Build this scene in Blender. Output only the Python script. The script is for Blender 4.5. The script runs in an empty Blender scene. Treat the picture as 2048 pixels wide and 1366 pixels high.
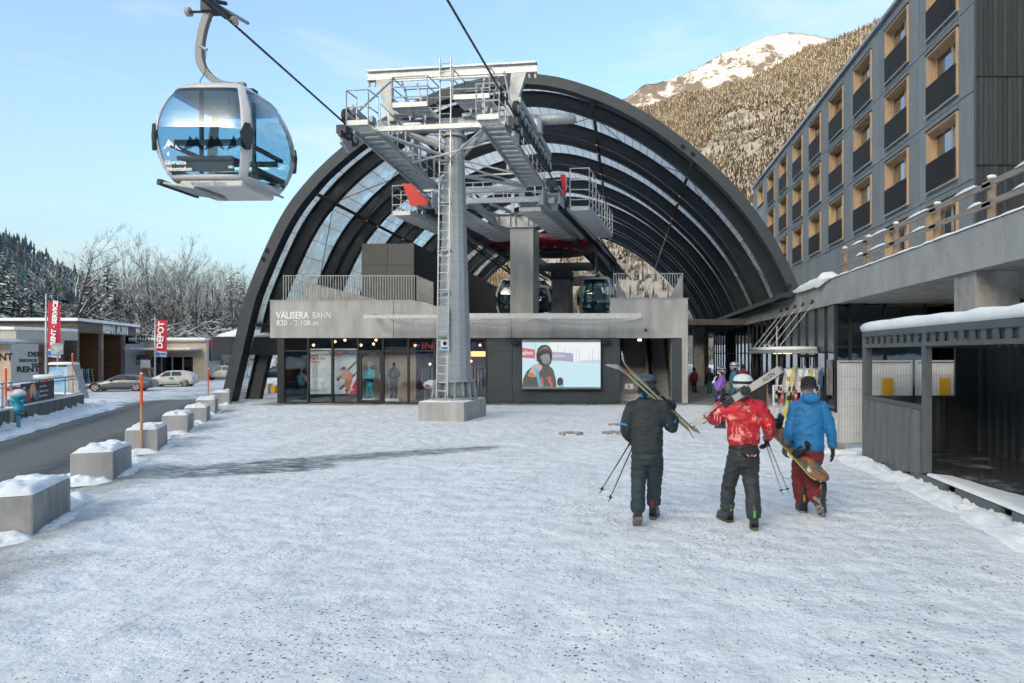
import bpy, math, random
from mathutils import Vector, Matrix, noise
random.seed(7)
R = math.radians
sc = bpy.context.scene
C = sc.collection
# ---------------------------------------------------------------- camera
CAM_H, FOC, CX, CY = 2.17, 1365.0, 1250.0, 708.0      # eye height, focal length and principal point in photo pixels
cd = bpy.data.cameras.new('camera')
cam = bpy.data.objects.new('camera', cd)
C.objects.link(cam)
cam.location = (0, 0, CAM_H)
cam.rotation_euler = (R(90), 0, 0)
cd.sensor_width = 36
cd.lens = FOC / 2048 * 36
cd.shift_x = (1024 - CX) / 2048
cd.shift_y = (CY - 683) / 2048
cd.clip_start = 0.1
cd.clip_end = 12000
sc.camera = cam
# ---------------------------------------------------------------- sky, sun, exposure
SUN_EL, SUN_DIR = R(17), Vector((-0.45, -0.893))       # horizontal direction towards the sun
w = bpy.data.worlds.new('World')
sc.world = w
w.use_nodes = True
nt = w.node_tree
bg = nt.nodes['Background']
sky = nt.nodes.new('ShaderNodeTexSky')
sky.sky_type = 'NISHITA'
sky.sun_disc = False
sky.sun_elevation = SUN_EL
sky.sun_rotation = math.atan2(SUN_DIR.x, SUN_DIR.y) % (2 * math.pi)
sky.altitude = 800
sky.air_density = 1.0
sky.dust_density = 10.0
sky.ozone_density = 1.2
bg.inputs['Strength'].default_value = 0.15
# thin wisps of cloud all round the sky
tc = nt.nodes.new('ShaderNodeTexCoord')
mp = nt.nodes.new('ShaderNodeMapping')
mp.inputs['Scale'].default_value = (1.6, 1.6, 7.0)
mp.inputs['Rotation'].default_value = (0.0, 0.28, 0.5)
mp.inputs['Location'].default_value = (0.9, 0.4, 0.15)
nz = nt.nodes.new('ShaderNodeTexNoise')
nz.inputs['Scale'].default_value = 1.9
nz.inputs['Detail'].default_value = 9
nz.inputs['Roughness'].default_value = 0.58
nz.inputs['Distortion'].default_value = 0.6
rp = nt.nodes.new('ShaderNodeValToRGB')
rp.color_ramp.elements[0].position = 0.47
rp.color_ramp.elements[1].position = 0.72
rp.color_ramp.elements[1].color = (0.62, 0.62, 0.62, 1)
mx = nt.nodes.new('ShaderNodeMix')
mx.data_type = 'RGBA'
mx.inputs[7].default_value = (1.9, 2.15, 2.25, 1)
tint = nt.nodes.new('ShaderNodeMix')
tint.data_type = 'RGBA'
tint.blend_type = 'MULTIPLY'
tint.inputs[0].default_value = 1.0
tint.inputs[7].default_value = (0.93, 1.0, 1.0, 1)
L = nt.links.new
L(tc.outputs['Generated'], mp.inputs['Vector'])
L(mp.outputs['Vector'], nz.inputs['Vector'])
L(nz.outputs['Fac'], rp.inputs['Fac'])
L(rp.outputs['Color'], mx.inputs[0])
hsv = nt.nodes.new('ShaderNodeHueSaturation')
hsv.inputs['Saturation'].default_value = 1.02
L(sky.outputs['Color'], hsv.inputs['Color'])
L(hsv.outputs['Color'], tint.inputs[6])
L(tint.outputs[2], mx.inputs[6])
L(mx.outputs[2], bg.inputs['Color'])

sd = bpy.data.lights.new('sun', 'SUN')
sd.energy = 2.0
sd.angle = R(0.5)
sd.color = (1.0, 0.89, 0.76)
sun = bpy.data.objects.new('sun', sd)
C.objects.link(sun)
sv = Vector((SUN_DIR.x * math.cos(SUN_EL), SUN_DIR.y * math.cos(SUN_EL), math.sin(SUN_EL)))
sun.rotation_euler = sv.to_track_quat('Z', 'Y').to_euler()
sun.location = (-60, -60, 80)
sc.view_settings.view_transform = 'Standard'
sc.view_settings.look = 'None'
sc.view_settings.gamma = 1
sc.view_settings.use_curve_mapping = False
sc.view_settings.exposure = 1.6
sc.cycles.max_bounces = 6
sc.cycles.transparent_max_bounces = 12
sc.cycles.use_denoising = True
sc.cycles.use_adaptive_sampling = True
sc.cycles.adaptive_threshold = 0.03

# ---------------------------------------------------------------- helpers
WORLDP = set()        # things whose parts are modelled in world coordinates

def px(x, y, Y):      # the point at distance Y that the photo shows at pixel x, y
    return Vector(((x - CX) * Y / FOC, Y, CAM_H - (y - CY) * Y / FOC))

def tag(o, label=None, cat=None, group=None, kind=None):
    if label: o['label'] = label
    if cat: o['category'] = cat
    if group: o['group'] = group
    if kind: o['kind'] = kind
    return o

def adopt(o, parent):
    if parent is not None:
        o.parent = parent
        if parent.name in WORLDP:
            o.matrix_parent_inverse = parent.matrix_basis.inverted()
    return o

def thing(name, label, cat, loc=(0, 0, 0), rz=0.0, group=None, world=False):
    o = bpy.data.objects.new(name, None)
    C.objects.link(o)
    o.empty_display_size = 0.2
    o.location = loc
    o.rotation_euler = (0, 0, rz)
    if world: WORLDP.add(o.name)
    return tag(o, label, cat, group)

def dup(o, parent=None, **kw):
    c = o.copy()
    C.objects.link(c)
    if parent is not None: c.parent = parent
    for ch in o.children: dup(ch, c)
    for k, v in kw.items():
        if k in ('loc',): c.location = v
        elif k == 'rz': c.rotation_euler = (0, 0, v)
        elif k == 'scale': c.scale = v
        else: c[k] = v
    return c

class MB:
    def __init__(s):
        s.v = []; s.f = []; s.m = []; s.cur = 0
    def add(s, vs, fs):
        b = len(s.v)
        s.v += [tuple(p) for p in vs]
        s.f += [tuple(i + b for i in f) for f in fs]
        s.m += [s.cur] * len(fs)
        return s
    def box(s, x0, x1, y0, y1, z0, z1, M=None):
        vs = [Vector((x, y, z)) for z in (z0, z1) for y in (y0, y1) for x in (x0, x1)]
        if M is not None: vs = [M @ p for p in vs]
        return s.add(vs, [(0, 2, 3, 1), (4, 5, 7, 6), (0, 1, 5, 4), (2, 6, 7, 3), (0, 4, 6, 2), (1, 3, 7, 5)])
    def beam(s, a, b, w_, h_, up=(0, 0, 1)):
        a, b = Vector(a), Vector(b)
        d = (b - a).normalized()
        u = Vector(up)
        if abs(d.dot(u)) > 0.98: u = Vector((0, 1, 0))
        x = d.cross(u).normalized() * w_ / 2
        z = x.cross(d).normalized() * h_ / 2
        vs = [a - x - z, a + x - z, a + x + z, a - x + z, b - x - z, b + x - z, b + x + z, b - x + z]
        return s.add(vs, [(3, 2, 1, 0), (4, 5, 6, 7), (0, 1, 5, 4), (1, 2, 6, 5), (2, 3, 7, 6), (3, 0, 4, 7)])
    def tube(s, pts, r, n=8, caps=True):
        pts = [Vector(p) for p in pts]
        rs = r if isinstance(r, (list, tuple)) else [r] * len(pts)
        rings = []
        px_ = None
        for i, p in enumerate(pts):
            d = (pts[min(i + 1, len(pts) - 1)] - pts[max(i - 1, 0)])
            if d.length < 1e-9: d = Vector((0, 0, 1))
            d.normalize()
            if px_ is None:
                u = Vector((0, 0, 1)) if abs(d.z) < 0.95 else Vector((0, 1, 0))
                x = d.cross(u).normalized()
            else:
                x = (px_ - d * px_.dot(d)).normalized()
            px_ = x
            y = d.cross(x)
            rings.append([p + (x * math.cos(2 * math.pi * k / n) + y * math.sin(2 * math.pi * k / n)) * rs[i] for k in range(n)])
        return s.loft(rings, caps)
    def loft(s, rings, caps=True, closed=True):
        n = len(rings[0])
        vs = [p for r_ in rings for p in r_]
        fs = []
        for i in range(len(rings) - 1):
            for k in range(n if closed else n - 1):
                fs.append((i * n + k, i * n + (k + 1) % n, (i + 1) * n + (k + 1) % n, (i + 1) * n + k))
        if caps and closed:
            fs.append(tuple(range(n - 1, -1, -1)))
            fs.append(tuple((len(rings) - 1) * n + k for k in range(n)))
        return s.add(vs, fs)
    def lathe(s, prof, n=16, c=(0, 0, 0), caps=True):
        c = Vector(c)
        return s.loft([[c + Vector((r * math.cos(2 * math.pi * k / n), r * math.sin(2 * math.pi * k / n), z)) for k in range(n)] for r, z in prof], caps)
    def prism(s, poly, d, M=None):      # poly: list of 2D (x, z); extruded along y from 0 to d
        n = len(poly)
        vs = [Vector((x, 0, z)) for x, z in poly] + [Vector((x, d, z)) for x, z in poly]
        if M is not None: vs = [M @ p for p in vs]
        fs = [tuple(range(n)), tuple(range(2 * n - 1, n - 1, -1))]
        fs += [(k, k + n, (k + 1) % n + n, (k + 1) % n) for k in range(n)]
        return s.add(vs, fs)
    def build(s, name, mat, parent=None, smooth=False, kind=None, bevel=0, label=None):
        me = bpy.data.meshes.new(name)
        me.from_pydata(s.v, [], s.f)
        mats = mat if isinstance(mat, (list, tuple)) else [mat]
        for m in mats: me.materials.append(m)
        if len(mats) > 1: me.polygons.foreach_set('material_index', s.m)
        if smooth: me.polygons.foreach_set('use_smooth', [True] * len(me.polygons))
        me.update()
        o = bpy.data.objects.new(name, me)
        C.objects.link(o)
        if bevel:
            b = o.modifiers.new('edge', 'BEVEL'); b.width = bevel; b.segments = 2; b.limit_method = 'ANGLE'
        if kind: o['kind'] = kind
        if label: o['label'] = label
        return adopt(o, parent)

def link_mesh(name, me, parent=None, M=None):
    o = bpy.data.objects.new(name, me)
    C.objects.link(o)
    if M is not None: o.matrix_basis = M
    return adopt(o, parent)

TEXTS = []
def fix_normals():
    import bmesh
    for me in bpy.data.meshes:
        if me.name.startswith(('skin_', 'tree_')) or len(me.polygons) > 60000: continue
        bm = bmesh.new(); bm.from_mesh(me)
        bmesh.ops.recalc_face_normals(bm, faces=bm.faces)
        bm.to_mesh(me); bm.free()

def text(body, size, loc, rot, mat, parent=None, name='lettering', ext=0.004, off=0.0, align='LEFT', sx=1.0, label=None, spacing=1.0, shear=0):
    cu = bpy.data.curves.new(name, 'FONT')
    cu.body = body; cu.size = size; cu.extrude = ext; cu.offset = off; cu.align_x = align
    cu.space_character = spacing; cu.shear = shear; cu.resolution_u = 3
    cu.materials.append(mat)
    o = bpy.data.objects.new(name, cu)
    C.objects.link(o)
    o.location = loc; o.rotation_euler = rot; o.scale = (sx, 1, 1)
    if label: o['label'] = label
    TEXTS.append(o)
    return adopt(o, parent)

def bake_texts():
    bpy.context.view_layer.update()
    dg = bpy.context.evaluated_depsgraph_get()
    for o in TEXTS:
        me = bpy.data.meshes.new_from_object(o.evaluated_get(dg)); me.name = 'skin_lettering'
        nm = o.name; p = o.parent; mb_, mi = o.matrix_basis.copy(), o.matrix_parent_inverse.copy(); lab = o.get('label')
        bpy.data.objects.remove(o)
        q = bpy.data.objects.new(nm, me); C.objects.link(q)
        q.parent = p; q.matrix_parent_inverse = mi; q.matrix_basis = mb_
        if lab: q['label'] = lab

# ---------------------------------------------------------------- materials
MATS = {}
def mat(name, col, rough=0.6, metal=0.0, col2=None, vs=2.0, vlo=0.35, vhi=0.7, bump=0.0, bs=40.0, stretch=(1, 1, 1), spec=0.5, det=5, obj=False, rnd=0.0, wear=None, alpha=None):
    m = bpy.data.materials.new(name)
    MATS[name] = m
    m.use_nodes = True
    n = m.node_tree.nodes; l = m.node_tree.links.new
    b = n['Principled BSDF']
    b.inputs['Base Color'].default_value = (*col, 1)
    b.inputs['Roughness'].default_value = rough
    b.inputs['Metallic'].default_value = metal
    b.inputs['Specular IOR Level'].default_value = spec
    src = None
    if col2 is not None or bump or rough > 0.15:
        if obj:
            t = n.new('ShaderNodeTexCoord'); out = t.outputs['Object']
        else:
            t = n.new('ShaderNodeNewGeometry'); out = t.outputs['Position']
        mpn = n.new('ShaderNodeMapping'); mpn.inputs['Scale'].default_value = stretch
        l(out, mpn.inputs['Vector']); src = mpn.outputs['Vector']
    base = None
    if col2 is not None:
        z = n.new('ShaderNodeTexNoise'); z.inputs['Scale'].default_value = vs; z.inputs['Detail'].default_value = det; z.inputs['Roughness'].default_value = 0.62
        l(src, z.inputs['Vector'])
        r = n.new('ShaderNodeMapRange'); r.inputs[1].default_value = vlo; r.inputs[2].default_value = vhi
        l(z.outputs['Fac'], r.inputs[0])
        x = n.new('ShaderNodeMix'); x.data_type = 'RGBA'
        x.inputs[6].default_value = (*col, 1); x.inputs[7].default_value = (*col2, 1)
        l(r.outputs[0], x.inputs[0])
        base = x.outputs[2]
    if rnd:
        oi = n.new('ShaderNodeObjectInfo')
        hv = n.new('ShaderNodeHueSaturation')
        mr = n.new('ShaderNodeMapRange'); mr.inputs[3].default_value = 1 - rnd; mr.inputs[4].default_value = 1 + rnd
        l(oi.outputs['Random'], mr.inputs[0]); l(mr.outputs[0], hv.inputs['Value'])
        if base: l(base, hv.inputs['Color'])
        else: hv.inputs['Color'].default_value = (*col, 1)
        base = hv.outputs['Color']
    if base: l(base, b.inputs['Base Color'])
    if bump:
        z2 = n.new('ShaderNodeTexNoise'); z2.inputs['Scale'].default_value = bs; z2.inputs['Detail'].default_value = 4
        l(src, z2.inputs['Vector'])
        bp = n.new('ShaderNodeBump'); bp.inputs['Strength'].default_value = bump; bp.inputs['Distance'].default_value = 0.02
        l(z2.outputs['Fac'], bp.inputs['Height']); l(bp.outputs['Normal'], b.inputs['Normal'])
    return m

def emis(name, col, st):
    m = mat(name, col, 0.5)
    b = m.node_tree.nodes['Principled BSDF']
    b.inputs['Emission Color'].default_value = (*col, 1)
    b.inputs['Emission Strength'].default_value = st
    return m

def glass(name, tintc=(0.55, 0.72, 0.78), refl=0.12, tr=0.8, rough=0.02):
    m = bpy.data.materials.new(name); MATS[name] = m
    m.use_nodes = True
    n = m.node_tree.nodes; l = m.node_tree.links.new
    n.remove(n['Principled BSDF'])
    out = n['Material Output']
    t = n.new('ShaderNodeBsdfTransparent'); t.inputs['Color'].default_value = (*[c * tr for c in tintc], 1)
    g = n.new('ShaderNodeBsdfGlossy'); g.inputs['Roughness'].default_value = rough
    g.inputs['Color'].default_value = (0.9, 0.95, 1, 1)
    lw = n.new('ShaderNodeLayerWeight'); lw.inputs['Blend'].default_value = 0.5
    pw = n.new('ShaderNodeMath'); pw.operation = 'POWER'; pw.inputs[1].default_value = 4.0
    l(lw.outputs['Facing'], pw.inputs[0])
    mr = n.new('ShaderNodeMapRange'); mr.inputs[3].default_value = refl; mr.inputs[4].default_value = 0.95
    # slight waviness of real panes
    ge = n.new('ShaderNodeNewGeometry'); z = n.new('ShaderNodeTexNoise'); z.inputs['Scale'].default_value = 1.1
    bp = n.new('ShaderNodeBump'); bp.inputs['Strength'].default_value = 0.08; bp.inputs['Distance'].default_value = 0.05
    l(ge.outputs['Position'], z.inputs['Vector']); l(z.outputs['Fac'], bp.inputs['Height']); l(bp.outputs['Normal'], g.inputs['Normal'])
    ms = n.new('ShaderNodeMixShader')
    l(pw.outputs[0], mr.inputs[0]); l(mr.outputs[0], ms.inputs[0])
    l(t.outputs[0], ms.inputs[1]); l(g.outputs[0], ms.inputs[2]); l(ms.outputs[0], out.inputs['Surface'])
    return m

snow = mat('snow', (0.84, 0.86, 0.87), 0.75, col2=(0.74, 0.77, 0.79), vs=3.0, bump=0.5, bs=22, spec=0.25)
frost = mat('frosted_snow', (0.70, 0.72, 0.73), 0.8, spec=0.2)
conc = mat('concrete', (0.40, 0.39, 0.375), 0.85, col2=(0.22, 0.215, 0.21), vs=2.6, bump=0.5, bs=45, stretch=(1, 1, 0.45))
conc_l = mat('light_concrete', (0.44, 0.435, 0.425), 0.85, col2=(0.29, 0.285, 0.28), vs=1.3, bump=0.35, bs=45, stretch=(1.6, 1, 0.3))
conc_d = mat('dark_concrete', (0.17, 0.165, 0.16), 0.9, col2=(0.10, 0.10, 0.10), vs=1.6, bump=0.3, bs=50, stretch=(2, 2, 0.4))
galv = mat('galvanised_steel', (0.42, 0.445, 0.46), 0.5, 0.35, col2=(0.29, 0.31, 0.325), vs=5, bump=0.08, bs=80)
galv_b = mat('bright_galvanised_steel', (0.55, 0.575, 0.59), 0.45, 0.35, col2=(0.43, 0.45, 0.465), vs=8)
steel_d = mat('dark_painted_steel', (0.022, 0.027, 0.033), 0.5, 0.1, col2=(0.034, 0.040, 0.047), vs=2, bump=0.04, bs=60)
steel_g = mat('grey_arch_steel', (0.040, 0.050, 0.062), 0.55, 0.1, col2=(0.031, 0.039, 0.049), vs=1.2, bump=0.04, bs=50)
black = mat('black_rubber', (0.012, 0.012, 0.013), 0.7)
blk = mat('matt_black', (0.013, 0.016, 0.020), 0.6)
antr = mat('anthracite_panel', (0.032, 0.042, 0.052), 0.55, col2=(0.042, 0.053, 0.064), vs=3, bump=0.05, bs=90, rnd=0.1)
antr2 = mat('anthracite_box_panel', (0.085, 0.085, 0.086), 0.6, col2=(0.068, 0.068, 0.07), vs=2, rnd=0.06)
red = mat('red_paint', (0.62, 0.012, 0.018), 0.35)
dred = mat('dark_red_drive_paint', (0.17, 0.008, 0.018), 0.35, col2=(0.09, 0.006, 0.012), vs=3)
white = mat('white_paint', (0.78, 0.78, 0.77), 0.4, col2=(0.70, 0.70, 0.69), vs=4)
white_t = mat('white_lettering', (0.85, 0.85, 0.85), 0.5)
black_t = mat('black_lettering', (0.015, 0.015, 0.017), 0.6)
red_t = mat('red_lettering', (0.50, 0.03, 0.05), 0.5)
blue_t = mat('blue_lettering', (0.02, 0.13, 0.42), 0.5)
orange = mat('orange_marker_paint', (0.85, 0.11, 0.015), 0.5)
wood_p = mat('pale_spruce', (0.52, 0.33, 0.17), 0.6, col2=(0.42, 0.25, 0.12), vs=3, stretch=(8, 8, 0.8), bump=0.06, bs=30)
# ================================================================ the setting: ground, road, hills
def sst(a, b, x):
    t = max(0.0, min(1.0, (x - a) / (b - a)))
    return t * t * (3 - 2 * t)

def gz(x, y):         # the ground falls about a metre towards the car park on the far left
    return -1.0 * sst(-16, -21, x) * sst(29, 52, y)

ROAD = [(-2.5, -8), (-6.2, 0), (-8.6, 5.5), (-11.3, 11.5), (-13.9, 17), (-17.2, 24), (-20.9, 32), (-24.4, 40), (-29.0, 51), (-32.5, 60), (-34.0, 66.5), (-30.5, 72), (-22, 75), (0, 78)]
def catmull(p, n):
    out = []
    for i in range(len(p) - 1):
        p0, p1, p2, p3 = p[max(i - 1, 0)], p[i], p[i + 1], p[min(i + 2, len(p) - 1)]
        for k in range(n):
            t = k / n
            out.append(tuple(0.5 * (2 * b + (c - a) * t + (2 * a - 5 * b + 4 * c - d) * t * t + (3 * b - a - 3 * c + d) * t ** 3) for a, b, c, d in zip(p0, p1, p2, p3)))
    out.append(tuple(p[-1]))
    return out
RC = catmull(ROAD, 8)
RHW = 2.05
def road_d(x, y):
    best = 1e9
    for i in range(0, len(RC) - 1):
        ax, ay = RC[i]; bx, by = RC[i + 1]
        dx, dy = bx - ax, by - ay
        t = max(0, min(1, ((x - ax) * dx + (y - ay) * dy) / (dx * dx + dy * dy)))
        d = (x - ax - t * dx) ** 2 + (y - ay - t * dy) ** 2
        if d < best: best = d
    return math.sqrt(best)

def seg_d(x, y, a, b):
    dx, dy = b[0] - a[0], b[1] - a[1]
    t = max(0, min(1, ((x - a[0]) * dx + (y - a[1]) * dy) / (dx * dx + dy * dy)))
    return math.hypot(x - a[0] - t * dx, y - a[1] - t * dy), t

def axis(lo, hi, step, far_lo, far_hi, g=1.22):
    a = [lo + i * step for i in range(int((hi - lo) / step) + 1)]
    s, v = step, a[-1]
    while v < far_hi:
        s *= g; v += s; a.append(v)
    s, v = step, a[0]
    while v > far_lo:
        s *= g; v -= s; a.insert(0, v)
    return a
xs = axis(-19, 12, 0.16, -2600, 2600)
ys = axis(3.5, 31, 0.16, -900, 5000)
vs, wet, slush = [], [], []
for y in ys:
    for x in xs:
        z = gz(x, y)
        near = sst(60, 25, y) * sst(-60, -25, x) * sst(60, 25, x)
        rd = road_d(x, y) if (-45 < x < 2 and -10 < y < 82) else 99
        if near > 0:
            z += near * (0.012 * noise.noise((x * 2.3, y * 2.3, 1.3)) + 0.010 * noise.noise((x * 6.1, y * 6.1, 4.3)) + 0.02 * noise.noise((x * 0.5, y * 0.5, 9)))
            z -= 0.012
        if rd < RHW + 0.5:
            z -= 0.07 * sst(RHW + 0.45, RHW - 0.25, rd)
        elif rd < RHW + 1.6:
            z += 0.05 * sst(RHW + 1.6, RHW + 0.8, rd) * (0.6 + noise.noise((x * 1.7, y * 1.7, 3)))
        vs.append((x, y, z))
        d, t = seg_d(x, y, (-9.2, 12.3), (-3.2, 15.9))
        wv = sst(1.25, 0.1, d / (0.55 + 0.45 * math.sin(t * 3.1))) * (1.05 - 0.25 * t)
        d2, t2 = seg_d(x, y, (-8.7, 12.1), (-6.2, 13.2))
        wv = max(wv, 1.2 * sst(0.85, 0.2, d2))
        # trodden dark mush along the shop front and under the terrace
        wv = max(wv, 1.15 * sst(28.6, 29.5, y) * sst(-17, -15, x) * sst(6.5, 4.5, x) * sst(40, 34, y))
        wv = max(wv, 1.0 * sst(26.5, 31.5, y + 0.25 * (x - 4)) * sst(2.9, 3.6, x) * sst(14, 11, x))
        wet.append(wv)
        sl = 0.75 * sst(2.2 + RHW, RHW + 0.2, rd) + 0.6 * sst(-20, -25, x) * sst(36, 46, y) * sst(95, 80, y)
        slush.append(min(1, sl))
nx = len(xs)
fs = [(j * nx + i, j * nx + i + 1, (j + 1) * nx + i + 1, (j + 1) * nx + i) for j in range(len(ys) - 1) for i in range(nx - 1)]
me = bpy.data.meshes.new('skin_ground')
me.from_pydata(vs, [], fs)
for nm, arr in (('wet', wet), ('slush', slush)):
    at = me.attributes.new(nm, 'FLOAT', 'POINT'); at.data.foreach_set('value', arr)
me.polygons.foreach_set('use_smooth', [True] * len(me.polygons))

gm = bpy.data.materials.new('trodden_gritted_snow'); gm.use_nodes = True
n = gm.node_tree.nodes; l = gm.node_tree.links.new
pb = n['Principled BSDF']; pb.inputs['Specular IOR Level'].default_value = 0.3
geo = n.new('ShaderNodeNewGeometry'); pos = geo.outputs['Position']
def N(kind, **kw):
    q = n.new('ShaderNode' + kind)
    for k, v in kw.items():
        if k in q.inputs: q.inputs[k].default_value = v
        else: setattr(q, k, v)
    return q
def noise_(scale, det=5, rough=0.6, stretch=None):
    z = N('TexNoise', Scale=scale, Detail=det, Roughness=rough)
    if stretch:
        m_ = N('Mapping'); m_.inputs['Scale'].default_value = stretch; l(pos, m_.inputs['Vector']); l(m_.outputs[0], z.inputs['Vector'])
    else: l(pos, z.inputs['Vector'])
    return z.outputs['Fac']
def rng(src, a, b, c=0.0, d=1.0):
    q = N('MapRange'); q.inputs[1].default_value = a; q.inputs[2].default_value = b; q.inputs[3].default_value = c; q.inputs[4].default_value = d
    l(src, q.inputs[0]); return q.outputs[0]
def math_(op, a, b):
    q = N('Math', operation=op)
    for i, s_ in enumerate((a, b)):
        if isinstance(s_, (int, float)): q.inputs[i].default_value = s_
        else: l(s_, q.inputs[i])
    return q.outputs[0]
def mix_(fac, a, b):
    q = N('Mix', data_type='RGBA')
    if isinstance(fac, (int, float)): q.inputs[0].default_value = fac
    else: l(fac, q.inputs[0])
    for i, s_ in ((6, a), (7, b)):
        if isinstance(s_, tuple): q.inputs[i].default_value = (*s_, 1)
        else: l(s_, q.inputs[i])
    return q.outputs[2]
def attr(nm):
    q = N('Attribute', attribute_name=nm); return q.outputs['Fac']
col = mix_(rng(noise_(0.55, 6), 0.38, 0.66), (0.90, 0.91, 0.915), (0.79, 0.81, 0.82))
col = mix_(rng(noise_(5.5, 6, 0.72, (1, 0.6, 1)), 0.50, 0.72, 0, 0.7), col, (0.60, 0.63, 0.645))
col = mix_(rng(noise_(0.22, 4), 0.56, 0.75, 0, 0.45), col, (0.70, 0.68, 0.655))
# scuffed walking and sledge tracks, greyer than the rest
col = mix_(math_('MULTIPLY', rng(noise_(1.0, 5, 0.7, (2.6, 0.30, 1)), 0.52, 0.70, 0, 0.6), rng(noise_(0.16, 3), 0.40, 0.60)), col, (0.52, 0.535, 0.535))
col = mix_(rng(noise_(16, 4, 0.75), 0.56, 0.70, 0, 0.55), col, (0.56, 0.59, 0.61))  # shading of small pits, put into the snow colour as noise
# grit: scattered specks, denser in places
dens = rng(noise_(0.7, 4), 0.30, 0.65, 0.25, 1.0)
grit = None
for sc_, th in ((7.0, 0.16), (14.0, 0.30), (30.0, 0.46)):
    vo = N('TexVoronoi', Scale=sc_); l(pos, vo.inputs['Vector'])
    sep = N('SeparateColor'); l(vo.outputs['Color'], sep.inputs[0])
    rad = math_('MULTIPLY', math_('MULTIPLY', sep.outputs[0], sep.outputs[0]), math_('MULTIPLY', dens, th))
    g_ = math_('LESS_THAN', vo.outputs['Distance'], rad)
    grit = g_ if grit is None else math_('MAXIMUM', grit, g_)
col = mix_(math_('MULTIPLY', grit, 0.85), col, (0.075, 0.075, 0.072))
# wet asphalt shining through, frayed by noise
fr = math_('ADD', attr('wet'), math_('MULTIPLY', math_('SUBTRACT', noise_(4.2, 9, 0.78, (0.6, 2.2, 1)), 0.5), 3.0))
wmask = rng(fr, 0.36, 0.78)
wmask = math_('MULTIPLY', math_('MULTIPLY', wmask, rng(attr('wet'), 0.02, 0.25)), rng(noise_(5.0, 8, 0.75, (0.45, 1.9, 1)), 0.47, 0.60, 1.0, 0.08))
col = mix_(wmask, col, mix_(noise_(9, 4), (0.060, 0.066, 0.070), (0.115, 0.118, 0.118)))
fr2 = math_('ADD', attr('slush'), math_('MULTIPLY', math_('SUBTRACT', noise_(0.9, 7, 0.65, (1, 1, 1)), 0.5), 2.0))
smask = math_('MULTIPLY', rng(fr2, 0.35, 1.0, 0, 0.85), rng(attr('slush'), 0.02, 0.3))
col = mix_(smask, col, (0.24, 0.235, 0.225))
l(col, pb.inputs['Base Color'])
l(rng(wmask, 0, 1, 0.62, 0.32), pb.inputs['Roughness'])
vt = N('TexVoronoi', Scale=3.4); vt.feature = 'SMOOTH_F1'; l(pos, vt.inputs['Vector'])
bp = N('Bump', Strength=0.9, Distance=0.05)
l(math_('ADD', math_('ADD', noise_(11, 6, 0.65), math_('MULTIPLY', vt.outputs['Distance'], 1.7)), math_('MULTIPLY', grit, 0.25)), bp.inputs['Height'])
l(bp.outputs[0], pb.inputs['Normal'])
me.materials.append(gm)
ground = bpy.data.objects.new('ground', me); C.objects.link(ground)
tag(ground, kind='structure')

# road sheet
road_m = mat('salted_asphalt', (0.105, 0.103, 0.10), 0.75, col2=(0.165, 0.16, 0.152), vs=1.2, bump=0.5, bs=70, vlo=0.3, vhi=0.75)
def make_road_mat(m):
    global n, l, pos
    n = m.node_tree.nodes; l = m.node_tree.links.new
    b = n['Principled BSDF']
    uv = n.new('ShaderNodeAttribute'); uv.attribute_name = 'across'
    g = n.new('ShaderNodeNewGeometry'); pos = g.outputs['Position']
    a = math_('ABSOLUTE', uv.outputs['Fac'], 0)
    tr = rng(math_('ABSOLUTE', math_('SUBTRACT', a, 0.45), 0), 0.02, 0.22)     # darker wheel tracks
    edge = rng(math_('ADD', a, math_('MULTIPLY', noise_(1.3, 6), 0.35)), 0.95, 1.25)
    c = mix_(tr, (0.045, 0.046, 0.048), (0.135, 0.130, 0.122))
    c = mix_(rng(noise_(7, 6, 0.7), 0.35, 0.75, 0, 0.5), c, (0.15, 0.146, 0.14))
    c = mix_(rng(noise_(2.0, 7, 0.75, (2.2, 0.5, 1)), 0.48, 0.66, 0, 0.55), c, (0.19, 0.185, 0.178))
    c = mix_(edge, c, (0.55, 0.56, 0.56))
    l(c, b.inputs['Base Color'])
make_road_mat(road_m)
mb = MB(); acr = []
NA = 13
pts = RC
for i, (x, y) in enumerate(pts):
    a, b = pts[max(i - 1, 0)], pts[min(i + 1, len(pts) - 1)]
    d = Vector((b[0] - a[0], b[1] - a[1])).normalized(); nn = Vector((d.y, -d.x))
    for k in range(NA):
        t = -1 + 2 * k / (NA - 1)
        X, Y = x + nn.x * t * (RHW + 0.1), y + nn.y * t * (RHW + 0.1)
        mb.v.append((X, Y, gz(X, Y) - 0.025 - 0.03 * t * t)); acr.append(t)
for i in range(len(pts) - 1):
    for k in range(NA - 1):
        mb.f.append((i * NA + k, i * NA + k + 1, (i + 1) * NA + k + 1, (i + 1) * NA + k)); mb.m.append(0)
road = mb.build('road', road_m, smooth=True, kind='structure')
at = road.data.attributes.new('across', 'FLOAT', 'POINT'); at.data.foreach_set('value', acr)

# ---------------------------------------------------------------- hills
def interp(tab, u):
    if u <= tab[0][0]: return tab[0][1]
    for (a, b), (c, d) in zip(tab, tab[1:]):
        if u <= c: return b + (d - b) * (u - a) / (c - a)
    return tab[-1][1]

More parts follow.
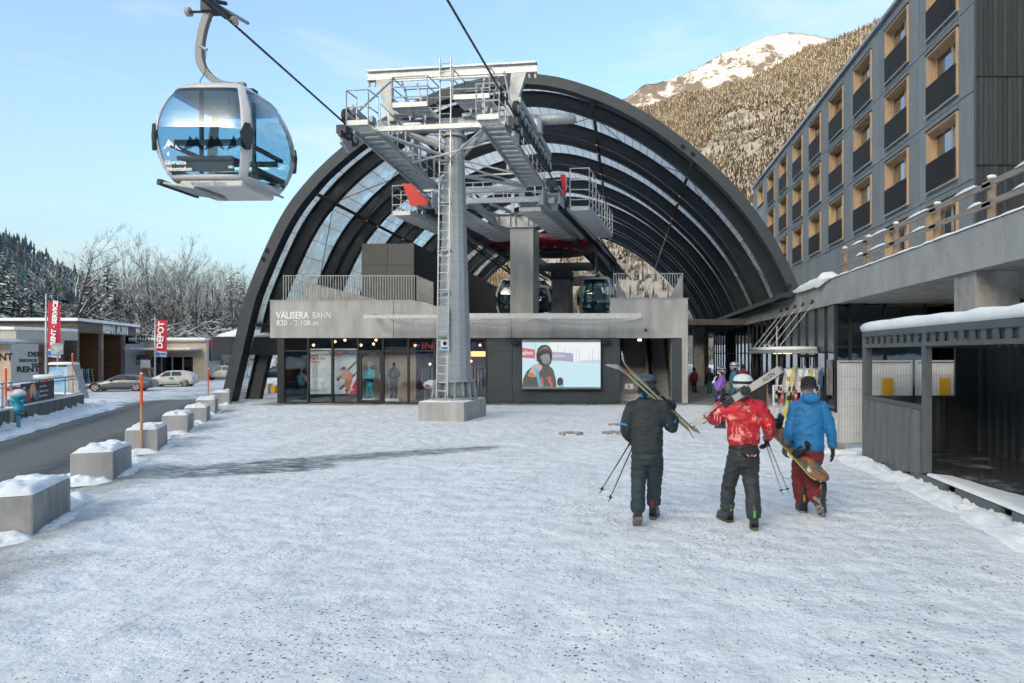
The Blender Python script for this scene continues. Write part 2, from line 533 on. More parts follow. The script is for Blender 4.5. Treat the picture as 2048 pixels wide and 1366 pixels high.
def fan_hill(name, tab, Y0, Y1, mats_, nu=150, ns=60, u0=650, u1=2700, pw=1.1, amp=6.0, fr=0.012, back=1.5):
    rows = []
    for j in range(ns + 12):
        s = j / ns
        Y = Y0 + s * (Y1 - Y0)
        row = []
        for i in range(nu + 1):
            u = u0 + (u1 - u0) * i / nu
            X = (u - CX) * Y / FOC
            top = CAM_H + (CY - interp(tab, u)) * Y1 / FOC
            if s <= 1: z = top * s ** pw
            else: z = top - (s - 1) * back * top
            z += amp * min(1, s * 2) * (noise.fractal((X * fr, Y * fr, 0.7), 1.0, 2.0, 5)) - 1.5 * (1 - min(1, s * 8))
            row.append((X, Y, z))
        rows.append(row)
    mb = MB()
    mb.v = [p for r_ in rows for p in r_]
    for j in range(len(rows) - 1):
        for i in range(nu):
            mb.f.append((j * (nu + 1) + i, j * (nu + 1) + i + 1, (j + 1) * (nu + 1) + i + 1, (j + 1) * (nu + 1) + i)); mb.m.append(0)
    o = mb.build(name, mats_, smooth=True, kind='structure')
    return o, rows
SLOPE = [(560, 640), (700, 600), (900, 520), (1040, 400), (1150, 262), (1240, 226), (1277, 219), (1330, 204), (1416, 185), (1473, 164), (1562, 134), (1656, 94), (1759, 40), (1900, -60), (2200, -160), (2700, -200)]
hill_m = mat('snowy_forest_floor', (0.20, 0.19, 0.175), 0.9, col2=(0.06, 0.048, 0.034), vs=0.05, vlo=0.40, vhi=0.6)
slope, srows = fan_hill('forested_hill', SLOPE, 135, 900, hill_m, pw=1.12, amp=9)
PEAK = [(850, 690), (950, 640), (1050, 520), (1150, 330), (1232, 196), (1290, 171), (1322, 162), (1359, 145), (1400, 124), (1440, 108), (1480, 96), (1540, 78), (1570, 71), (1603, 67), (1630, 68), (1660, 76), (1720, 110), (1800, 150), (2000, 200)]
peak_m = bpy.data.materials.new('snow_and_rock'); peak_m.use_nodes = True
n = peak_m.node_tree.nodes; l = peak_m.node_tree.links.new
pos = n.new('ShaderNodeNewGeometry').outputs['Position']
sepz = n.new('ShaderNodeSeparateXYZ'); l(pos, sepz.inputs[0])
rockf = rng(math_('ADD', noise_(0.011, 9, 0.72, (1.0, 0.5, 1.0)), rng(sepz.outputs[2], 500, 1250, 0.22, -0.075)), 0.47, 0.55)
l(mix_(rockf, (0.33, 0.325, 0.318), (0.07, 0.06, 0.052)), n['Principled BSDF'].inputs['Base Color'])
n['Principled BSDF'].inputs['Roughness'].default_value = 0.9
peak, prows = fan_hill('snowy_peak', PEAK, 1500, 2700, peak_m, nu=220, ns=60, u0=900, u1=2300, pw=1.35, amp=22, fr=0.006)

# the ridge on the sun's side; it keeps the whole valley floor in shade
CREST = [(1000, -300, 10), (900, -400, 60), (700, -600, 200), (400, -800, 300), (100, -890, 335), (-250, -860, 340), (-520, -680, 330), (-640, -350, 280), (-590, -40, 220), (-470, 170, 155), (-405, 270, 122), (-374, 340, 92), (-360, 395, 66), (-350, 440, 46), (-335, 520, 22), (-320, 650, 10), (-300, 850, 5)]
cr = catmull(CREST, 6)
mb = MB(); K = 26
lpts = []
for ci, (x, y, h) in enumerate(cr):
    a, b = cr[max(ci - 1, 0)], cr[min(ci + 1, len(cr) - 1)]
    d = Vector((b[0] - a[0], b[1] - a[1])).normalized(); nn = Vector((d.y, -d.x))      # towards the valley
    for k in range(K + 1):
        t = k / K                     # 0 outer foot .. 1 inner foot
        o_ = -330 * (1 - t / 0.5) if t < 0.5 else (t - 0.5) / 0.5 * 150
        X, Y = x + nn.x * o_, y + nn.y * o_
        e = 1 - abs(t - 0.5) / 0.5
        z = h * e ** 1.1
        z += 5 * e * noise.fractal((X * 0.015, Y * 0.015, 5.1), 1.0, 2.0, 5) * (1 - 0.8 * sst(0.85, 1, e)) - 2 * (1 - e)
        mb.v.append((X, Y, z))
        if t > 0.5: lpts.append((X, Y, z, t))
for i in range(len(cr) - 1):
    for k in range(K):
        mb.f.append((i * (K + 1) + k, i * (K + 1) + k + 1, (i + 1) * (K + 1) + k + 1, (i + 1) * (K + 1) + k)); mb.m.append(0)
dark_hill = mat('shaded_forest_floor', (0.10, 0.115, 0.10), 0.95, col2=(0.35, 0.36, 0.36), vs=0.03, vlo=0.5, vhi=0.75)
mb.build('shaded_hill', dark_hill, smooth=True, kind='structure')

# conifers covering the hills: far-off woods, one mass each
def conifer(mb, cols, x, y, z, h, c, fr_):
    a0 = random.random() * 6
    for k, (zb, zt, r0) in enumerate(((0.08, 0.52, 0.19), (0.32, 0.78, 0.14), (0.58, 1.0, 0.085))):
        nS = 5
        ring = []
        for q in range(nS):
            rr = h * r0 * random.uniform(0.7, 1.25)
            a = a0 + q * 2 * math.pi / nS
            ring.append((x + rr * math.cos(a), y + rr * math.sin(a), z + h * (zb + random.uniform(-0.03, 0.03))))
        ring.append((x, y, z + h * zt))
        b = len(mb.v)
        mb.v += ring
        for q in range(nS):
            mb.f.append((b + q, b + (q + 1) % nS, b + nS)); mb.m.append(0)
            f_ = random.random() < fr_
            cc = (0.195, 0.182, 0.165) if f_ else tuple(v * random.uniform(0.7, 1.3) for v in c)
            cols += [cc] * 3

def forest(name, spots, cols_, frost_, matn, label):
    mb = MB(); cols = []
    for (x, y, z, h) in spots:
        g_ = 0.95 + 0.75 * noise.fractal((x * 0.006, y * 0.0025, 8.8), 1.0, 2.0, 3)
        conifer(mb, cols, x, y, z - 0.3, h, tuple(v * max(.45, g_) for v in random.choice(cols_)), frost_ * random.uniform(0.4, 1.5) * max(.4, 1.6 - .8 * g_))
    me = bpy.data.meshes.new('tree_' + name)
    me.from_pydata(mb.v, [], mb.f)
    ca = me.color_attributes.new('tone', 'FLOAT_COLOR', 'CORNER')
    ca.data.foreach_set('color', [q for c in cols for q in (*c, 1.0)])
    m = mat(matn, (0.1, 0.1, 0.1), 0.95, spec=0.1)
    a = m.node_tree.nodes.new('ShaderNodeVertexColor'); a.layer_name = 'tone'
    m.node_tree.links.new(a.outputs['Color'], m.node_tree.nodes['Principled BSDF'].inputs['Base Color'])
    me.materials.append(m)
    o = bpy.data.objects.new(name, me); C.objects.link(o)
    return tag(o, label, 'forest', kind='stuff')

def fan_sample(rows, u0, u1, nu, ns, u, s):
    fi = (u - u0) / (u1 - u0) * nu; i = int(fi); fi -= i
    fj = s * ns; j = int(fj); fj -= j
    a, b, c, d = (Vector(rows[j + q][i + p_]) for q in (0, 1) for p_ in (0, 1))
    return a * (1 - fi) * (1 - fj) + b * fi * (1 - fj) + c * (1 - fi) * fj + d * fi * fj
spots = []
while len(spots) < 62000:
    u = random.uniform(820, 1900); s = random.random() ** 0.62
    p = fan_sample(srows, 650, 2700, 150, 60, u, s * 1.02)
    gap = noise.fractal((p.x * 0.012, p.y * 0.005, 3.3), 1.0, 2.0, 3)
    if gap > 0.42 and random.random() < 0.85: continue
    if p.y < 300 and u < 1420 and random.random() < 0.75: continue
    spots.append((p.x, p.y, p.z, random.uniform(2.8, 7.4) * (0.75 + 0.5 * s)))
forest('hillside_forest', spots, [(0.085, 0.064, 0.040), (0.066, 0.052, 0.034), (0.105, 0.080, 0.05), (0.048, 0.041, 0.029)], 0.34, 'frosted_sunlit_conifers', 'frost covered conifer forest on the sunlit mountainside above the hall')
spots = []
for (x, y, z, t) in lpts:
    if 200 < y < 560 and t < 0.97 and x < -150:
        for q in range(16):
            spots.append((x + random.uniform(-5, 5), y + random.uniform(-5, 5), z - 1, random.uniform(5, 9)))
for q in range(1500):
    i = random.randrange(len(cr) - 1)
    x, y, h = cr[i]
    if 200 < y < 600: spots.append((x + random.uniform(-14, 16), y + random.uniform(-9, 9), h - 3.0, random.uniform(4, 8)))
forest('ridge_forest', spots, [(0.085, 0.12, 0.135), (0.10, 0.135, 0.15), (0.11, 0.12, 0.12)], 0.14, 'haze_tinted_conifers', 'dark bluish conifer forest on the shaded ridge at the far left')  # bluish distance haze is put into these tree tones
# ================================================================ valley station: shop building, deck, arched roof
def rail(mb, pts, h=1.1, every=1.5, bars=2, r=0.02, toe=False):
    pts = [Vector(p) for p in pts]
    for a, b in zip(pts, pts[1:]):
        n_ = max(1, round((b - a).length / every))
        for k in range(n_ + 1):
            p = a.lerp(b, k / n_)
            mb.tube([p, p + Vector((0, 0, h))], r, 6)
        for q in range(bars):
            zz = Vector((0, 0, h * (q + 1) / bars))
            mb.tube([a + zz, b + zz], r, 6)
        if toe: mb.beam(a + Vector((0, 0, 0.06)), b + Vector((0, 0, 0.06)), 0.01, 0.12)

def X30(p): return (p - CX) * 30.0 / FOC
def Z30(p): return CAM_H - (p - CY) * 30.0 / FOC
pane_m = glass('shop_glass', (0.95, 0.98, 1.0), 0.055, 0.99)
dglass = glass('dark_glass', (0.30, 0.36, 0.40), 0.14, 0.8)
warm = emis('warm_lamp', (1.0, 0.52, 0.2), 2.2)
wood_osb = mat('pale_wood_board', (0.50, 0.33, 0.20), 0.7, col2=(0.36, 0.22, 0.13), vs=16, vlo=0.45, vhi=0.8)
floor_m = mat('shop_floor', (0.16, 0.155, 0.15), 0.4)
dwall = mat('dark_interior', (0.05, 0.045, 0.042), 0.8, col2=(0.02, 0.02, 0.02), vs=1.5)

st = thing('station_building', 'low concrete and glass lift station with shop windows, screen and stairs', 'building', (-6.4, 30, 0), world=True)
# concrete fascia panels
def fascia(poly):
    MB().prism(poly, 0.42, Matrix.Translation((0, 30.0, 0))).build('fascia_panel', conc_l, st, bevel=0.012)
zb = Z30(676)
fascia([(X30(540), zb), (X30(787), zb), (X30(787), Z30(601)), (X30(540), Z30(602))])
arc = [(X30(787.6), Z30(601)), (X30(828), Z30(601)), (X30(848), Z30(604)), (X30(868), Z30(611)), (X30(888), Z30(620)), (X30(905), Z30(627)), (X30(1023), Z30(627))]
fascia([(X30(787.6), zb)] + [(X30(1023), zb)] + arc[::-1])
fascia([(X30(1023.6), zb), (X30(1219.4), zb), (X30(1219.4), Z30(627)), (X30(1023.6), Z30(627))])
fascia([(X30(1220), zb), (X30(1376), zb), (X30(1376), Z30(597)), (X30(1220), Z30(597))])
MB().box(X30(1364), X30(1376) - 0.004, 30.02, 30.42, 0, zb).build('pillar', conc_l, st, bevel=0.01)
MB().box(X30(540) - .03, X30(828), 29.97, 30.5, Z30(601.5), Z30(601.5) + 0.03).build('coping', galv, st)
MB().box(X30(1220) - .02, X30(1376) + .03, 29.97, 30.5, Z30(597), Z30(597) + 0.03).build('coping', galv, st)
# deck, side walls, floor, back
MB().box(X30(540), X30(1376), 30.45, 70, 3.55, 3.9).build('deck', conc_d, st)
MB().box(X30(553), X30(1345), 30.2, 38, 0.0, 0.03).build('shop_floor', floor_m, st)
MB().box(X30(553), X30(1237), 34.6, 34.8, 0, 3.5).box(X30(553) - .05, X30(553) + .05, 30.5, 36, 0, 3.5).box(X30(1237) - .2, X30(1237), 30.2, 44, 0, 3.5).build('inner_wall', dwall, st)
MB().box(X30(553) - .06, X30(553) + .02, 30.2, 46, 0, zb - .01).build('side_wall', blk, st)
MB().box(X30(553), X30(973), 30.3, 34.5, 2.9, 2.98).build('shop_ceiling', dwall, st)
# glazing
mull = [566, 615, 664, 715, 765, 815.6, 868, 920, 972]
MB().box(X30(553), X30(566), 30.06, 30.2, 0.02, zb - .005).build('corner_post', blk, st)
for p in mull:
    MB().box(X30(p) - .035, X30(p) + .035, 30.03, 30.19, 0.02, zb - .006).build('mullion', blk, st)
tz = Z30(701.5)
for a, b in zip(mull, mull[1:]):
    MB().box(X30(a) + .036, X30(b) - .036, 30.07, 30.14, tz - .03, tz + .03).build('transom', blk, st)
    MB().box(X30(a) + .036, X30(b) - .036, 30.095, 30.11, tz + .031, zb - .01).build('pane', pane_m, st)
    if a != 715:
        MB().box(X30(a) + .036, X30(b) - .036, 30.095, 30.11, 0.06, tz - .031).build('pane', pane_m, st)
        MB().box(X30(a) + .036, X30(b) - .036, 30.05, 30.16, 0.02, 0.058).build('sill', blk, st)
dr = MB()
a, b = X30(715) + .05, X30(765) - .05
for q in (dr.box(a, a + .09, 30.05, 30.15, .03, tz - .04), dr.box(b - .09, b, 30.05, 30.15, .03, tz - .04), dr.box(a + .09, b - .09, 30.05, 30.15, .03, .14), dr.box(a + .09, b - .09, 30.05, 30.15, tz - .16, tz - .04)): pass
door = dr.build('door', blk, st)
MB().box(a + .09, b - .09, 30.09, 30.105, .14, tz - .16).build('pane', pane_m, door)
MB().tube([(b - .05, 30.02, .95), (b - .05, 30.0, 1.0), (b - .05, 30.0, 1.25), (b - .05, 30.02, 1.3)], .015, 6).build('handle', galv, door)
# anthracite wall panels around the screen
def wp(x0, x1, y0, y1):
    MB().box(X30(x0) + .006, X30(x1) - .006, 30.06, 30.16, Z30(y1) + .006, Z30(y0) - .006).build('wall_panel', antr, st)
MB().box(X30(972.6), X30(1237), 30.13, 30.19, 0.02, zb - .01).build('wall_backing', black, st)
for x0, x1, y0, y1 in ((973, 1024, 677, 703), (973, 1024, 703, 806), (1024, 1112, 677, 703), (1112, 1223, 677, 703), (1024, 1112, 703, 782), (1112, 1223, 703, 782), (1024, 1073, 782, 806), (1073, 1122, 782, 806), (1122, 1172, 782, 806), (1172, 1223, 782, 806), (1223, 1237, 677, 806)):
    wp(x0, x1, y0, y1)
MB().box(X30(1345), X30(1364) - .003, 30.06, 30.4, 0, zb - .01).build('wall_panel', antr, st)
# lettering on the fascia
text('VALISERA', 0.42, (X30(553), 29.985, Z30(637)), (R(90), 0, 0), white_t, st, off=.010, ext=.012, sx=.80)
text('BAHN', 0.42, (X30(625), 29.985, Z30(637)), (R(90), 0, 0), white_t, st, off=-.004, ext=.012, sx=.72)
text('820 - 2.108 m', 0.33, (X30(553), 29.985, Z30(651)), (R(90), 0, 0), white_t, st, off=0, ext=.012)
# stairs and escalator
tread = mat('stair_stone', (0.44, 0.41, 0.38), 0.6, col2=(0.34, 0.315, 0.29), vs=4)
xa, xb = X30(1240), X30(1298)
for k in range(21):
    y0, z0 = 31.0 + k * .30, k * .18
    MB().box(xa, xb, y0, y0 + .33, z0 - .02, z0 + .165).build('stair_step', tread, st)
esc_m = mat('escalator_steel', (0.28, 0.28, 0.28), 0.4, 0.3)
xa, xb = X30(1312), X30(1343)
ed = mat('escalator_edge', (0.60, 0.60, 0.60), 0.4, 0.3)
for k in range(20):
    y0, z0 = 31.2 + k * .36, k * .2
    e = MB().box(xa, xb, y0, y0 + .38, z0 - .1, z0 + .18).build('escalator_step', esc_m, st)
    MB().box(xa, xb, y0 - .006, y0 + .03, z0 + .18, z0 + .186).build('edge', ed, e)
for x0 in (X30(1299), X30(1308), X30(1344.5)):
    MB().beam((x0, 30.7, .5), (x0, 38.2, 4.55), .06, .9).build('balustrade', mat('escalator_balustrade', (0.10, 0.10, 0.105), 0.3, 0.5) if 'escalator_balustrade' not in MATS else MATS['escalator_balustrade'], st)
for x0 in (X30(1243), X30(1296)):
    MB().tube([(x0, 31, 1.0), (x0, 37.2, 4.7)], .03, 6).build('handrail', galv, st)
MB().box(X30(1238), X30(1346), 37.6, 37.8, 0, 3.54).box(X30(1237), X30(1237) + .05, 30.5, 37.6, 0, 3.4).box(X30(1345) - .02, X30(1345) + .1, 30.5, 37.6, 0, 3.4).build('stairwell_wall', conc, st)
MB().box(X30(1276), X30(1284), 30.6, 30.9, zb - .12, zb - .02).build('stair_lamp', emis('stair_lamp', (1.0, 0.86, 0.62), 0.7), st)
# deck railings
for x0, x1 in ((562, 831), (1227, 1366)):
    z0 = Z30(601.5) + .03 if x0 < 1000 else Z30(597) + .03
    mb = MB(); nb = round((X30(x1) - X30(x0)) / .115)
    for k in range(nb + 1):
        X = X30(x0) + (X30(x1) - X30(x0)) * k / nb
        mb.box(X - .012, X + .012, 30.2, 30.24, z0, z0 + 1.08)
    mb.box(X30(x0) - .02, X30(x1) + .02, 30.19, 30.25, z0 + 1.08, z0 + 1.11)
    # returns running back
    for X in ((X30(x1),) if x0 < 1000 else (X30(x0), X30(x1))):
        for k in range(1, 22):
            mb.box(X - .012, X + .012, 30.22 + k * .12, 30.25 + k * .12, z0 - .6, z0 + 1.08)
        mb.box(X - .02, X + .02, 30.24, 32.9, z0 + 1.08, z0 + 1.11)
    mb.build('railing', galv, st, kind='stuff')
MB().prism([(X30(564), Z30(601)), (X30(722), Z30(601)), (X30(722), Z30(592)), (X30(564), Z30(553))], .15, Matrix.Translation((0, 32.2, 0))).build('ramp_wall', conc, st)
MB().prism([(X30(1235), 4.6), (X30(1260), 4.6), (X30(1230), 5.7)], .1, Matrix.Translation((0, 31.8, 0))).prism([(X30(1340), 4.6), (X30(1366), 4.6), (X30(1366), 5.7)], .1, Matrix.Translation((0, 31.8, 0))).build('ramp_wall', conc, st)
# dark machine house on the deck
bx = thing('machine_house', 'dark grey panelled box on the station deck behind the railing', 'building', (-11.6, 33.5, 3.9), world=True)
x0, x1, x2, zt = (723 - CX) * 33.5 / FOC, (775 - CX) * 33.5 / FOC, (828 - CX) * 33.5 / FOC, CAM_H + 221 * 33.5 / FOC
zm = CAM_H + 178 * 33.5 / FOC
for a, b, c, d in ((x0, x1, zm, zt), (x1, x2, zm, zt), (x0, x1, 3.9, zm), (x1, x2, 3.9, zm)):
    MB().box(a + .008, b - .008, 33.5, 33.56, c + .008, d - .008).build('panel', antr2, bx)
MB().box(x0 + .01, x2 - .015, 33.56, 60, 3.9, zt - .01).build('body', black, bx)
MB().box(x2 - .012, x2 + .02, 33.57, 60, 3.9, zt - .01).build('side_wall', blk, bx)
# control hut farther back with a lit exit sign
hut = MB().box(-7.6, -5.2, 44, 50, 3.9, 6.9).build('control_hut', blk)
tag(hut, 'black control hut at the back of the station deck', 'hut')
MB().box(-6.95, -6.6, 43.96, 43.99, 6.1, 6.28).build('exit_sign', emis('exit_sign_green', (0.25, 0.75, 0.42), 0.8), hut)
# black side canopy with snow left of the shop
cn = thing('side_canopy', 'black flat canopy with snow on top behind the foot of the arch', 'canopy', (-17.4, 33, 2.1), world=True)
poly = [(-19.6, 32.4), (-18.6, 32.2), (-15.5, 33.2), (-15.5, 44), (-19.6, 44)]
MB().loft([[Vector((x, y, z)) for x, y in poly] for z in (2.12, 2.98)]).build('canopy_body', steel_d, cn)
MB().loft([[Vector((x + dx, y + dy, z)) for (x, y), dx, dy in zip(poly, (.1 + i, -.05, -.05, -.05, .1 + i), (.1 + i, .15 + i, .1 + i, -.1, -.1))] for i, z in ((0, 2.99), (.12, 3.12), (.6, 3.35))]).build('snow_cap', snow, cn, smooth=True)
for X, Y in ((-16.2, 43), (-19.2, 43)):
    MB().box(X - .1, X + .1, Y - .1, Y + .1, -1, 2.12).build('post', steel_d, cn)

# ---------------------------------------------------------------- LED screen
sm_bezel = mat('screen_bezel', (0.20, 0.20, 0.20), 0.4, 0.4)
scr = thing('video_screen', 'large outdoor screen showing a hooded man with a microphone', 'screen', (X30(1123), 29.9, 1.0), world=True)
def XS(p): return (1030 + p * .1807 - CX) * 29.8 / FOC
def ZS(p): return CAM_H - (670 + p * .1807 - CY) * 29.8 / FOC
MB().box(XS(75), XS(955), 29.82, 30.06, ZS(603), ZS(38)).build('housing', blk, scr)
MB().box(XS(80), XS(948), 29.80, 29.82, ZS(80), ZS(52)).box(XS(80), XS(948), 29.80, 29.82, ZS(600), ZS(577)).build('bezel', sm_bezel, scr)
def led(name, col, st_=1.0):
    m = MATS.get(name) or emis(name, col, st_); m.node_tree.nodes['Principled BSDF'].inputs['Base Color'].default_value = (.02, .02, .02, 1); return m
LE = .31
m_bg = led('led_snow', (0.62, 0.85, 0.93), LE)
nn_ = m_bg.node_tree.nodes; ll_ = m_bg.node_tree.links.new
g_ = nn_.new('ShaderNodeNewGeometry'); s_ = nn_.new('ShaderNodeSeparateXYZ'); ll_(g_.outputs['Position'], s_.inputs[0])
wv_ = nn_.new('ShaderNodeTexWave'); wv_.bands_direction = 'Z'; wv_.inputs['Scale'].default_value = 6.0; ll_(g_.outputs['Position'], wv_.inputs['Vector'])
mm_ = nn_.new('ShaderNodeMix'); mm_.data_type = 'RGBA'; mm_.inputs[6].default_value = (0.50, 0.78, 0.88, 1); mm_.inputs[7].default_value = (0.66, 0.86, 0.93, 1)
ll_(wv_.outputs['Fac'], mm_.inputs[0]); ll_(mm_.outputs[2], nn_['Principled BSDF'].inputs['Emission Color'])
MB().box(XS(80), XS(946), 29.812, 29.82, ZS(577), ZS(80)).build('picture', m_bg, scr)
ly = [29.811]
def flat(col, polys, st_=LE, name='picture_piece'):
    ly[0] -= .0008
    mb = MB()
    for p in polys: mb.prism([(XS(x), ZS(z)) for x, z in p], .0006, Matrix.Translation((0, ly[0], 0)))
    key = 'led_%02d%02d%02d' % tuple(int(c * 99) for c in col)
    return mb.build(name, led(key, col, st_), scr)
def ell(cx, cz, rx, rz, n_=20, a0=0): return [(cx + rx * math.cos(2 * math.pi * k / n_ + a0), cz + rz * math.sin(2 * math.pi * k / n_ + a0)) for k in range(n_)]
flat((0.86, 0.90, 0.93), [[(380, 80), (946, 80), (946, 270), (600, 300), (380, 250)]])
flat((0.60, 0.70, 0.78), [[(690, 300), (760, 275), (830, 280), (945, 272), (945, 320), (800, 312)]])
flat((0.62, 0.14, 0.20), [[(80, 140), (220, 160), (220, 262), (80, 250)], [(405, 262), (510, 285), (410, 280)]])
flat((0.40, 0.38, 0.55), [[(405, 185), (560, 195), (645, 205), (645, 300), (560, 290), (405, 270)]])
flat((0.35, 0.40, 0.46), [[(x, 100 + dz), (x + 4, 100 + dz), (x + 4, 300), (x, 300)] for x, dz in ((222, -15), (470, 10), (552, 40), (605, 70), (675, 50), (712, 80), (818, 95), (857, 60), (920, 85))])
text('afon', .27, (XS(80), ly[0] - .001, ZS(218)), (R(90), 0, 0), led('led_text', (0.80, 0.78, 0.82), .3), scr, ext=.0002, off=.006)
text('ntafon', .22, (XS(412), ly[0] - .001, ZS(246)), (R(90), 0, 0), led('led_text2', (0.68, 0.70, 0.78), .3), scr, ext=.0002, off=.004)
flat((0.085, 0.095, 0.075), [[(80, 575), (90, 480), (130, 400), (200, 340), (250, 320), (300, 300), (380, 340), (425, 385), (450, 480), (462, 575)]])
flat((0.035, 0.035, 0.03), [[(235, 215), (250, 150), (290, 115), (340, 108), (385, 130), (408, 175), (412, 250), (400, 310), (370, 345), (330, 345), (270, 310), (240, 290)]])
flat((0.11, 0.09, 0.085), [[(255, 190), (275, 145), (330, 125), (385, 145), (402, 190), (370, 170), (320, 165)]])
flat((0.45, 0.16, 0.12), [[(290, 140), (340, 128), (372, 140), (340, 150)]])
flat((0.27, 0.27, 0.31), [[(278, 240), (300, 218), (345, 208), (382, 215), (390, 260), (385, 300), (365, 330), (340, 335), (305, 305)]])
flat((0.14, 0.16, 0.19), [[(310, 230), (335, 224), (338, 232), (312, 238)], [(360, 222), (380, 222), (380, 230), (360, 230)], [(330, 290), (372, 280), (368, 292), (340, 300)], [(318, 318), (345, 312), (378, 305), (365, 332), (340, 337)]])
flat((0.55, 0.45, 0.40), [ell(245, 355, 58, 34), [(160, 400), (200, 350), (290, 380), (250, 440), (215, 470), (150, 455)]])
flat((0.50, 0.22, 0.12), [[(135, 440), (180, 410), (225, 440), (215, 470), (150, 460)]])
flat((0.12, 0.42, 0.68), [[(205, 372), (255, 378), (275, 470), (300, 572), (262, 572), (240, 470), (228, 400)]])
flat((0.62, 0.12, 0.10), [[(285, 470), (305, 465), (322, 570), (300, 570)], [(350, 470), (385, 455), (405, 480), (392, 505), (418, 535), (410, 572), (385, 572), (395, 545), (365, 520), (380, 490), (355, 490)]])
flat((0.04, 0.05, 0.06), [ell(500, 520, 36, 52, 18)])
flat((0.15, 0.55, 0.75), [[(490, 560), (535, 545), (545, 575), (488, 575)]])
for p in (1030, 1213):
    fl = thing('floodlight', 'small black floodlight %s the screen' % ('at the left edge of' if p < 1100 else 'at the right edge of'), 'lamp', (X30(p), 29.9, 2.7), group='floodlights by the screen', world=True)
    X = X30(p)
    MB().box(X - .17, X + .17, 29.75, 29.98, 2.62, 2.78).build('housing', black, fl, bevel=.02)
    MB().box(X - .02, X + .02, 29.9, 30.06, 2.74, 2.82).build('bracket', black, fl)

# ---------------------------------------------------------------- safety net frame above the doors
nf = thing('safety_net_frame', 'galvanised frame with sagging wire nets above the shop windows', 'net', (-5.2, 29.4, 3.7), world=True)
x0, x1 = (727 - CX) * 28.7 / FOC, (1282 - CX) * 28.7 / FOC
zt = CAM_H + 75 * 28.7 / FOC
xm = (905 - CX) * 28.7 / FOC
MB().beam((x0, 28.7, zt), (xm - .05, 28.7, zt), .12, .15).build('front_beam', galv_b, nf)
MB().beam((xm, 28.66, zt + .02), (x1, 28.66, zt + .02), .14, .22).build('front_beam', galv_b, nf)
for X in (x0 + .06, xm, (1068 - CX) * 28.7 / FOC, x1 - .06):
    MB().beam((X, 28.78, zt), (X, 29.99, zt + .12), .1, .14).build('side_beam', galv, nf)
netm = mat('net_wire', (0.62, 0.64, 0.65), 0.5, 0.3)
for a, b in ((x0 + 1.0, xm), (xm + .1, (1068 - CX) * 28.7 / FOC), ((1068 - CX) * 28.7 / FOC, x1)):
    mb = MB(); nu_ = int((b - a) / .13); nv_ = 9
    def npnt(u, v): return Vector((a + (b - a) * u, 28.75 + 1.25 * v, zt - .06 + .1 * v - .40 * (4 * u * (1 - u)) ** .8 * (0.55 + .45 * math.sin(math.pi * min(1, v + .25)))))
    for i in range(nu_ + 1): mb.tube([npnt(i / nu_, v / nv_) for v in range(nv_ + 1)], .008, 3, False)
    for j in range(nv_ + 1): mb.tube([npnt(u / 16, j / nv_) for u in range(17)], .008, 3, False)
    mb.build('net', netm, nf, kind='stuff')
MB().box(X30(1289), X30(1294), 29.9, 30.0, Z30(663), Z30(658)).build('wall_lamp', steel_d, st)

# ---------------------------------------------------------------- arched roof
ar = thing('arched_roof', 'huge black steel arched roof with pale panels over the lift station', 'roof', (-5, 31, 0), world=True)
YA = 31.0
AP = [(441, 803), (446, 780), (470, 676), (488, 602), (506, 552), (531, 494), (555, 444), (583, 399), (622, 352), (657, 317), (700, 281), (760, 239), (830, 201), (900, 173), (970, 155), (1040, 147), (1085, 149), (1133, 158), (1203, 181), (1265, 210), (1326, 247), (1388, 294), (1449, 349), (1490, 394), (1531, 448), (1572, 517), (1603, 586)]
prof = catmull([((x - CX) * YA / FOC, CAM_H - (y - CY) * YA / FOC) for x, y in AP], 6)
# resample by arc length
def resample(p, n_):
    d = [0]
    for a, b in zip(p, p[1:]): d.append(d[-1] + math.hypot(b[0] - a[0], b[1] - a[1]))
    out = []; j = 0
    for k in range(n_ + 1):
        t = d[-1] * k / n_
        while j < len(d) - 2 and d[j + 1] < t: j += 1
        f_ = (t - d[j]) / max(1e-9, d[j + 1] - d[j])
        out.append((p[j][0] + (p[j + 1][0] - p[j][0]) * f_, p[j][1] + (p[j + 1][1] - p[j][1]) * f_))
    return out, d[-1]
NP = 84
prof, ALEN = resample(prof, NP)
nrm = []
for i in range(NP + 1):
    a, b = prof[max(i - 1, 0)], prof[min(i + 1, NP)]
    d = Vector((b[0] - a[0], b[1] - a[1])).normalized()
    nrm.append(Vector((d.y, -d.x)))          # inward
def off(i, t): return (prof[i][0] + nrm[i].x * t, prof[i][1] + nrm[i].y * t)
def rib(y0, y1, t0, t1, m, fl=0.0):
    mb = MB()
    def sect(a0, a1, b0, b1):
        rings = []
        for i in range(NP + 1):
            (xa, za), (xb, zb_) = off(i, b0), off(i, b1)
            rings.append([Vector((xa, a0, za)), Vector((xa, a1, za)), Vector((xb, a1, zb_)), Vector((xb, a0, zb_))])
        mb.loft(rings)
    if fl:                                  # I section: flange, web, flange
        sect(y0, y1, t0, t0 + .05); sect((y0 + y1) / 2 - .03, (y0 + y1) / 2 + .03, t0 + .05, t1 - .05); sect(y0, y1, t1 - .05, t1)
    else: sect(y0, y1, t0, t1)
    return mb.build('rib', m, ar)
rib(31.0, 31.25, 0, .48, steel_g)
rib(31.25, 31.6, .40, .48, steel_d)
RIBY = [32.9, 37.0, 38.6, 43.0, 44.6, 49.0, 50.6, 55.0, 56.6, 61.0, 62.6, 67.0, 68.6]
for y in RIBY: rib(y, y + .34, .05, .72, steel_d, 1)
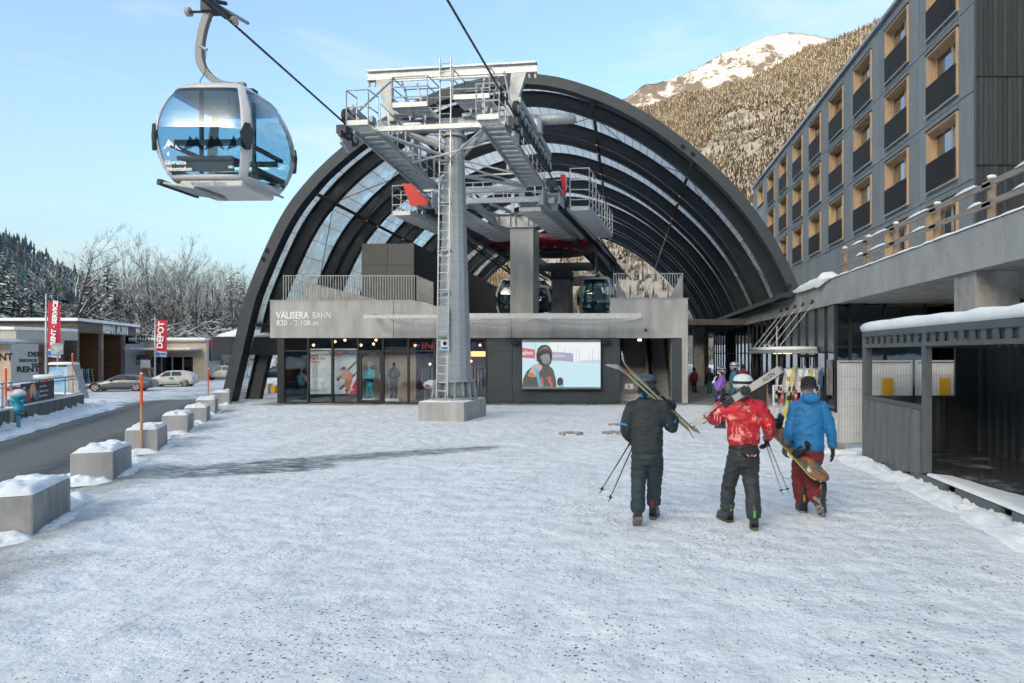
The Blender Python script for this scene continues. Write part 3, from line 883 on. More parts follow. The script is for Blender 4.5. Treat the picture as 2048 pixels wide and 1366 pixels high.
# flat dark discs on the front rib, painting in the shade of oval holes
hole_m = mat('hole_shadow', (0.008, 0.008, 0.009), 0.9)
for q, (hx, hy, ang) in enumerate(((535, 502, 62), (527, 519, 62), (1366, 294, 38), (1386, 309, 40), (1579, 572, 62))):
    M_ = Matrix.Translation(((hx - CX) * YA / FOC, 30.995, CAM_H - (hy - CY) * YA / FOC)) @ Matrix.Rotation(R(ang), 4, 'Y')
    MB().prism([(.14 * math.cos(t * .39), .10 * math.sin(t * .39)) for t in range(16)], .004, M_).build('dark_hole_disc', hole_m, ar)
# cladding panels between the ribs
clad = bpy.data.materials.new('translucent_cladding'); clad.use_nodes = True
n = clad.node_tree.nodes; l = clad.node_tree.links.new
pos = n.new('ShaderNodeNewGeometry').outputs['Position']
n.remove(n['Principled BSDF'])
d1 = n.new('ShaderNodeBsdfDiffuse'); t1_ = n.new('ShaderNodeBsdfTranslucent'); g1 = n.new('ShaderNodeBsdfGlossy'); g1.inputs['Roughness'].default_value = .12
cc = mix_(rng(noise_(0.9, 5), .35, .7), (0.62, 0.67, 0.69), (0.76, 0.79, 0.80))
l(cc, d1.inputs['Color']); l(cc, t1_.inputs['Color'])
m1 = n.new('ShaderNodeMixShader'); m1.inputs[0].default_value = .80; l(d1.outputs[0], m1.inputs[1]); l(t1_.outputs[0], m1.inputs[2])
m2 = n.new('ShaderNodeMixShader'); m2.inputs[0].default_value = .07; l(m1.outputs[0], m2.inputs[1]); l(g1.outputs[0], m2.inputs[2])
l(m2.outputs[0], n['Material Output'].inputs['Surface'])
film = bpy.data.materials.new('frosted_film'); film.use_nodes = True
n = film.node_tree.nodes; l = film.node_tree.links.new
pos = n.new('ShaderNodeNewGeometry').outputs['Position']
n.remove(n['Principled BSDF'])
d1 = n.new('ShaderNodeBsdfDiffuse'); t1_ = n.new('ShaderNodeBsdfTranslucent'); tp = n.new('ShaderNodeBsdfTransparent'); g1 = n.new('ShaderNodeBsdfGlossy'); g1.inputs['Roughness'].default_value = .05
fz = noise_(0.8, 8, .66, (1.2, 1.2, .8))
cc = mix_(rng(fz, .5, .68), (0.46, 0.50, 0.53), (0.76, 0.79, 0.80))
l(cc, d1.inputs['Color']); l(cc, t1_.inputs['Color']); tp.inputs['Color'].default_value = (.72, .80, .84, 1)
m1 = n.new('ShaderNodeMixShader'); m1.inputs[0].default_value = .55; l(d1.outputs[0], m1.inputs[1]); l(t1_.outputs[0], m1.inputs[2])
m2 = n.new('ShaderNodeMixShader'); l(rng(fz, .38, .56, .75, .08), m2.inputs[0]); l(m1.outputs[0], m2.inputs[1]); l(tp.outputs[0], m2.inputs[2])
m3 = n.new('ShaderNodeMixShader'); m3.inputs[0].default_value = .10; l(m2.outputs[0], m3.inputs[1]); l(g1.outputs[0], m3.inputs[2])
l(m3.outputs[0], n['Material Output'].inputs['Surface'])
bays = [(31.26, 37.8), (37.82, 43.8), (43.82, 49.8), (49.82, 55.8), (55.82, 61.8), (61.82, 68.9)]
for bi, (y0, y1) in enumerate(bays):
    big = MB(); bars = MB()
    for i in range(NP):
        z_ = prof[i][1]
        low = (i < NP * .36) or i > NP * .90
        if i < 5: continue
        (xa, za), (xb, zb_) = off(i, .03), off(i + 1, .03)
        (xc, zc), (xd, zd) = off(i, .012), off(i + 1, .012)
        g = .012
        vs_ = [Vector((xa, y0 + g, za)), Vector((xb, y0 + g, zb_)), Vector((xb, y1 - g, zb_)), Vector((xa, y1 - g, za)), Vector((xc, y0 + g, zc)), Vector((xd, y0 + g, zd)), Vector((xd, y1 - g, zd)), Vector((xc, y1 - g, zc))]
        vs_ = vs_[:4]; fc = [(0, 1, 2, 3)]
        if bi < 3: MB().add(vs_, fc).build('roof_panel', film if low else clad, ar)
        else:
            big.cur = 1 if low else 0
            big.add(vs_, fc)
        if not low or i % 2 == 0:
            (xe, ze), (xf, zf) = off(i, .032), off(i, .07)
            bars.beam((xe, y0, ze), (xe, y1, ze), .02, .02)
    if big.v: big.build('roof_panels_farther_back', [clad, film], ar, kind='stuff')
    bars.build('glazing_bars', steel_d, ar, kind='stuff')
# purlins with small lamps, bracing cables
def near_i(pxx, pyy):
    X, Z = (pxx - CX) * YA / FOC, CAM_H - (pyy - CY) * YA / FOC
    return min(range(NP + 1), key=lambda i: (prof[i][0] - X) ** 2 + (prof[i][1] - Z) ** 2)
lampm = emis('purlin_lamp', (1.0, 0.45, 0.16), 0.3)
PUR = [near_i(x, y) for x, y in ((478, 640), (612, 362), (800, 215), (1190, 176), (1408, 311))]
for i in PUR:
    x, z = off(i, .62)
    MB().tube([(x, 31.25, z), (x, 68.9, z)], .085, 10).build('purlin', steel_d, ar, smooth=True)
    for y in RIBY[1:9]:
        xx, zz = off(i, .80)
        lm = MB().lathe([(.0, -.028), (.028, -.02), (.028, .02), (0, .028)], 8, (xx, y - .1, zz)).build('lamp', lampm, ar)
cab = MB
def cable(i, t, y0, j, t2, y1):
    a, b = off(i, t), off(j, t2)
    MB().tube([(a[0], y0, a[1]), (b[0], y1, b[1])], .018, 5).build('brace_cable', steel_d, ar)
i1, i2, i3, i4 = PUR[1], PUR[2], PUR[3], PUR[4]
cable(4, .6, 33, i1, .6, 37.2); cable(4, .6, 37, i1, .6, 33.1); cable(i1, .6, 33.1, i2, .6, 37.2); cable(i1, .6, 37.2, i2, .6, 33.1)
cable(i2, .6, 33.1, i3, .6, 37.2); cable(i2, .6, 37.2, i3, .6, 33.1); cable(i3, .6, 33.1, i4, .6, 37.2); cable(i3, .6, 37.2, i4, .6, 33.1); cable(i4, .6, 33.1, NP - 2, .6, 37.2); cable(i4, .6, 37.2, NP - 2, .6, 33.1)
# hanging light wires far inside
MB().tube([(-.4, 50, 10), (-.4, 50, 7)], .012, 4).tube([(0, 50, 10), (0, 50, 7)], .012, 4).build('lamp_wire', black, ar)
# ================================================================ pylon, ropes, lift machinery
RZ = -math.atan(0.125)
PYL = Vector((-5.8, 23.2, 0))
def cl(Y): return -5.8 + 0.125 * (Y - 23.2)
pl = thing('lift_pylon', 'galvanised lift tower with ladder and platforms on a concrete block', 'pylon', PYL, RZ)
MB().box(-.80, .75, -1.1, 1.1, -.02, .60).build('plinth', conc_l, pl, bevel=.02)
MB().loft([[Vector((x * s, y * s, z)) for x, y in ((-.80, -1.1), (.75, -1.1), (.75, 1.1), (-.8, 1.1))] for s, z in ((.985, .602), (.97, .63), (.9, .645))]).build('snow_cap', snow, pl, smooth=True)
MB().lathe([(.80, .66), (.80, .71), (.72, .71)], 24).lathe([(.66, 1.24), (.70, 1.24), (.70, 1.29), (.60, 1.29)], 24).lathe([(.52, .71), (.52, 1.3)], 24).build('base_flange', galv, pl)
mb = MB()
for k in range(16):
    a = 2 * math.pi * k / 16
    c_, s_ = math.cos(a), math.sin(a)
    t_ = Vector((-s_, c_, 0)) * .012
    p = [Vector((c_ * r_, s_ * r_, z)) for r_, z in ((.52, .71), (.78, .71), (.69, 1.25), (.52, 1.25))]
    mb.add([q - t_ for q in p] + [q + t_ for q in p], [(0, 1, 2, 3), (7, 6, 5, 4), (0, 4, 5, 1), (1, 5, 6, 2), (2, 6, 7, 3), (3, 7, 4, 0)])
mb.build('gussets', galv, pl)
for k in range(12):
    a = 2 * math.pi * (k + .5) / 12
    MB().lathe([(.03, .62), (.03, .78), (0, .78)], 6, (.74 * math.cos(a), .74 * math.sin(a), 0)).build('anchor_bolt', steel_d, pl)
mb = MB()
NS = 14
mb.loft([[Vector((r_ * math.cos(2 * math.pi * k / NS), r_ * math.sin(2 * math.pi * k / NS), z)) for k in range(NS)] for r_, z in ((.57, 1.29), (.315, 9.55))])
col_m = mat('galvanised_column', (0.42, 0.44, 0.455), 0.5, 0.45, col2=(0.33, 0.35, 0.365), vs=2.5, stretch=(.6, .6, 7), bump=.25, bs=9)
mb.build('column', col_m, pl, smooth=False)
MB().lathe([(.42, 9.5), (.42, 9.58), (.34, 9.58)], 20).build('column_head', galv, pl)
# ladder
lx0, lx1, ly0 = -.33, .05, -.66
def lad(z): return -(.60 + (.335 - .60) * (z - 1.29) / 8.26) - .10
lp = MB()
for X in (lx0, lx1): lp.beam((X, lad(.75), .75), (X, lad(9.6), 9.6), .035, .06); lp.beam((X, lad(9.6), 9.6), (X, lad(9.6), 12.05), .035, .06)
lp.build('ladder_rail', galv_b, pl)
rung = MB().tube([(lx0, 0, 0), (lx1, 0, 0)], .016, 6)
r0 = rung.build('ladder_rung', galv_b, pl)
for k in range(40):
    z = .95 + k * .28
    o = r0 if k == 0 else dup(r0, pl)
    o.location = (0, lad(min(z, 9.6)), z)
for z in (2.6, 4.2, 5.6, 7.2, 8.6):
    MB().box(lx0 - .02, lx1 + .02, lad(z) + .02, lad(z) + .12, z, z + .035).build('ladder_bracket', galv, pl)
pk = MB().box(-.20, .08, lad(2.6) - .03, lad(2.6) - .02, 2.3, 2.62).build('warning_plate', white, pl)
MB().lathe([(.05, 0), (.07, 0), (.07, .006), (.05, .006)], 16).build('pictogram', black_t, pk).matrix_basis = Matrix.Translation((-.06, lad(2.6) - .036, 2.52)) @ Matrix.Rotation(R(90), 4, 'X')
MB().box(-.18, .06, lad(2.6) - .036, lad(2.6) - .031, 2.33, 2.40).build('pictogram', blue_t, pk)
# snow shield low on the column
MB().box(lx0, lx1, lad(3.1) - .01, lad(3.1) + .01, 2.75, 3.75).build('climb_guard', galv, pl)
# crossarm tube, top working beam and its legs
MB().tube([(-2.9, 0, 9.95), (2.9, 0, 9.95)], .24, 14).build('crossarm', galv, pl, smooth=True)
MB().tube([(2.7, .05, 10.02), (4.15, .05, 10.02)], .17, 14).build('counter_tube', galv, pl, smooth=True)
MB().tube([(0, 0, 9.5), (0, 0, 10.1)], [.36, .30], 14).build('arm_socket', galv, pl, smooth=True)
tb = MB()
tb.beam((-2.95, -.3, 11.62), (2.95, -.3, 11.62), .02, .30); tb.beam((-2.95, -.3, 11.77), (2.95, -.3, 11.77), .22, .03); tb.beam((-2.95, -.3, 11.47), (2.95, -.3, 11.47), .22, .03)
tb.build('working_beam', galv_b, pl)
MB().box(-2.95, 2.95, -.40, -.20, 11.786, 11.83).build('snow_cap', snow, pl)
for s in (-1, 1):
    mb = MB().prism([(s * 2.62, 11.47), (s * 2.1, 11.47), (s * 1.96, 10.05), (s * 2.18, 10.05)], .18, Matrix.Translation((0, -.40, 0)))
    mb.build('beam_leg', galv, pl)
    for q in (2.7, 2.9): MB().box(s * q - .03, s * q + .03, -.33, -.27, 11.28, 11.47).build('lifting_lug', galv, pl)
    MB().tube([(s * 1.9, -.5, 11.45), (s * 2.75, -2.3, 9.25)], .035, 8).build('stay_tube', galv, pl)
    MB().tube([(s * 1.7, -.4, 11.4), (s * 1.35, -.3, 10.2)], .03, 8).build('stay_tube', galv, pl)
MB().beam((-1.9, -.55, 11.33), (2.0, -.55, 11.33), .05, .05).build('tie_beam', galv_b, pl)
# maintenance platforms beside the column
for x0, x1, zz in ((-1.78, -.55, 10.28), (.32, 1.55, 10.45)):
    pf = MB()
    for k in range(int((x1 - x0) / .06)): pf.box(x0 + k * .06, x0 + k * .06 + .012, -.95, .1, zz, zz + .04)
    for k in range(9): pf.box(x0, x1, -.95 + k * .125, -.94 + k * .125, zz + .005, zz + .035)
    g = pf.build('platform_grating', galv, pl, kind='stuff')
    mb = MB(); rail(mb, [(x0, -.95, zz), (x1, -.95, zz), (x1, .1, zz), (x0, .1, zz), (x0, -.95, zz)], 1.0, 1.3, 3, .022)
    mb.beam((x0, -.95, zz + .08), (x1, -.95, zz + .08), .012, .16)
    mb.build('platform_railing', galv_b, pl)
    for X in (x0 + .35, x1 - .35): MB().prism([(X, zz), (X + .25, zz), (X + .12, zz - .35)], .03, Matrix.Translation((0, -.6, 0))).build('platform_bracket', galv, pl)
# sheave trains on both sides: rocker frames, wheels, walkways with treads
wheel_m = MB()
wheel_m.lathe([(.05, -.055), (.16, -.05), (.22, -.06), (.24, -.03), (.215, 0), (.24, .03), (.22, .06), (.16, .05), (.05, .055)], 18)
wm = wheel_m.build('sheave', [steel_g], pl, smooth=True)
wmesh = wm.data
tyre_m = mat('sheave_tyre', (0.035, 0.033, 0.032), 0.75)
sheave_hub = MB().lathe([(0, -.07), (.13, -.062), (.13, .062), (0, .07)], 14).build('hub', galv, wm, smooth=True)
wmesh.materials[0] = tyre_m
C.objects.unlink(wm); C.objects.unlink(sheave_hub); bpy.data.objects.remove(wm); bpy.data.objects.remove(sheave_hub)
hubmesh = bpy.data.meshes.get('hub')
ROPX = (-2.46, 2.90)
def rz_(y): return 9.22 - .13 * (y + 2.6)         # rope height along the pylon's own y
for si, rx in enumerate(ROPX):
    s = -1 if si == 0 else 1
    N_ = 11
    for k in range(N_):
        y = -2.55 + k * .42
        up = k < 1
        z = rz_(y) + (.25 if si == 0 or k == 0 else .25)
        M_ = Matrix.Translation((rx, y, z)) @ Matrix.Rotation(R(90), 4, 'Y')
        w_ = link_mesh('sheave', wmesh, pl, M_)
        link_mesh('hub', hubmesh, w_)
        if k in (0, 1):
            w2 = link_mesh('sheave', wmesh, pl, Matrix.Translation((rx, y, rz_(y) - .25)) @ Matrix.Rotation(R(90), 4, 'Y')); link_mesh('hub', hubmesh, w2)
    for dx in (-.10, .10):
        for k in range(0, N_ - 1, 2):
            y = -2.55 + k * .42
            MB().beam((rx + dx, y - .12, rz_(y) + .27), (rx + dx, y + .54, rz_(y + .42) + .27), .018, .13).build('rocker_plate', galv, pl, bevel=.01)
    for k in (0, 4, 8):
        y = -2.55 + k * .42
        MB().beam((rx, y, rz_(y) + .48), (rx, y + .95, rz_(y + .95) + .48), .09, .16).build('rocker_beam', galv, pl, bevel=.01)
    MB().beam((rx, -2.3, rz_(-2.3) + .66), (rx, 1.7, rz_(1.7) + .66), .14, .18).build('train_beam', galv, pl, bevel=.01)
    MB().tube([(rx, -.1, 9.5), (rx, -.1, 9.95)], .2, 10).build('train_pivot', galv, pl)
    for y in ((-2.75,) if si == 0 else (-2.75, 2.0)):
        mb = MB().box(rx - .16, rx + .16, y - .12, y + .12, rz_(y) - .38, rz_(y) - .12).box(rx - .05, rx + .05, y - .2, y + .2, rz_(y) - .5, rz_(y) - .3)
        mb.build('rope_catcher', steel_g, pl, bevel=.01)
    MB().prism([(-.02, 0), (.02, 0), (.05, -.55), (-.05, -.55)], .5, Matrix.Translation((rx, -2.7, rz_(-2.7) - .15)) @ Matrix.Rotation(R(-20), 4, 'X')).build('catcher_plate', galv, pl)
    # walkway
    wx0, wx1 = (rx + .35, rx + 1.0) if si == 0 else (rx - 1.0, rx - .35)
    tr = MB()
    for k in range(5): tr.box(wx0, wx1, k * .055, k * .055 + .014, 0, .05)
    for k in range(8): tr.box(wx0 + k * .085, wx0 + k * .085 + .012, 0, .235, .006, .044)
    tr.box(wx0, wx1, -.012, 0, -.01, .07)
    t0 = tr.build('tread', galv, pl)
    for k in range(14):
        y = -2.5 + k * .34
        o = t0 if k == 0 else dup(t0, pl)
        o.location = (0, y, rz_(y) - .28)
    zf = lambda y: rz_(y) - .26
    for X in (wx0 - .03, wx1 + .03):
        MB().beam((X, -2.7, zf(-2.7)), (X, 2.3, zf(2.3)), .05, .16).build('stringer', galv, pl)
    inner = wx1 if si == 0 else wx0
    for y in (-1.8, -.6, .6, 1.8):
        MB().beam((inner, y, zf(y)), (inner, y, zf(y) + .95), .04, .04).build('railing_post', galv_b, pl)
        MB().lathe([(0, -.02), (.10, 0), (.07, .04), (0, .05)], 10, (inner, y + .3, zf(y) + .16)).build('snow_cap', snow, pl, smooth=True)
    MB().beam((inner, -1.8, zf(-1.8) + .95), (inner, 1.8, zf(1.8) + .95), .035, .035).build('handrail', galv_b, pl)
    # cage at the uphill end
    zz = zf(-2.9) + .02
    c0, c1 = wx0 - .02, wx1 + .02
    mb = MB(); rail(mb, [(c0, -2.55, zz), (c0, -3.15, zz), (c1, -3.15, zz), (c1, -2.55, zz)], 1.0, 1.2, 2, .022)
    for k in range(12): mb.box(c0 + k * .055, c0 + k * .055 + .012, -3.15, -2.55, zz - .04, zz)
    for k in range(6): mb.box(c0, c1, -3.15 + k * .1, -3.138 + k * .1, zz - .04, zz)
    mb.beam((c0, -3.15, zz + .05), (c1, -3.15, zz + .05), .012, .12)
    mb.build('cage', galv_b, pl)
    # hangers and diagonal struts
    for y in (-1.9, 1.2):
        MB().beam((inner, y, zf(y)), (s * 1.9, y * .2, 9.75), .07, .07).build('strut', galv, pl)
    MB().prism([(-.22, .5), (.22, .5), (.12, -.9), (-.12, -.9)], .1, Matrix.Translation((inner, .2, 9.3)) @ Matrix.Rotation(R(90), 4, 'Z')).build('hanger_plate', galv, pl)
    MB().tube([(s * .35, 0, 8.0 + .2), (inner, 2.2, zf(2.2))], .06, 8).build('strut', galv, pl)
    MB().tube([(s * .35, 0, 8.9), (inner, -2.4, zf(-2.4))], .055, 8).build('strut', galv, pl)
    MB().tube([(s * .3, 0, 9.2), (s * 1.9, 0, 9.8)], .12, 8).build('arm_strut', galv, pl)
    mb = MB(); mb.box(rx - s * .55 - .2, rx - s * .55 + .2, -.3, .35, 9.62, 9.95).tube([(rx - s * .9, 0, 9.78), (rx - s * .3, 0, 9.78)], .14, 10)
    mb.build('junction_box', galv, pl, bevel=.015)
# horizontal bracing between the two walkways, outer handrails, cable loops
for (xa, ya_, xb, yb_) in ((-1.46, -2.5, 0, -.3), (1.9, -2.5, 0, -.3), (-1.46, 2.1, 0, .3), (1.9, 2.1, 0, .3), (-1.46, -.2, 1.9, -1.4), (-1.46, 1.2, 1.9, 1.2), (-1.46, -1.2, -.3, 0), (1.9, 1.0, .3, 0)):
    MB().beam((xa, ya_, rz_(ya_) - .25), (xb, yb_, rz_(yb_) - .15), .055, .055).build('brace', galv_b, pl)
for si, rx in enumerate(ROPX):
    s = -1 if si == 0 else 1
    X = rx + (.30 if si == 0 else -.30); Xi = rx + (1.02 if si == 0 else -1.02)
    mb = MB()
    for (XX, h) in ((X, .55), (Xi, .95)):
        for k in range(9):
            y = -2.4 + k * .58
            mb.tube([(XX, y, rz_(y) - .26), (XX, y, rz_(y) - .26 + h)], .016, 6)
        for f_ in (.5, 1): mb.tube([(XX, -2.4, rz_(-2.4) - .26 + h * f_), (XX, 2.24, rz_(2.24) - .26 + h * f_)], .014, 6)
    mb.build('walkway_railing', galv_b, pl)
    for k in range(4):
        y = -1.8 + k * 1.1
        MB().tube([(rx - s * .2, y, 9.75), (rx - s * .3, y + .1, 9.45), (rx - s * .15, y + .2, rz_(y) + .5)], .012, 5).build('control_cable', black, pl)
    for k in range(3):
        MB().box(rx - s * .28 - .07, rx - s * .28 + .07, -1.6 + k * 1.4, -1.35 + k * 1.4, rz_(-1.6 + k * 1.4) + .5, rz_(-1.6 + k * 1.4) + .72).build('switch_housing', galv, pl, bevel=.01)
    MB().beam((s * .4, -.3, 10.15), (s * 2.1, -.35, 10.35), .10, .12).build('arm_bracket', galv, pl)
    MB().beam((s * .9, -.3, 9.9), (s * 1.2, -.35, 11.45), .05, .05).build('stay_tube', galv_b, pl)
ya = -2.62
MB().beam((ROPX[0] + 1.0, ya, rz_(ya) - .22), (ROPX[1] - 1.0, ya, rz_(ya) - .22), .12, .14).build('front_tie', galv_b, pl)
MB().loft([[Vector((x * s - .3, ya + y * s, z + rz_(ya) - .15)) for x, y in ((-.3, -.07), (.3, -.07), (.3, .07), (-.3, .07))] for s, z in ((1, 0), (.95, .05), (.7, .08))]).build('snow_cap', snow, pl, smooth=True)
yb = 2.2
MB().beam((ROPX[0] + 1.0, yb, rz_(yb) - .35), (ROPX[1] - 1.0, yb, rz_(yb) - .35), .1, .14).build('rear_tie', galv_b, pl)

# ropes: world coordinates through the pylon's frame
PM = Matrix.Translation(PYL) @ Matrix.Rotation(RZ, 4, 'Z')
rope_m = mat('steel_rope', (0.09, 0.095, 0.10), 0.5, 0.5, bump=.6, bs=60)
for si, rx in enumerate(ROPX):
    pts_ = [PM @ Vector((rx, -60, 9.3 + .155 * 57)), PM @ Vector((rx, -25, 9.3 + .145 * 22)), PM @ Vector((rx, -8, 9.22 + .138 * 5.4)), PM @ Vector((rx, -2.6, 9.22)), PM @ Vector((rx, 2.2, rz_(2.2))), PM @ Vector((rx, 5.2, rz_(2.2) - .42)), PM @ Vector((rx, 16, 8.0))]
    o = MB().tube(pts_, .03, 8, False).build('haul_rope', rope_m, smooth=True)
    tag(o, 'dark steel rope %s' % ('running over the cabin to the outer sheaves at the red fin' if si == 0 else 'crossing the sky above the tower to its right sheaves'), 'rope', 'ropes of the lift')

# ---------------------------------------------------------------- station machinery above the deck
S0 = Vector((cl(31), 31, 0))
sm_ = thing('lift_drive_station', 'galvanised lift drive machinery with dark red bullwheel on concrete columns', 'machine', (S0.x, S0.y, 3.9), RZ)
def SB(mb, name, m, **k): 
    mb.v = [(a, b, c - 3.9) for a, b, c in mb.v]
    return mb.build(name, m, sm_, **k)
SB(MB().box(-.56, .54, .5, 1.6, 3.9, 8.0), 'concrete_column', conc_l, bevel=.02)
SB(MB().box(-.53, .53, 8.6, 9.7, 3.9, 6.5), 'concrete_column', conc, bevel=.02)
SB(MB().box(-.56, .56, 8.57, 9.73, 6.5, 7.05), 'column_cap', steel_g, bevel=.03)
SB(MB().box(1.0, 1.9, 13, 14, 3.9, 6.6), 'concrete_column', conc, bevel=.02)
g = MB().prism([(-1.5, 8.62), (1.5, 8.62), (1.5, 8.3), (.6, 8.02), (-.6, 8.02), (-1.5, 8.3)], .05, Matrix.Translation((0, .55, 0)))
for X in (-1.45, -1.1, -.55, -.3, .3, .55, 1.1, 1.45): g.box(X - .015, X + .015, .43, .55, 8.2 if abs(X) > .6 else 8.04, 8.6)
g.box(-1.5, 1.5, .38, .72, 8.62, 8.66); g.box(-.62, .62, .38, .72, 8.0, 8.03)
g.prism([(-1.5, 8.30), (-1.5, 8.27), (-.62, 8.0), (-.62, 8.03)], .3, Matrix.Translation((0, .4, 0))).prism([(1.5, 8.27), (1.5, 8.30), (.62, 8.03), (.62, 8.0)], .3, Matrix.Translation((0, .4, 0)))
SB(g, 'main_girder', galv)
SB(MB().box(-1.9, 1.9, 8.9, 9.3, 7.05, 7.5), 'rear_girder', steel_g)
SB(MB().box(-1.2, 1.2, 13.2, 13.6, 6.6, 7.2), 'rear_girder', steel_g)
for s in (-1, 1):
    SB(MB().beam((s * 2.15, -4.2, 8.2), (s * 2.15, 20, 7.9), .25, .42), 'long_beam', galv)
    SB(MB().beam((s * 1.1, -3.5, 8.45), (s * 1.6, 4, 8.3), .18, .3), 'cross_beam', galv)
    # service trays (undersides are what shows)
    for (a, b, y0, y1, z) in ((1.15, 2.05, -4.0, 3.2, 7.78), (3.25, 4.0, -4.2, 2.0, 7.72)):
        x0, x1 = (a, b) if s > 0 else (-b, -a)
        mb = MB().box(x0, x1, y0, y1, z, z + .04).box(x0, x0 + .03, y0, y1, z + .04, z + .2).box(x1 - .03, x1, y0, y1, z + .04, z + .2).box(x0, x1, y0, y0 + .03, z + .04, z + .16)
        for k in range(9): mb.box(x0, x1, y0 + .5 + k * .7, y0 + .52 + k * .7, z - .02, z)
        SB(mb, 'service_tray', galv_b)
    mb = MB(); X = s * 4.0
    rail(mb, [(X, -4.2, 7.76), (X, 2.0, 7.76)], 1.15, .8, 3, .02); rail(mb, [(X, -4.2, 7.76), (s * 3.25, -4.2, 7.76)], 1.15, .8, 3, .02)
    if s > 0: rail(mb, [(3.25, -4.2, 8.6), (4.0, -4.2, 8.6), (4.0, -2.6, 8.6)], .75, .8, 2, .02)
    SB(mb, 'tray_railing', galv_b)
    # tyre conveyor
    SB(MB().beam((s * 2.68, -3.6, 8.02), (s * 2.68, 18, 7.6), .10, .25), 'conveyor_rail', steel_d)
    SB(MB().beam((s * 3.02, -3.6, 7.92), (s * 3.02, 18, 7.5), .05, .14), 'guide_rail', galv)
    ty = MB().lathe([(.08, -.06), (.2, -.06), (.22, 0), (.2, .06), (.08, .06)], 12)
    t_ = None
    for k in range(34):
        y = -3.4 + k * .45
        M_ = Matrix.Translation((s * 2.84, y, 8.12 - .0195 * (y + 3.6) - 3.9)) @ Matrix.Rotation(R(90), 4, 'Y')
        if t_ is None:
            t_ = ty.build('conveyor_tyre', black, sm_); t_.matrix_basis = M_
        else: link_mesh('conveyor_tyre', t_.data, sm_, M_)
    # rope entry hood
    mb = MB().box(s * 2.55 - .32, s * 2.55 + .32, -4.5, -4.2, 8.55, 8.62).box(s * 2.55 - .34, s * 2.55 - .30, -4.5, -3.2, 7.95, 8.6).box(s * 2.55 + .30, s * 2.55 + .34, -4.5, -3.2, 7.95, 8.6).box(s * 2.55 - .3, s * 2.55 + .3, -3.2, -3.15, 7.95, 8.6)
    SB(mb, 'entry_hood', galv_b, bevel=.012)
    SB(MB().tube([(s * 2.55 - .28, -3.9, 8.32), (s * 2.55 + .28, -3.9, 8.32)], .17, 12).box(s * 2.55 - .12, s * 2.55 + .12, -4.4, -3.9, 8.0, 8.2), 'entry_motor', galv, smooth=False)
    mb = MB(); rail(mb, [(s * 2.2, -4.4, 8.62), (s * 3.0, -4.4, 8.62), (s * 3.0, -3.1, 8.62)], .5, .7, 2, .018)
    SB(mb, 'hood_railing', galv_b)
    # big rollers and hoops behind the hood
    SB(MB().tube([(s * 1.9 + .35 * math.cos(t * .35), -2.6, 8.3 + .35 * math.sin(t * .35)) for t in range(10)], .05, 6), 'cable_hoop', galv)
    # cable bundles and pipes along the rear
    SB(MB().tube([(s * 3.2, 2, 7.6), (s * 3.2, 9, 7.0), (s * 3.1, 11, 6.4)], .05, 6).tube([(s * 3.35, 1, 7.9), (s * 3.3, 12, 7.1)], .04, 6).tube([(s * 3.0, 8, 7.3), (s * 3.1, 10, 6.4), (s * 2.2, 10.4, 6.2)], .05, 6), 'cable_pipe', steel_g)
SB(MB().prism([(-2.98, 8.98), (-2.58, 8.98), (-2.25, 8.55), (-1.95, 8.28), (-2.0, 8.16), (-2.65, 8.12)], .03, Matrix.Translation((-.22, -4.75, -.22)) @ Matrix.Rotation(R(6), 4, 'Z')), 'rope_fin', red)
SB(MB().prism([(2.98, 8.98), (3.18, 8.98), (3.2, 8.2), (2.98, 8.17), (2.98, 8.21), (3.1, 8.24)], .03, Matrix.Translation((0, -4.75, 0))), 'rope_fin', red)
# walkway between both sides
mb = MB(); mb.beam((-2.5, -4.0, 8.25), (2.3, -4.0, 8.25), .1, .2)
for k in range(70): mb.box(-2.5 + k * .069, -2.488 + k * .069, -3.95, -3.3, 8.33, 8.36)
SB(mb, 'walkway', galv_b)
mb = MB(); rail(mb, [(-2.4, -4.0, 8.36), (2.2, -4.0, 8.36)], .62, .42, 3, .02); rail(mb, [(-2.4, -3.3, 8.36), (2.2, -3.3, 8.36)], .62, .55, 2, .02)
SB(mb, 'walkway_railing', galv_b)
SB(MB().box(1.35, 1.62, -3.92, -3.8, 8.5, 8.85), 'switch_box', steel_g)
for X in (-1.4, -.2, 1.0):
    SB(MB().beam((X, -3.4, 8.25), (X * .8, .6, 8.6), .08, .12), 'brace', galv)
SB(MB().box(-.06, .06, -1.0, -.9, 8.4, 9.2), 'post', galv)
# bullwheel and drive
SB(MB().lathe([(0, 7.45), (1.2, 7.42), (2.3, 7.55), (2.75, 7.75), (2.80, 8.0), (2.5, 8.12), (0, 8.15)], 40, (0, 5.2, 0)), 'bullwheel', dred, smooth=True)
SB(MB().lathe([(0, 7.25), (.5, 7.25), (.62, 7.32), (.62, 7.5), (0, 7.5)], 24, (.5, 4.3, 0)).lathe([(.35, 7.38), (.75, 7.40), (.75, 7.5), (.35, 7.5)], 20, (-1.6, 4.6, 0)), 'drive_motor', steel_d, smooth=True)
for k in range(10):
    a = 3.5 + k * .28
    SB(MB().lathe([(0, 7.50), (.11, 7.50), (.11, 7.62), (0, 7.62)], 12, (2.05 * math.cos(a), 5.2 + 2.05 * math.sin(a), 0)), 'cover_plate', galv)
SB(MB().box(-.55, .35, 3.2, 3.9, 7.38, 7.52), 'gearbox', dred, bevel=.03)
SB(MB().beam((-1.9, 3, 7.95), (-2.3, 9, 7.6), .3, .4).beam((1.9, 3, 7.95), (2.1, 16, 7.2), .35, .45), 'drive_frame', steel_g)
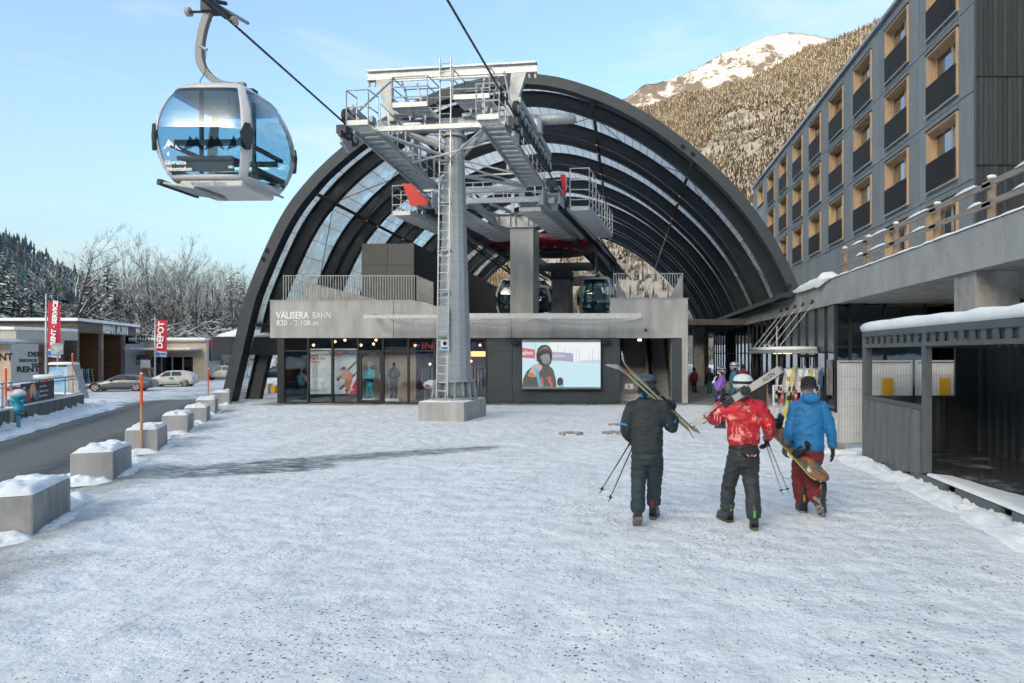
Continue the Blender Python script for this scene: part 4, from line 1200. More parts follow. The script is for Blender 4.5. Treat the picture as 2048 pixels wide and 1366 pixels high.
# maintenance stairs
mb = MB()
mb.beam((1.1, 10.4, 3.9), (.85, 12.5, 6.6), .05, .15).beam((1.75, 10.4, 3.9), (1.5, 12.5, 6.6), .05, .15)
for k in range(11): mb.box(1.1 - .02 * k, 1.75 - .02 * k, 10.4 + k * .2, 10.58 + k * .2, 4.05 + k * .25, 4.09 + k * .25)
SB(mb, 'maintenance_stairs', galv)
# ================================================================ hotel
HX, HY0, HY1 = 11.9, 23.3, 63.4
ho = thing('hotel', 'long grey panelled hotel with wood framed windows above the terrace', 'building', (HX, 40, 0), world=True)
fib = mat('fibre_cement', (0.215, 0.24, 0.256), 0.7, col2=(0.175, 0.198, 0.214), vs=1.5, stretch=(1, 3, .5), bump=.06, bs=40, rnd=.09)
joint = mat('membrane_joint', (0.10, 0.19, 0.235), 0.8)
wood_w = mat('larch_window_wood', (0.50, 0.355, 0.225), 0.6, col2=(0.40, 0.27, 0.16), vs=2.5, stretch=(6, 6, .7), bump=.05, bs=30, rnd=.06)
wglass = glass('hotel_glass', (0.35, 0.42, 0.45), 0.30, 0.75)
curtain = mat('hotel_curtain', (0.55, 0.40, 0.26), 0.9)
rail_m = mat('dark_balustrade', (0.020, 0.021, 0.023), 0.55, 0.2)
MB().box(HX + .5, 26, HY0 + .25, HY1, 0, 17.4).build('body', dwall, ho)
MB().box(HX + .045, HX + .06, HY0 + .3, HY1, 5.0, 17.4).build('backing', joint, ho)
WR = [16.85, 13.86, 10.86, 7.85]
cols_y = [24.35 + 4.27 * k for k in range(9)]
WW, WH = 2.5, 2.4
FL = [17.42, 14.16, 11.16, 8.16, 5.0]
def panel(y0, y1, z0, z1):
    MB().box(HX, HX + .04, y0 + .018, y1 - .018, z0 + .018, z1 - .018).build('facade_panel', fib, ho)
def has(c, r):
    if r == 3: return c < 2
    if c == 8: return r == 0
    return True
# backing must be open where windows are: cut it into strips
bpy.data.objects.remove([o for o in ho.children if o.name.startswith('backing')][0])
mbk = MB()
edges = [HY0] + [v for y in cols_y for v in (y, y + WW)] + [HY1]
for i in range(0, len(edges), 2): mbk.box(HX + .045, HX + .06, edges[i], edges[i + 1], 5, 17.4)
for r in range(4):
    zt, zb_ = FL[r], FL[r + 1]
    # piers
    for i in range(0, len(edges), 2):
        a, b = edges[i], edges[i + 1]
        if b - a > 1.2:
            m_ = a + (b - a) * (.5 if r % 2 else .42)
            panel(a, m_, zb_, zt); panel(m_, b, zb_, zt)
        else: panel(a, b, zb_, zt)
    for c, y in enumerate(cols_y):
        if has(c, r):
            w0, w1 = WR[r] - (WH if c < 8 else 1.6), WR[r]
            if zt - w1 > .05: panel(y, y + WW, w1, zt); mbk.box(HX + .045, HX + .06, y, y + WW, w1, zt)
            if w0 - zb_ > .05: panel(y, y + WW, zb_, w0); mbk.box(HX + .045, HX + .06, y, y + WW, zb_, w0)
        else:
            panel(y, y + WW * .5, zb_, zt); panel(y + WW * .5, y + WW, zb_, zt); mbk.box(HX + .045, HX + .06, y, y + WW, zb_, zt)
mbk.build('backing', joint, ho)
def window(y, w0, w1, bal=True):
    D = .42; P_ = .07
    fr = MB()
    fr.box(HX - P_, HX + D, y, y + .08, w0, w1).box(HX - P_, HX + D, y + WW - .08, y + WW, w0, w1)
    fr.box(HX - P_, HX + D, y + .08, y + WW - .08, w1 - .07, w1).box(HX - P_, HX + D, y + .08, y + WW - .08, w0, w0 + .05)
    win = fr.build('window', wood_w, ho)
    MB().box(HX - P_ - .03, HX, y - .03, y + WW + .03, w1 + .003, w1 + .05).build('lintel', blk, win)
    MB().box(HX - P_ - .05, HX - P_ + .02, y - .03, y + WW + .03, w0 - .05, w0 - .003).build('sill', galv, win)
    sa = MB(); x0, x1 = HX + .26, HX + .34
    ys_ = (y + .08, y + .20, y + .95, y + 1.08, y + WW - .20, y + WW - .08)
    sa.box(x0, x1, ys_[0], ys_[1], w0 + .05, w1 - .07).box(x0, x1, ys_[2], ys_[3], w0 + .05, w1 - .07).box(x0, x1, ys_[4], ys_[5], w0 + .05, w1 - .07)
    for a, b in ((ys_[1], ys_[2]), (ys_[3], ys_[4])): sa.box(x0, x1, a, b, w1 - .19, w1 - .07).box(x0, x1, a, b, w0 + .05, w0 + .17)
    sa.build('sash', wood_w, win)
    for a, b in ((ys_[1], ys_[2]), (ys_[3], ys_[4])):
        MB().box(HX + .29, HX + .305, a, b, w0 + .17, w1 - .19).build('pane', wglass, win)
    if random.random() < .7:
        cz = MB(); q = random.choice((0, 1)); a, b = ((ys_[1], ys_[2]), (ys_[3], ys_[4]))[q]
        cz.box(HX + .36, HX + .38, a, a + (b - a) * random.uniform(.5, 1), w0 + .1, w1 - .1); cz.build('curtain', curtain, win)
    if bal:
        b = MB(); zt = w0 + 1.12
        b.box(HX - P_ - .04, HX - P_ - .003, y + .06, y + WW - .06, zt - .03, zt).box(HX - P_ - .04, HX - P_ - .003, y + .06, y + WW - .06, w0 + .06, w0 + .09)
        nb = 26
        for k in range(nb + 1):
            yy = y + .08 + (WW - .16) * k / nb
            b.box(HX - P_ - .034, HX - P_ - .004, yy - .018, yy + .018, w0 + .09, zt - .03)
        b.build('balustrade', rail_m, win, kind='stuff')
for c, y in enumerate(cols_y):
    for r in range(4):
        if has(c, r): window(y, WR[r] - (WH if c < 8 else 1.6), WR[r], c < 8)
MB().box(HX - .16, 26, HY0 - .12, HY1 + .1, 17.44, 17.58).build('roof_edge', galv, ho)
MB().loft([[Vector((x, y, z)) for x, y in ((HX - .12 + i, HY0 - .08 + i), (25.5, HY0 - .08 + i), (25.5, HY1), (HX - .12 + i, HY1))] for i, z in ((0, 17.585), (.03, 17.68), (.15, 17.75))]).build('roof_snow', snow, ho)
MB().tube([(HX - .25, 49.0, 16.9), (HX, 49.0, 16.9)], .03, 6).lathe([(0, 0), (.08, 0), (.08, .05), (0, .05)], 8, (HX - .28, 49, 16.86)).build('lamp_arm', galv, ho)
MB().tube([(HX - .01, 31.5, 7.0), (HX + .02, 31.5, 7.0)], .16, 14).build('round_vent', galv, ho)
# charred timber gable, board by board
charr = mat('charred_timber', (0.040, 0.043, 0.046), 0.75, col2=(0.022, 0.024, 0.026), vs=3.5, stretch=(14, 4, 1.2), bump=.5, bs=18, rnd=.35)
MB().box(HX + .05, 20, HY0 + .06, HY0 + .24, 0, 17.4).build('gable_backing', black, ho)
for z0, z1 in ((5.0, 8.59), (8.63, 11.62), (11.66, 14.62), (14.66, 17.42)):
    for k in range(18):
        x0 = HX + .01 + k * .165
        MB().box(x0 + .007, x0 + .158, HY0 + random.uniform(0, .02), HY0 + .05, z0, z1).build('board', charr, ho)

# ================================================================ terrace over the passage
TX, TT, TB = 7.75, 5.0, 4.03
te = thing('terrace', 'cast concrete terrace slab with snowy edge in front of the hotel', 'terrace', (TX, 20, 4), world=True)
conc_t = mat('terrace_concrete', (0.36, 0.372, 0.372), 0.85, col2=(0.25, 0.262, 0.268), vs=1.1, bump=.2, bs=50, stretch=(1, 1.2, .5))
y = -2.0
while y < 72:
    MB().box(TX, TX + .3, y + .006, y + 3.19, TB, TT).build('fascia_panel', conc_t, te, bevel=.01)
    for dz in (.3,):
        for dy in (.8, 2.4): MB().tube([(TX - .002, y + dy, TB + .5), (TX + .02, y + dy, TB + .5)], .022, 8).build('tie_hole', conc_d, te)
    y += 3.2
MB().box(TX + .3, 30, -2, 72, TB + .02, TT - .03).build('slab', conc, te)
MB().box(TX + .32, HX - .02, -2, 66, TT - .03, TT + .08).build('terrace_snow', snow, te)
sb = MB()       # lumpy snow line along the edge
rings = []
yy = -2.0
while yy < 34:
    h = .07 + .05 * noise.noise((yy * 1.3, 0, 0)); d = .03 * noise.noise((yy * 2.1, 3, 0))
    rings.append([Vector((TX - .03 + d, yy, TT + .001)), Vector((TX - .02 + d, yy, TT + h * .7)), Vector((TX + .1, yy, TT + h)), Vector((TX + .3, yy, TT + h * .9)), Vector((TX + .42, yy, TT + .02))])
    yy += .18
sb.loft(rings, closed=False).build('edge_snow', snow, te, smooth=True)
for (a, b, hh) in ((25.5, 31.5, .30), (26.2, 27.6, .42)):       # drift by the arch foot
    rings = []
    for k in range(25):
        t = k / 24; yy = a + (b - a) * t; e = math.sin(math.pi * t) ** .6 * hh * (1 + .5 * noise.noise((yy * 2, 5, 1)))
        rings.append([Vector((TX - .05 - .25 * e, yy, TT - .5 * e)), Vector((TX - .12 - .2 * e, yy, TT + .2 * e)), Vector((TX + .05, yy, TT + .9 * e)), Vector((TX + .4, yy, TT + e)), Vector((TX + .9, yy, TT + .01))])
    MB().loft(rings, closed=False).build('snow_drift', snow, te, smooth=True)
MB().box(7.85, 8.87, 15.3, 16.3, 0, TB + .02).build('column', conc, te, bevel=.03)
for X, Y in ((5.1, 47), (5.9, 51), (6.7, 58)):
    MB().box(X - .35, X + .35, Y, Y + .9, 0, TB + .02).build('column', conc, te, bevel=.02)
MB().box(3.4, TX, 44, 70, TB + .02, TB + .4).build('rear_slab', conc_d, te)
MB().box(TX - .5, TX + .2, 31.1, 69, TT - .25, TT - .02).build('arch_bearing', steel_d, te)
# timber fence on the terrace
fe = thing('terrace_fence', 'weathered wooden post and rail fence with snow caps on the terrace', 'fence', (8.0, 18, TT), world=True)
fw = mat('weathered_rail_wood', (0.30, 0.275, 0.245), 0.8, col2=(0.20, 0.18, 0.16), vs=4, stretch=(6, .6, 6), bump=.2, bs=25)
fp = mat('fence_post_wood', (0.36, 0.22, 0.12), 0.75, col2=(0.28, 0.22, 0.17), vs=4, stretch=(6, 6, .8), bump=.2, bs=25)
FPY = [24.8, 22.4, 20.15, 17.5, 14.9, 12.2, 9.6]
for i, y in enumerate(FPY):
    MB().box(8.0 - .07, 8.0 + .07, y - .07, y + .07, TT, TT + 1.0).build('post', fp, fe, bevel=.02)
    MB().loft([[Vector((8.0 + (.10 + .02 * math.sin(3 * t + i)) * s * math.cos(t), y + .11 * s * math.sin(t), TT + 1.0 + z)) for t in [k * .6283 for k in range(10)]] for s, z in ((.75, .0), (.9, .03), (.75, .065), (.35, .08))]).build('snow_cap', snow, fe, smooth=True)
    if i:
        y2 = FPY[i - 1]
        for zz in (.42, .84):
            MB().beam((7.9, y - .2, TT + zz), (7.9, y2 + .2, TT + zz + .03), .05, .13).build('rail', fw, fe, bevel=.015)
            a = y + random.uniform(.1, .6); b = min(y2, a + random.uniform(.5, 1.6))
            MB().loft([[Vector((7.9 + .05 * math.cos(t), a + (b - a) * q, TT + zz + .075 + .07 * e * max(0, math.sin(t)))) for t in [k * .5236 for k in range(7)]] for q, e in ((0, .2), (.15, 1), (.5, 1.3), (.85, .9), (1, .2))], closed=False).build('rail_snow', snow, fe, smooth=True)

# ================================================================ glazed ground floor below the terrace
en = thing('entrance_building', 'black framed glass wall and entrance below the terrace', 'building', (7.9, 30, 0), world=True)
upp = mat('dark_glass_panel', (0.075, 0.085, 0.092), 0.22, 0.0, col2=(0.055, 0.062, 0.068), vs=1, rnd=.25, spec=.7)
WXX = 7.9
ysm = [25.4 + 1.4 * k for k in range(26)]
for i, y in enumerate(ysm):
    MB().box(WXX - .06, WXX + .1, y - .04, y + .04, 0, TB - .01).build('mullion', blk, en)
    if i + 1 < len(ysm):
        y2 = ysm[i + 1]
        op = i < 6
        MB().box(WXX + .0, WXX + .02, y + .042, y2 - .042, 2.26, TB - .02).build('upper_panel', upp if op else dglass, en)
        MB().box(WXX - .03, WXX + .06, y + .042, y2 - .042, 2.19, 2.255).build('transom', blk, en)
        MB().box(WXX + .0, WXX + .02, y + .042, y2 - .042, .1, 2.185).build('pane', dglass, en)
        MB().box(WXX - .02, WXX + .06, y + .042, y2 - .042, 0, .098).build('sill', blk, en)
MB().box(WXX + 1.6, WXX + 1.7, 25.4, 62, 0, TB).build('inner_wall', mat('lobby_wall', (0.16, 0.155, 0.15), 0.8, col2=(0.40, 0.40, 0.39), vs=.25), en)
MB().box(WXX + .1, WXX + 1.6, 25.4, 62, 0, .02).build('inner_floor', floor_m, en)
# frontal glazing facing the camera, above and behind the construction fence
YG = 25.3
for p in (1672, 1700, 1770, 1850, 1930, 2010, 2090):
    X = (p - CX) * YG / FOC
    MB().box(X - .05, X + .05, YG - .06, YG + .1, 0, TB - .01).build('mullion', blk, en)
for a, b in ((1672, 1700), (1700, 1770), (1770, 1850), (1850, 1930), (1930, 2010), (2010, 2090)):
    x0, x1 = (a - CX) * YG / FOC + .052, (b - CX) * YG / FOC - .052
    MB().box(x0, x1, YG, YG + .02, .1, 2.40).build('pane', dglass, en)
    MB().box(x0, x1, YG - .04, YG + .06, 2.402, 2.48).build('transom', blk, en)
    MB().box(x0, x1, YG, YG + .02, 2.482, TB - .1).build('pane', dglass, en)
MB().box((1700 - CX) * YG / FOC + .1, (1760 - CX) * YG / FOC, YG + .5, YG + .9, 0, TB).build('concrete_pier', conc, en)
for k in range(5):
    MB().lathe([(0, -.06), (.09, 0), (0, .06)], 8, (9.5 + k * .9, YG + 1.2, 2.75)).build('pendant_lamp', warm, en)
MB().box(9.2, 18, YG + 3, YG + 3.1, 0, TB).build('inner_wall', dwall, en)
# entrance doors, canopy with cables
for k in range(2):
    y0 = 28.25 + k * 1.4
    d_ = MB().box(WXX - .10, WXX - .065, y0, y0 + .07, .05, 2.15).box(WXX - .10, WXX - .065, y0 + 1.1, y0 + 1.17, .05, 2.15).box(WXX - .10, WXX - .065, y0 + .07, y0 + 1.1, .05, .2).box(WXX - .10, WXX - .065, y0 + .07, y0 + 1.1, 2.03, 2.15).build('door', blk, en)
    MB().tube([(WXX - .16, y0 + .15, .8), (WXX - .16, y0 + .15, 1.6)], .02, 6).build('handle', galv, d_)
ca = thing('entrance_canopy', 'flat snow topped canopy hung on cables over the entrance doors', 'canopy', (7, 30, 2.2), world=True)
MB().box(6.1, 7.83, 27.7, 33.6, 2.2, 2.33).build('roof_plate', galv, ca)
MB().loft([[Vector((x, y, z)) for x, y in ((6.12 + i, 27.72 + i), (7.8, 27.72 + i), (7.8, 33.58 - i), (6.12 + i, 33.58 - i))] for i, z in ((0, 2.335), (-.01, 2.40), (.06, 2.46), (.25, 2.48))]).build('snow_cap', snow, ca, smooth=True)
for y in (27.95, 29.4, 30.8, 32.3, 33.5):
    MB().tube([(6.2, y, 2.33), (7.72, y, 4.25)], .014, 5).build('cable', galv_b, ca)
    MB().prism([(-.06, -.1), (.06, -.1), (.06, .06), (-.1, .12)], .03, Matrix.Translation((7.68, y, 4.28)) @ Matrix.Rotation(R(35), 4, 'Y')).build('cable_anchor', steel_d, ca)
MB().tube([(6.2, 27.85, 0), (6.2, 27.85, 3.3)], .035, 8).build('post', galv, ca)
for y in (29, 31): MB().box(6.8, 7.1, y, y + .3, 2.185, 2.199).build('downlight', emis('downlight', (1, .75, .5), 2.0) if 'downlight' not in MATS else MATS['downlight'], ca)
# poster on the wall right of the doors
po = MB().box(WXX - .09, WXX - .065, 25.75, 26.45, .6, 1.95).build('poster', mat('poster_print', (0.30, 0.30, 0.31), 0.5, col2=(0.12, 0.05, 0.05), vs=2.2), None)
tag(po, 'tall grey poster on the dark wall beside the construction fence', 'poster')

# ================================================================ container kiosk
kx0, kx1, ky0, ky1 = 4.93, 7.45, 8.14, 14.2
ko = thing('container_kiosk', 'open sided dark steel container with corrugated half walls and snowy roof', 'container', (6.2, 11.2, 0), world=True)
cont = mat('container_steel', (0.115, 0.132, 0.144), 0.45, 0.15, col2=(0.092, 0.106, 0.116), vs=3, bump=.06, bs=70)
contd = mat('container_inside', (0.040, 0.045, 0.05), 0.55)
for X, Y in ((kx0, ky1 - .16), (kx1 - .16, ky1 - .16), (kx1 - .16, ky0), (kx0, ky0)):
    MB().box(X, X + .16, Y, Y + .16, .0, 2.62).build('corner_post', cont, ko, bevel=.01)
MB().box(kx0 + .01, kx0 + .13, 11.24, 11.38, .2, 2.38).build('side_post', cont, ko, bevel=.008)
for (a, b, z0, z1) in ((ky0 + .16, ky1 - .16, 2.52, 2.63), (ky0 + .16, ky1 - .16, 2.30, 2.37)):
    MB().box(kx0, kx0 + .1, a, b, z0, z1).build('side_rail', cont, ko)
    MB().box(kx1 - .1, kx1, a, b, z0, z1).build('side_rail', cont, ko)
for z0, z1 in ((2.50, 2.62), (2.30, 2.37)): MB().box(kx0 + .16, kx1 - .16, ky1 - .12, ky1 - .01, z0, z1).build('end_rail', cont, ko)
# header band: recessed plates between ribs
k = 0; y = ky1 - .2
while y > ky0 + .3:
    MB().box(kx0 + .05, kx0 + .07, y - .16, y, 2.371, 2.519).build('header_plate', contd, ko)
    MB().box(kx0 + .015, kx0 + .04, y - .30, y - .165, 2.371, 2.519).build('header_rib', cont, ko)
    y -= .31
def corr(pts_a, pts_b, z0, z1, dep, nm, m, pitch=.28, side=1):
    a, b = Vector(pts_a), Vector(pts_b); d = (b - a); Ln = d.length; d.normalize(); nn = Vector((-d.y, d.x)) * side
    prof_ = []; t = 0
    while t < Ln:
        for q, e in ((0, 0), (.35, 0), (.5, 1), (.85, 1)):
            tt = t + q * pitch
            if tt <= Ln: prof_.append(a + d * tt + nn * dep * e)
        t += pitch
    prof_.append(b)
    r0 = [Vector((p.x, p.y, z0)) for p in prof_]; r1 = [Vector((p.x, p.y, z1)) for p in prof_]
    th = Vector((nn.x, nn.y, 0)) * .012
    mb = MB(); mb.loft([r0, r1], closed=False); mb.loft([[p - th for p in r0], [p - th for p in r1]], closed=False)
    return mb.build(nm, m, ko)
corr((kx0 + .05, 11.38), (kx0 + .05, ky1 - .16), .12, 1.24, .10, 'corrugated_half_wall', cont, pitch=.34, side=1)
MB().box(kx0, kx0 + .12, 11.38, ky1 - .16, 1.24, 1.31).build('half_wall_rail', cont, ko)
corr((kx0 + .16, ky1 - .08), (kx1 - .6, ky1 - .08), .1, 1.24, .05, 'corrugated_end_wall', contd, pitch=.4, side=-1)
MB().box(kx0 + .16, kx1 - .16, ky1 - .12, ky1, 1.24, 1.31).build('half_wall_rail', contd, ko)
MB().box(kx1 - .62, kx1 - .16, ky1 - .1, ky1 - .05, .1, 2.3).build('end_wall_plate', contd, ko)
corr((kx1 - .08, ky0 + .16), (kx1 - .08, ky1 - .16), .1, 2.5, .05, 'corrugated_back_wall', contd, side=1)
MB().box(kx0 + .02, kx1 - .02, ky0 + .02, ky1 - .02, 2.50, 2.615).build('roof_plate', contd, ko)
flm = mat('icy_plywood_floor', (0.06, 0.062, 0.064), 0.25, col2=(0.42, 0.45, 0.47), vs=1.6, vlo=.50, vhi=.78, bump=.1, bs=20)
MB().box(kx0 + .1, kx1 - .1, ky0 + .05, ky1 - .1, .12, .17).build('floor', flm, ko)
mb = MB(); rings = []
for k in range(60):
    yy = 11.2 - 3.0 * k / 59; wv = .45 + .2 * noise.noise((yy * 1.5, 2, 0)) + .35 * k / 59
    rings.append([Vector((kx0 + .02, yy, .175)), Vector((kx0 + .04, yy, .21 + .015 * noise.noise((yy * 4, 0, 0)))), Vector((kx0 + .3 * wv, yy, .205 + .03 * noise.noise((yy * 5, 1, 0)))), Vector((kx0 + wv * (.75 + .3 * noise.noise((yy * 4, 7, 0))), yy, .185)), Vector((kx0 + wv, yy, .172))])
mb.loft(rings, closed=False).build('floor_snow', snow, ko, smooth=True)
# base rail with fork pockets
y = ky0 + .16
for a, b in ((ky0 + .16, 8.7), (9.0, 10.2), (10.55, 11.3), (11.33, 11.75), (12.1, 13.0), (13.1, ky1 - .16)):
    MB().box(kx0, kx0 + .09, a, b, .0, .165).build('base_rail', cont, ko, bevel=.006)
rings = []
for s, z in ((0, 2.632), (-.025, 2.68), (-.03, 2.74), (.03, 2.80), (.2, 2.83), (.8, 2.84)):
    ring = []
    for (xa, ya, xb, yb) in ((kx0, ky0, kx1, ky0), (kx1, ky0, kx1, ky1), (kx1, ky1, kx0, ky1), (kx0, ky1, kx0, ky0)):
        for k in range(16):
            X, Y = xa + (xb - xa) * k / 16, ya + (yb - ya) * k / 16
            cx_, cy_ = (kx0 + kx1) / 2, (ky0 + ky1) / 2
            dx, dy = (1 if X < cx_ else -1), (1 if Y < cy_ else -1)
            ring.append(Vector((X + dx * min(s, 1.1) * (1 if abs(X - cx_) > .6 else .2), Y + dy * s, z + ((.035 * noise.noise((X * 1.6, Y * 1.6, z * 3)) + .015 * noise.noise((X * 6, Y * 6, 1))) if s else 0))))
    rings.append(ring)
MB().loft(rings).build('roof_snow', snow, ko, smooth=True)
MB().box(6.4, 6.6, 10.2, 10.5, 2.2, 2.45).build('junction_box', galv, ko)
MB().box(6.1, 6.2, 9.6, 9.7, 2.3, 2.45).build('junction_box', galv, ko)
# ================================================================ construction fence with white tarpaulin
tarp = mat('white_tarpaulin', (0.74, 0.76, 0.77), 0.7, col2=(0.60, 0.62, 0.64), vs=2.2, bump=.8, bs=5)
def fence_panel(a, b, label, sign=None):
    a, b = Vector((*a, 0)), Vector((*b, 0)); d = (b - a).normalized(); Ln = (b - a).length
    t = thing('construction_fence', label, 'fence', a, math.atan2(d.y, d.x), 'construction fence panels')
    fr = MB()
    for X in (.02, Ln - .02): fr.tube([(X, 0, .08), (X, 0, 2.02)], .021, 8)
    for z in (.1, 2.0): fr.tube([(.02, 0, z), (Ln - .02, 0, z)], .02, 8)
    fr.build('frame', galv_b, t)
    m = MB()
    for k in range(int(Ln / .075)): m.box(k * .075 + .03, k * .075 + .035, -.004, .001, .1, 2.0)
    for z in (.1, .5, .95, 1.35, 1.65, 1.95): m.box(.02, Ln - .02, -.008, -.003, z, z + .006)
    m.build('wire_mesh', galv, t, kind='stuff')
    mb = MB(); nx_, nz_ = 14, 12
    mb.loft([[Vector((.03 + (Ln - .06) * i / nx_, .03 + .018 * noise.noise((i * .7 + a.x, j * .8, a.y)), .12 + 1.84 * j / nz_)) for i in range(nx_ + 1)] for j in range(nz_ + 1)], closed=False)
    mb.build('tarpaulin', tarp, t, smooth=True)
    for X in (.02, Ln - .02): MB().box(X - .3 if X > 1 else X - .12, X + .12, -.12, .12, 0, .1).build('foot_block', conc, t, bevel=.01)
    return t
ysign = mat('amber_sign', (0.60, 0.33, 0.02), 0.5)
f1 = fence_panel((4.9, 15.75), (6.78, 16.1), 'white tarped wire fence panel left of the container kiosk')
f2 = fence_panel((6.86, 16.12), (8.3, 16.4), 'white tarped wire fence panel beside the concrete column behind the kiosk')
for (f, X) in ((f1, 1.12), (f2, .62)):
    s_ = MB().box(X, X + .28, -.035, -.02, 1.05, 1.6).build('sign_board', ysign, f)
    text('JAGER', .1, (X + .02, -.036, 1.12), (R(90), 0, 0), black_t, s_, ext=.001, off=.002, sx=.72)
# ================================================================ left side: blocks, parapet, rental buildings, cars, trees
# concrete barrier blocks along the road, each with a snow cap
blk_spec = [(-7.15, 8.25, 24), (-8.92, 11.9, 22), (-10.58, 15.45, 24), (-12.2, 19.05, 25), (-13.3, 21.7, 26), (-14.95, 24.9, 26), (-17.15, 29.6, 27)]
btxt = ['nearest concrete road block with thick snow on top, cut by the picture edge', 'second concrete block from the camera beside the dark wet patch', 'third concrete road block with a tall orange tipped stick strapped on', 'fourth concrete road block with snow cap, just beyond the tall orange stick', 'fifth concrete road block in the row, between stick blocks', 'sixth concrete road block with a short orange tipped stick behind it', 'farthest concrete road block, at the foot of the black arch']
for i, (X, Y, a) in enumerate(blk_spec):
    Wd, Ln, Ht = .62, (1.35 if i == 0 else 1.1), .46 + (.04 if i > 4 else 0)
    t = thing('concrete_block', btxt[i], 'barrier', (X, Y, 0), R(a), 'concrete blocks along the road')
    MB().box(-Wd, 0, 0, Ln, -.05, Ht).build('block', conc_l if i else conc, t, bevel=.025)
    # snow cap
    nx_, ny_ = 18, 30
    vs_ = []
    for j in range(ny_ + 1):
        for k in range(nx_ + 1):
            u, v = k / nx_, j / ny_
            e = min(u, 1 - u, .5) * 2; f_ = min(v, 1 - v) * 2
            edge = max(0, min(1, (min(e * Wd, f_ * Ln) - .05 * max(0, noise.noise((u * 6 + i, v * 9, 1)))) / .14)) ** .5
            hh = edge * (.075 + .065 * noise.noise((u * 3 + i * 7, v * 5, 2.2)) + .03 * noise.noise((u * 8, v * 13 + i, 7)) + .02 * noise.noise((u * 18, v * 30 + i, 3)))
            vs_.append((-Wd + .01 + (Wd - .02) * u, .01 + (Ln - .02) * v, Ht + .002 + max(0, hh)))
    MB().add(vs_, [(j * (nx_ + 1) + k, j * (nx_ + 1) + k + 1, (j + 1) * (nx_ + 1) + k + 1, (j + 1) * (nx_ + 1) + k) for j in range(ny_) for k in range(nx_)]).build('snow_cap', snow, t, smooth=True)
# lumps of ploughed snow round the blocks and along the walls
def bank(name, pts_, wd, ht, seed=0):
    rings = []
    pp = catmull(pts_, 22)
    for i, p in enumerate(pp):
        a, b = pp[max(i - 1, 0)], pp[min(i + 1, len(pp) - 1)]
        d = Vector((b[0] - a[0], b[1] - a[1])).normalized(); nn = Vector((d.y, -d.x))
        e = min(1, min(i, len(pp) - 1 - i) / 9)
        ring = []
        for k in range(21):
            t = -1 + k / 10
            q = wd * t * (1 + .25 * noise.noise((p[0] * 1.1 + seed, p[1] * 1.1, k)))
            X, Y = p[0] + nn.x * q, p[1] + nn.y * q
            hh = ht * e * max(0, 1 - t * t) * (.75 + .6 * noise.noise((X * 2.2, Y * 2.2, seed)) + .45 * noise.noise((X * 5.5, Y * 5.5, seed)) + .35 * noise.noise((X * 12, Y * 12, seed)) + .25 * noise.noise((X * 25, Y * 25, seed)))
            ring.append(Vector((X, Y, gz(X, Y) - .035 + max(0, hh))))
        rings.append(ring)
    return tag(MB().loft(rings, closed=False).build(name, snow, smooth=True), kind='stuff')
for i, (X, Y, a) in enumerate(blk_spec):
    c_, s_ = math.cos(R(a)), math.sin(R(a))
    def Lp(x, y): return (X + x * c_ - y * s_, Y + x * s_ + y * c_)
    bank('ploughed_snow', [Lp(-.95, -.15), Lp(-.5, -.22), Lp(.05, -.1)], .25, .12, i)
    bank('ploughed_snow', [Lp(.05, .1), Lp(.10, .6), Lp(.05, 1.3)], .16, .08, i + 9)
    if i < 6: bank('ploughed_snow', [Lp(-.3, 1.15), Lp(-.25, 1.8), Lp(-.3, 2.6)], .3, .16, i + 20)
    bank('ploughed_snow', [Lp(-.7, -.1), Lp(-.75, .6), Lp(-.7, 1.6)], .22, .10, i + 31)
bank('ploughed_snow', [(-16.2, 14.5), (-17.4, 18.2), (-18.9, 21.5), (-20.4, 24.7), (-21.6, 27.6), (-22.6, 29.5)], .6, .26, 60)
bank('ploughed_snow', [(-15.2, 15.0), (-16.6, 18.2), (-18.2, 21.6), (-20.2, 26), (-21.6, 29)], .35, .10, 65)
bank('ploughed_snow', [(4.7, 14.6), (4.75, 13.4), (4.85, 12.0), (4.85, 10.5), (4.8, 8.8), (4.7, 7.2)], .42, .13, 70)
bank('ploughed_snow', [(4.1, 15.5), (4.9, 15.2), (5.7, 15.6)], .35, .10, 75)
# orange marker sticks
stick_w = mat('marker_stick_wood', (0.50, 0.30, 0.15), 0.7)
def stick(X, Y, h, label, tip=.40, r=.028):
    z0 = gz(X, Y)
    t = thing('snow_marker_pole', label, 'marker pole', (X, Y, z0), 0, 'orange snow marker poles')
    lean = random.uniform(-.02, .02)
    MB().tube([(0, 0, 0), (lean * h * (1 - tip), 0, h * (1 - tip))], r, 8).build('stick', stick_w, t)
    MB().tube([(lean * h * (1 - tip), 0, h * (1 - tip)), (lean * h, 0, h)], r * 1.05, 8).build('tip', orange, t)
    MB().lathe([(r * 1.1, h), (r * .8, h + .03), (0, h + .04)], 8, (lean * h, 0, 0)).build('snow_cap', snow, t)
    for z in (.12, .42): MB().lathe([(r * 1.15, z), (r * 1.5, z), (r * 1.5, z + .03), (r * 1.15, z + .03)], 10).build('clamp', galv, t)
p = px(287, 903, 15.2)
stick(-10.83, 15.28, 1.72, 'tall marker pole with orange tip strapped to the third concrete block')
stick(px(416, 808, 25.6).x, 25.6, 1.60, 'marker pole with orange tip behind the sixth concrete block')
stick(px(550, 800, 60).x - 1.6, 58, 1.9, 'thin orange marker pole by the barriers behind the arch foot', .97)
stick(px(146, 790, 31.5).x, 31.5, 2.2, 'slanting marker pole with orange tip behind the parapet railing', .24)
stick(px(11, 760, 20.5).x, 20.5, 1.75, 'orange marker pole by the picture edge behind the parapet', .5)

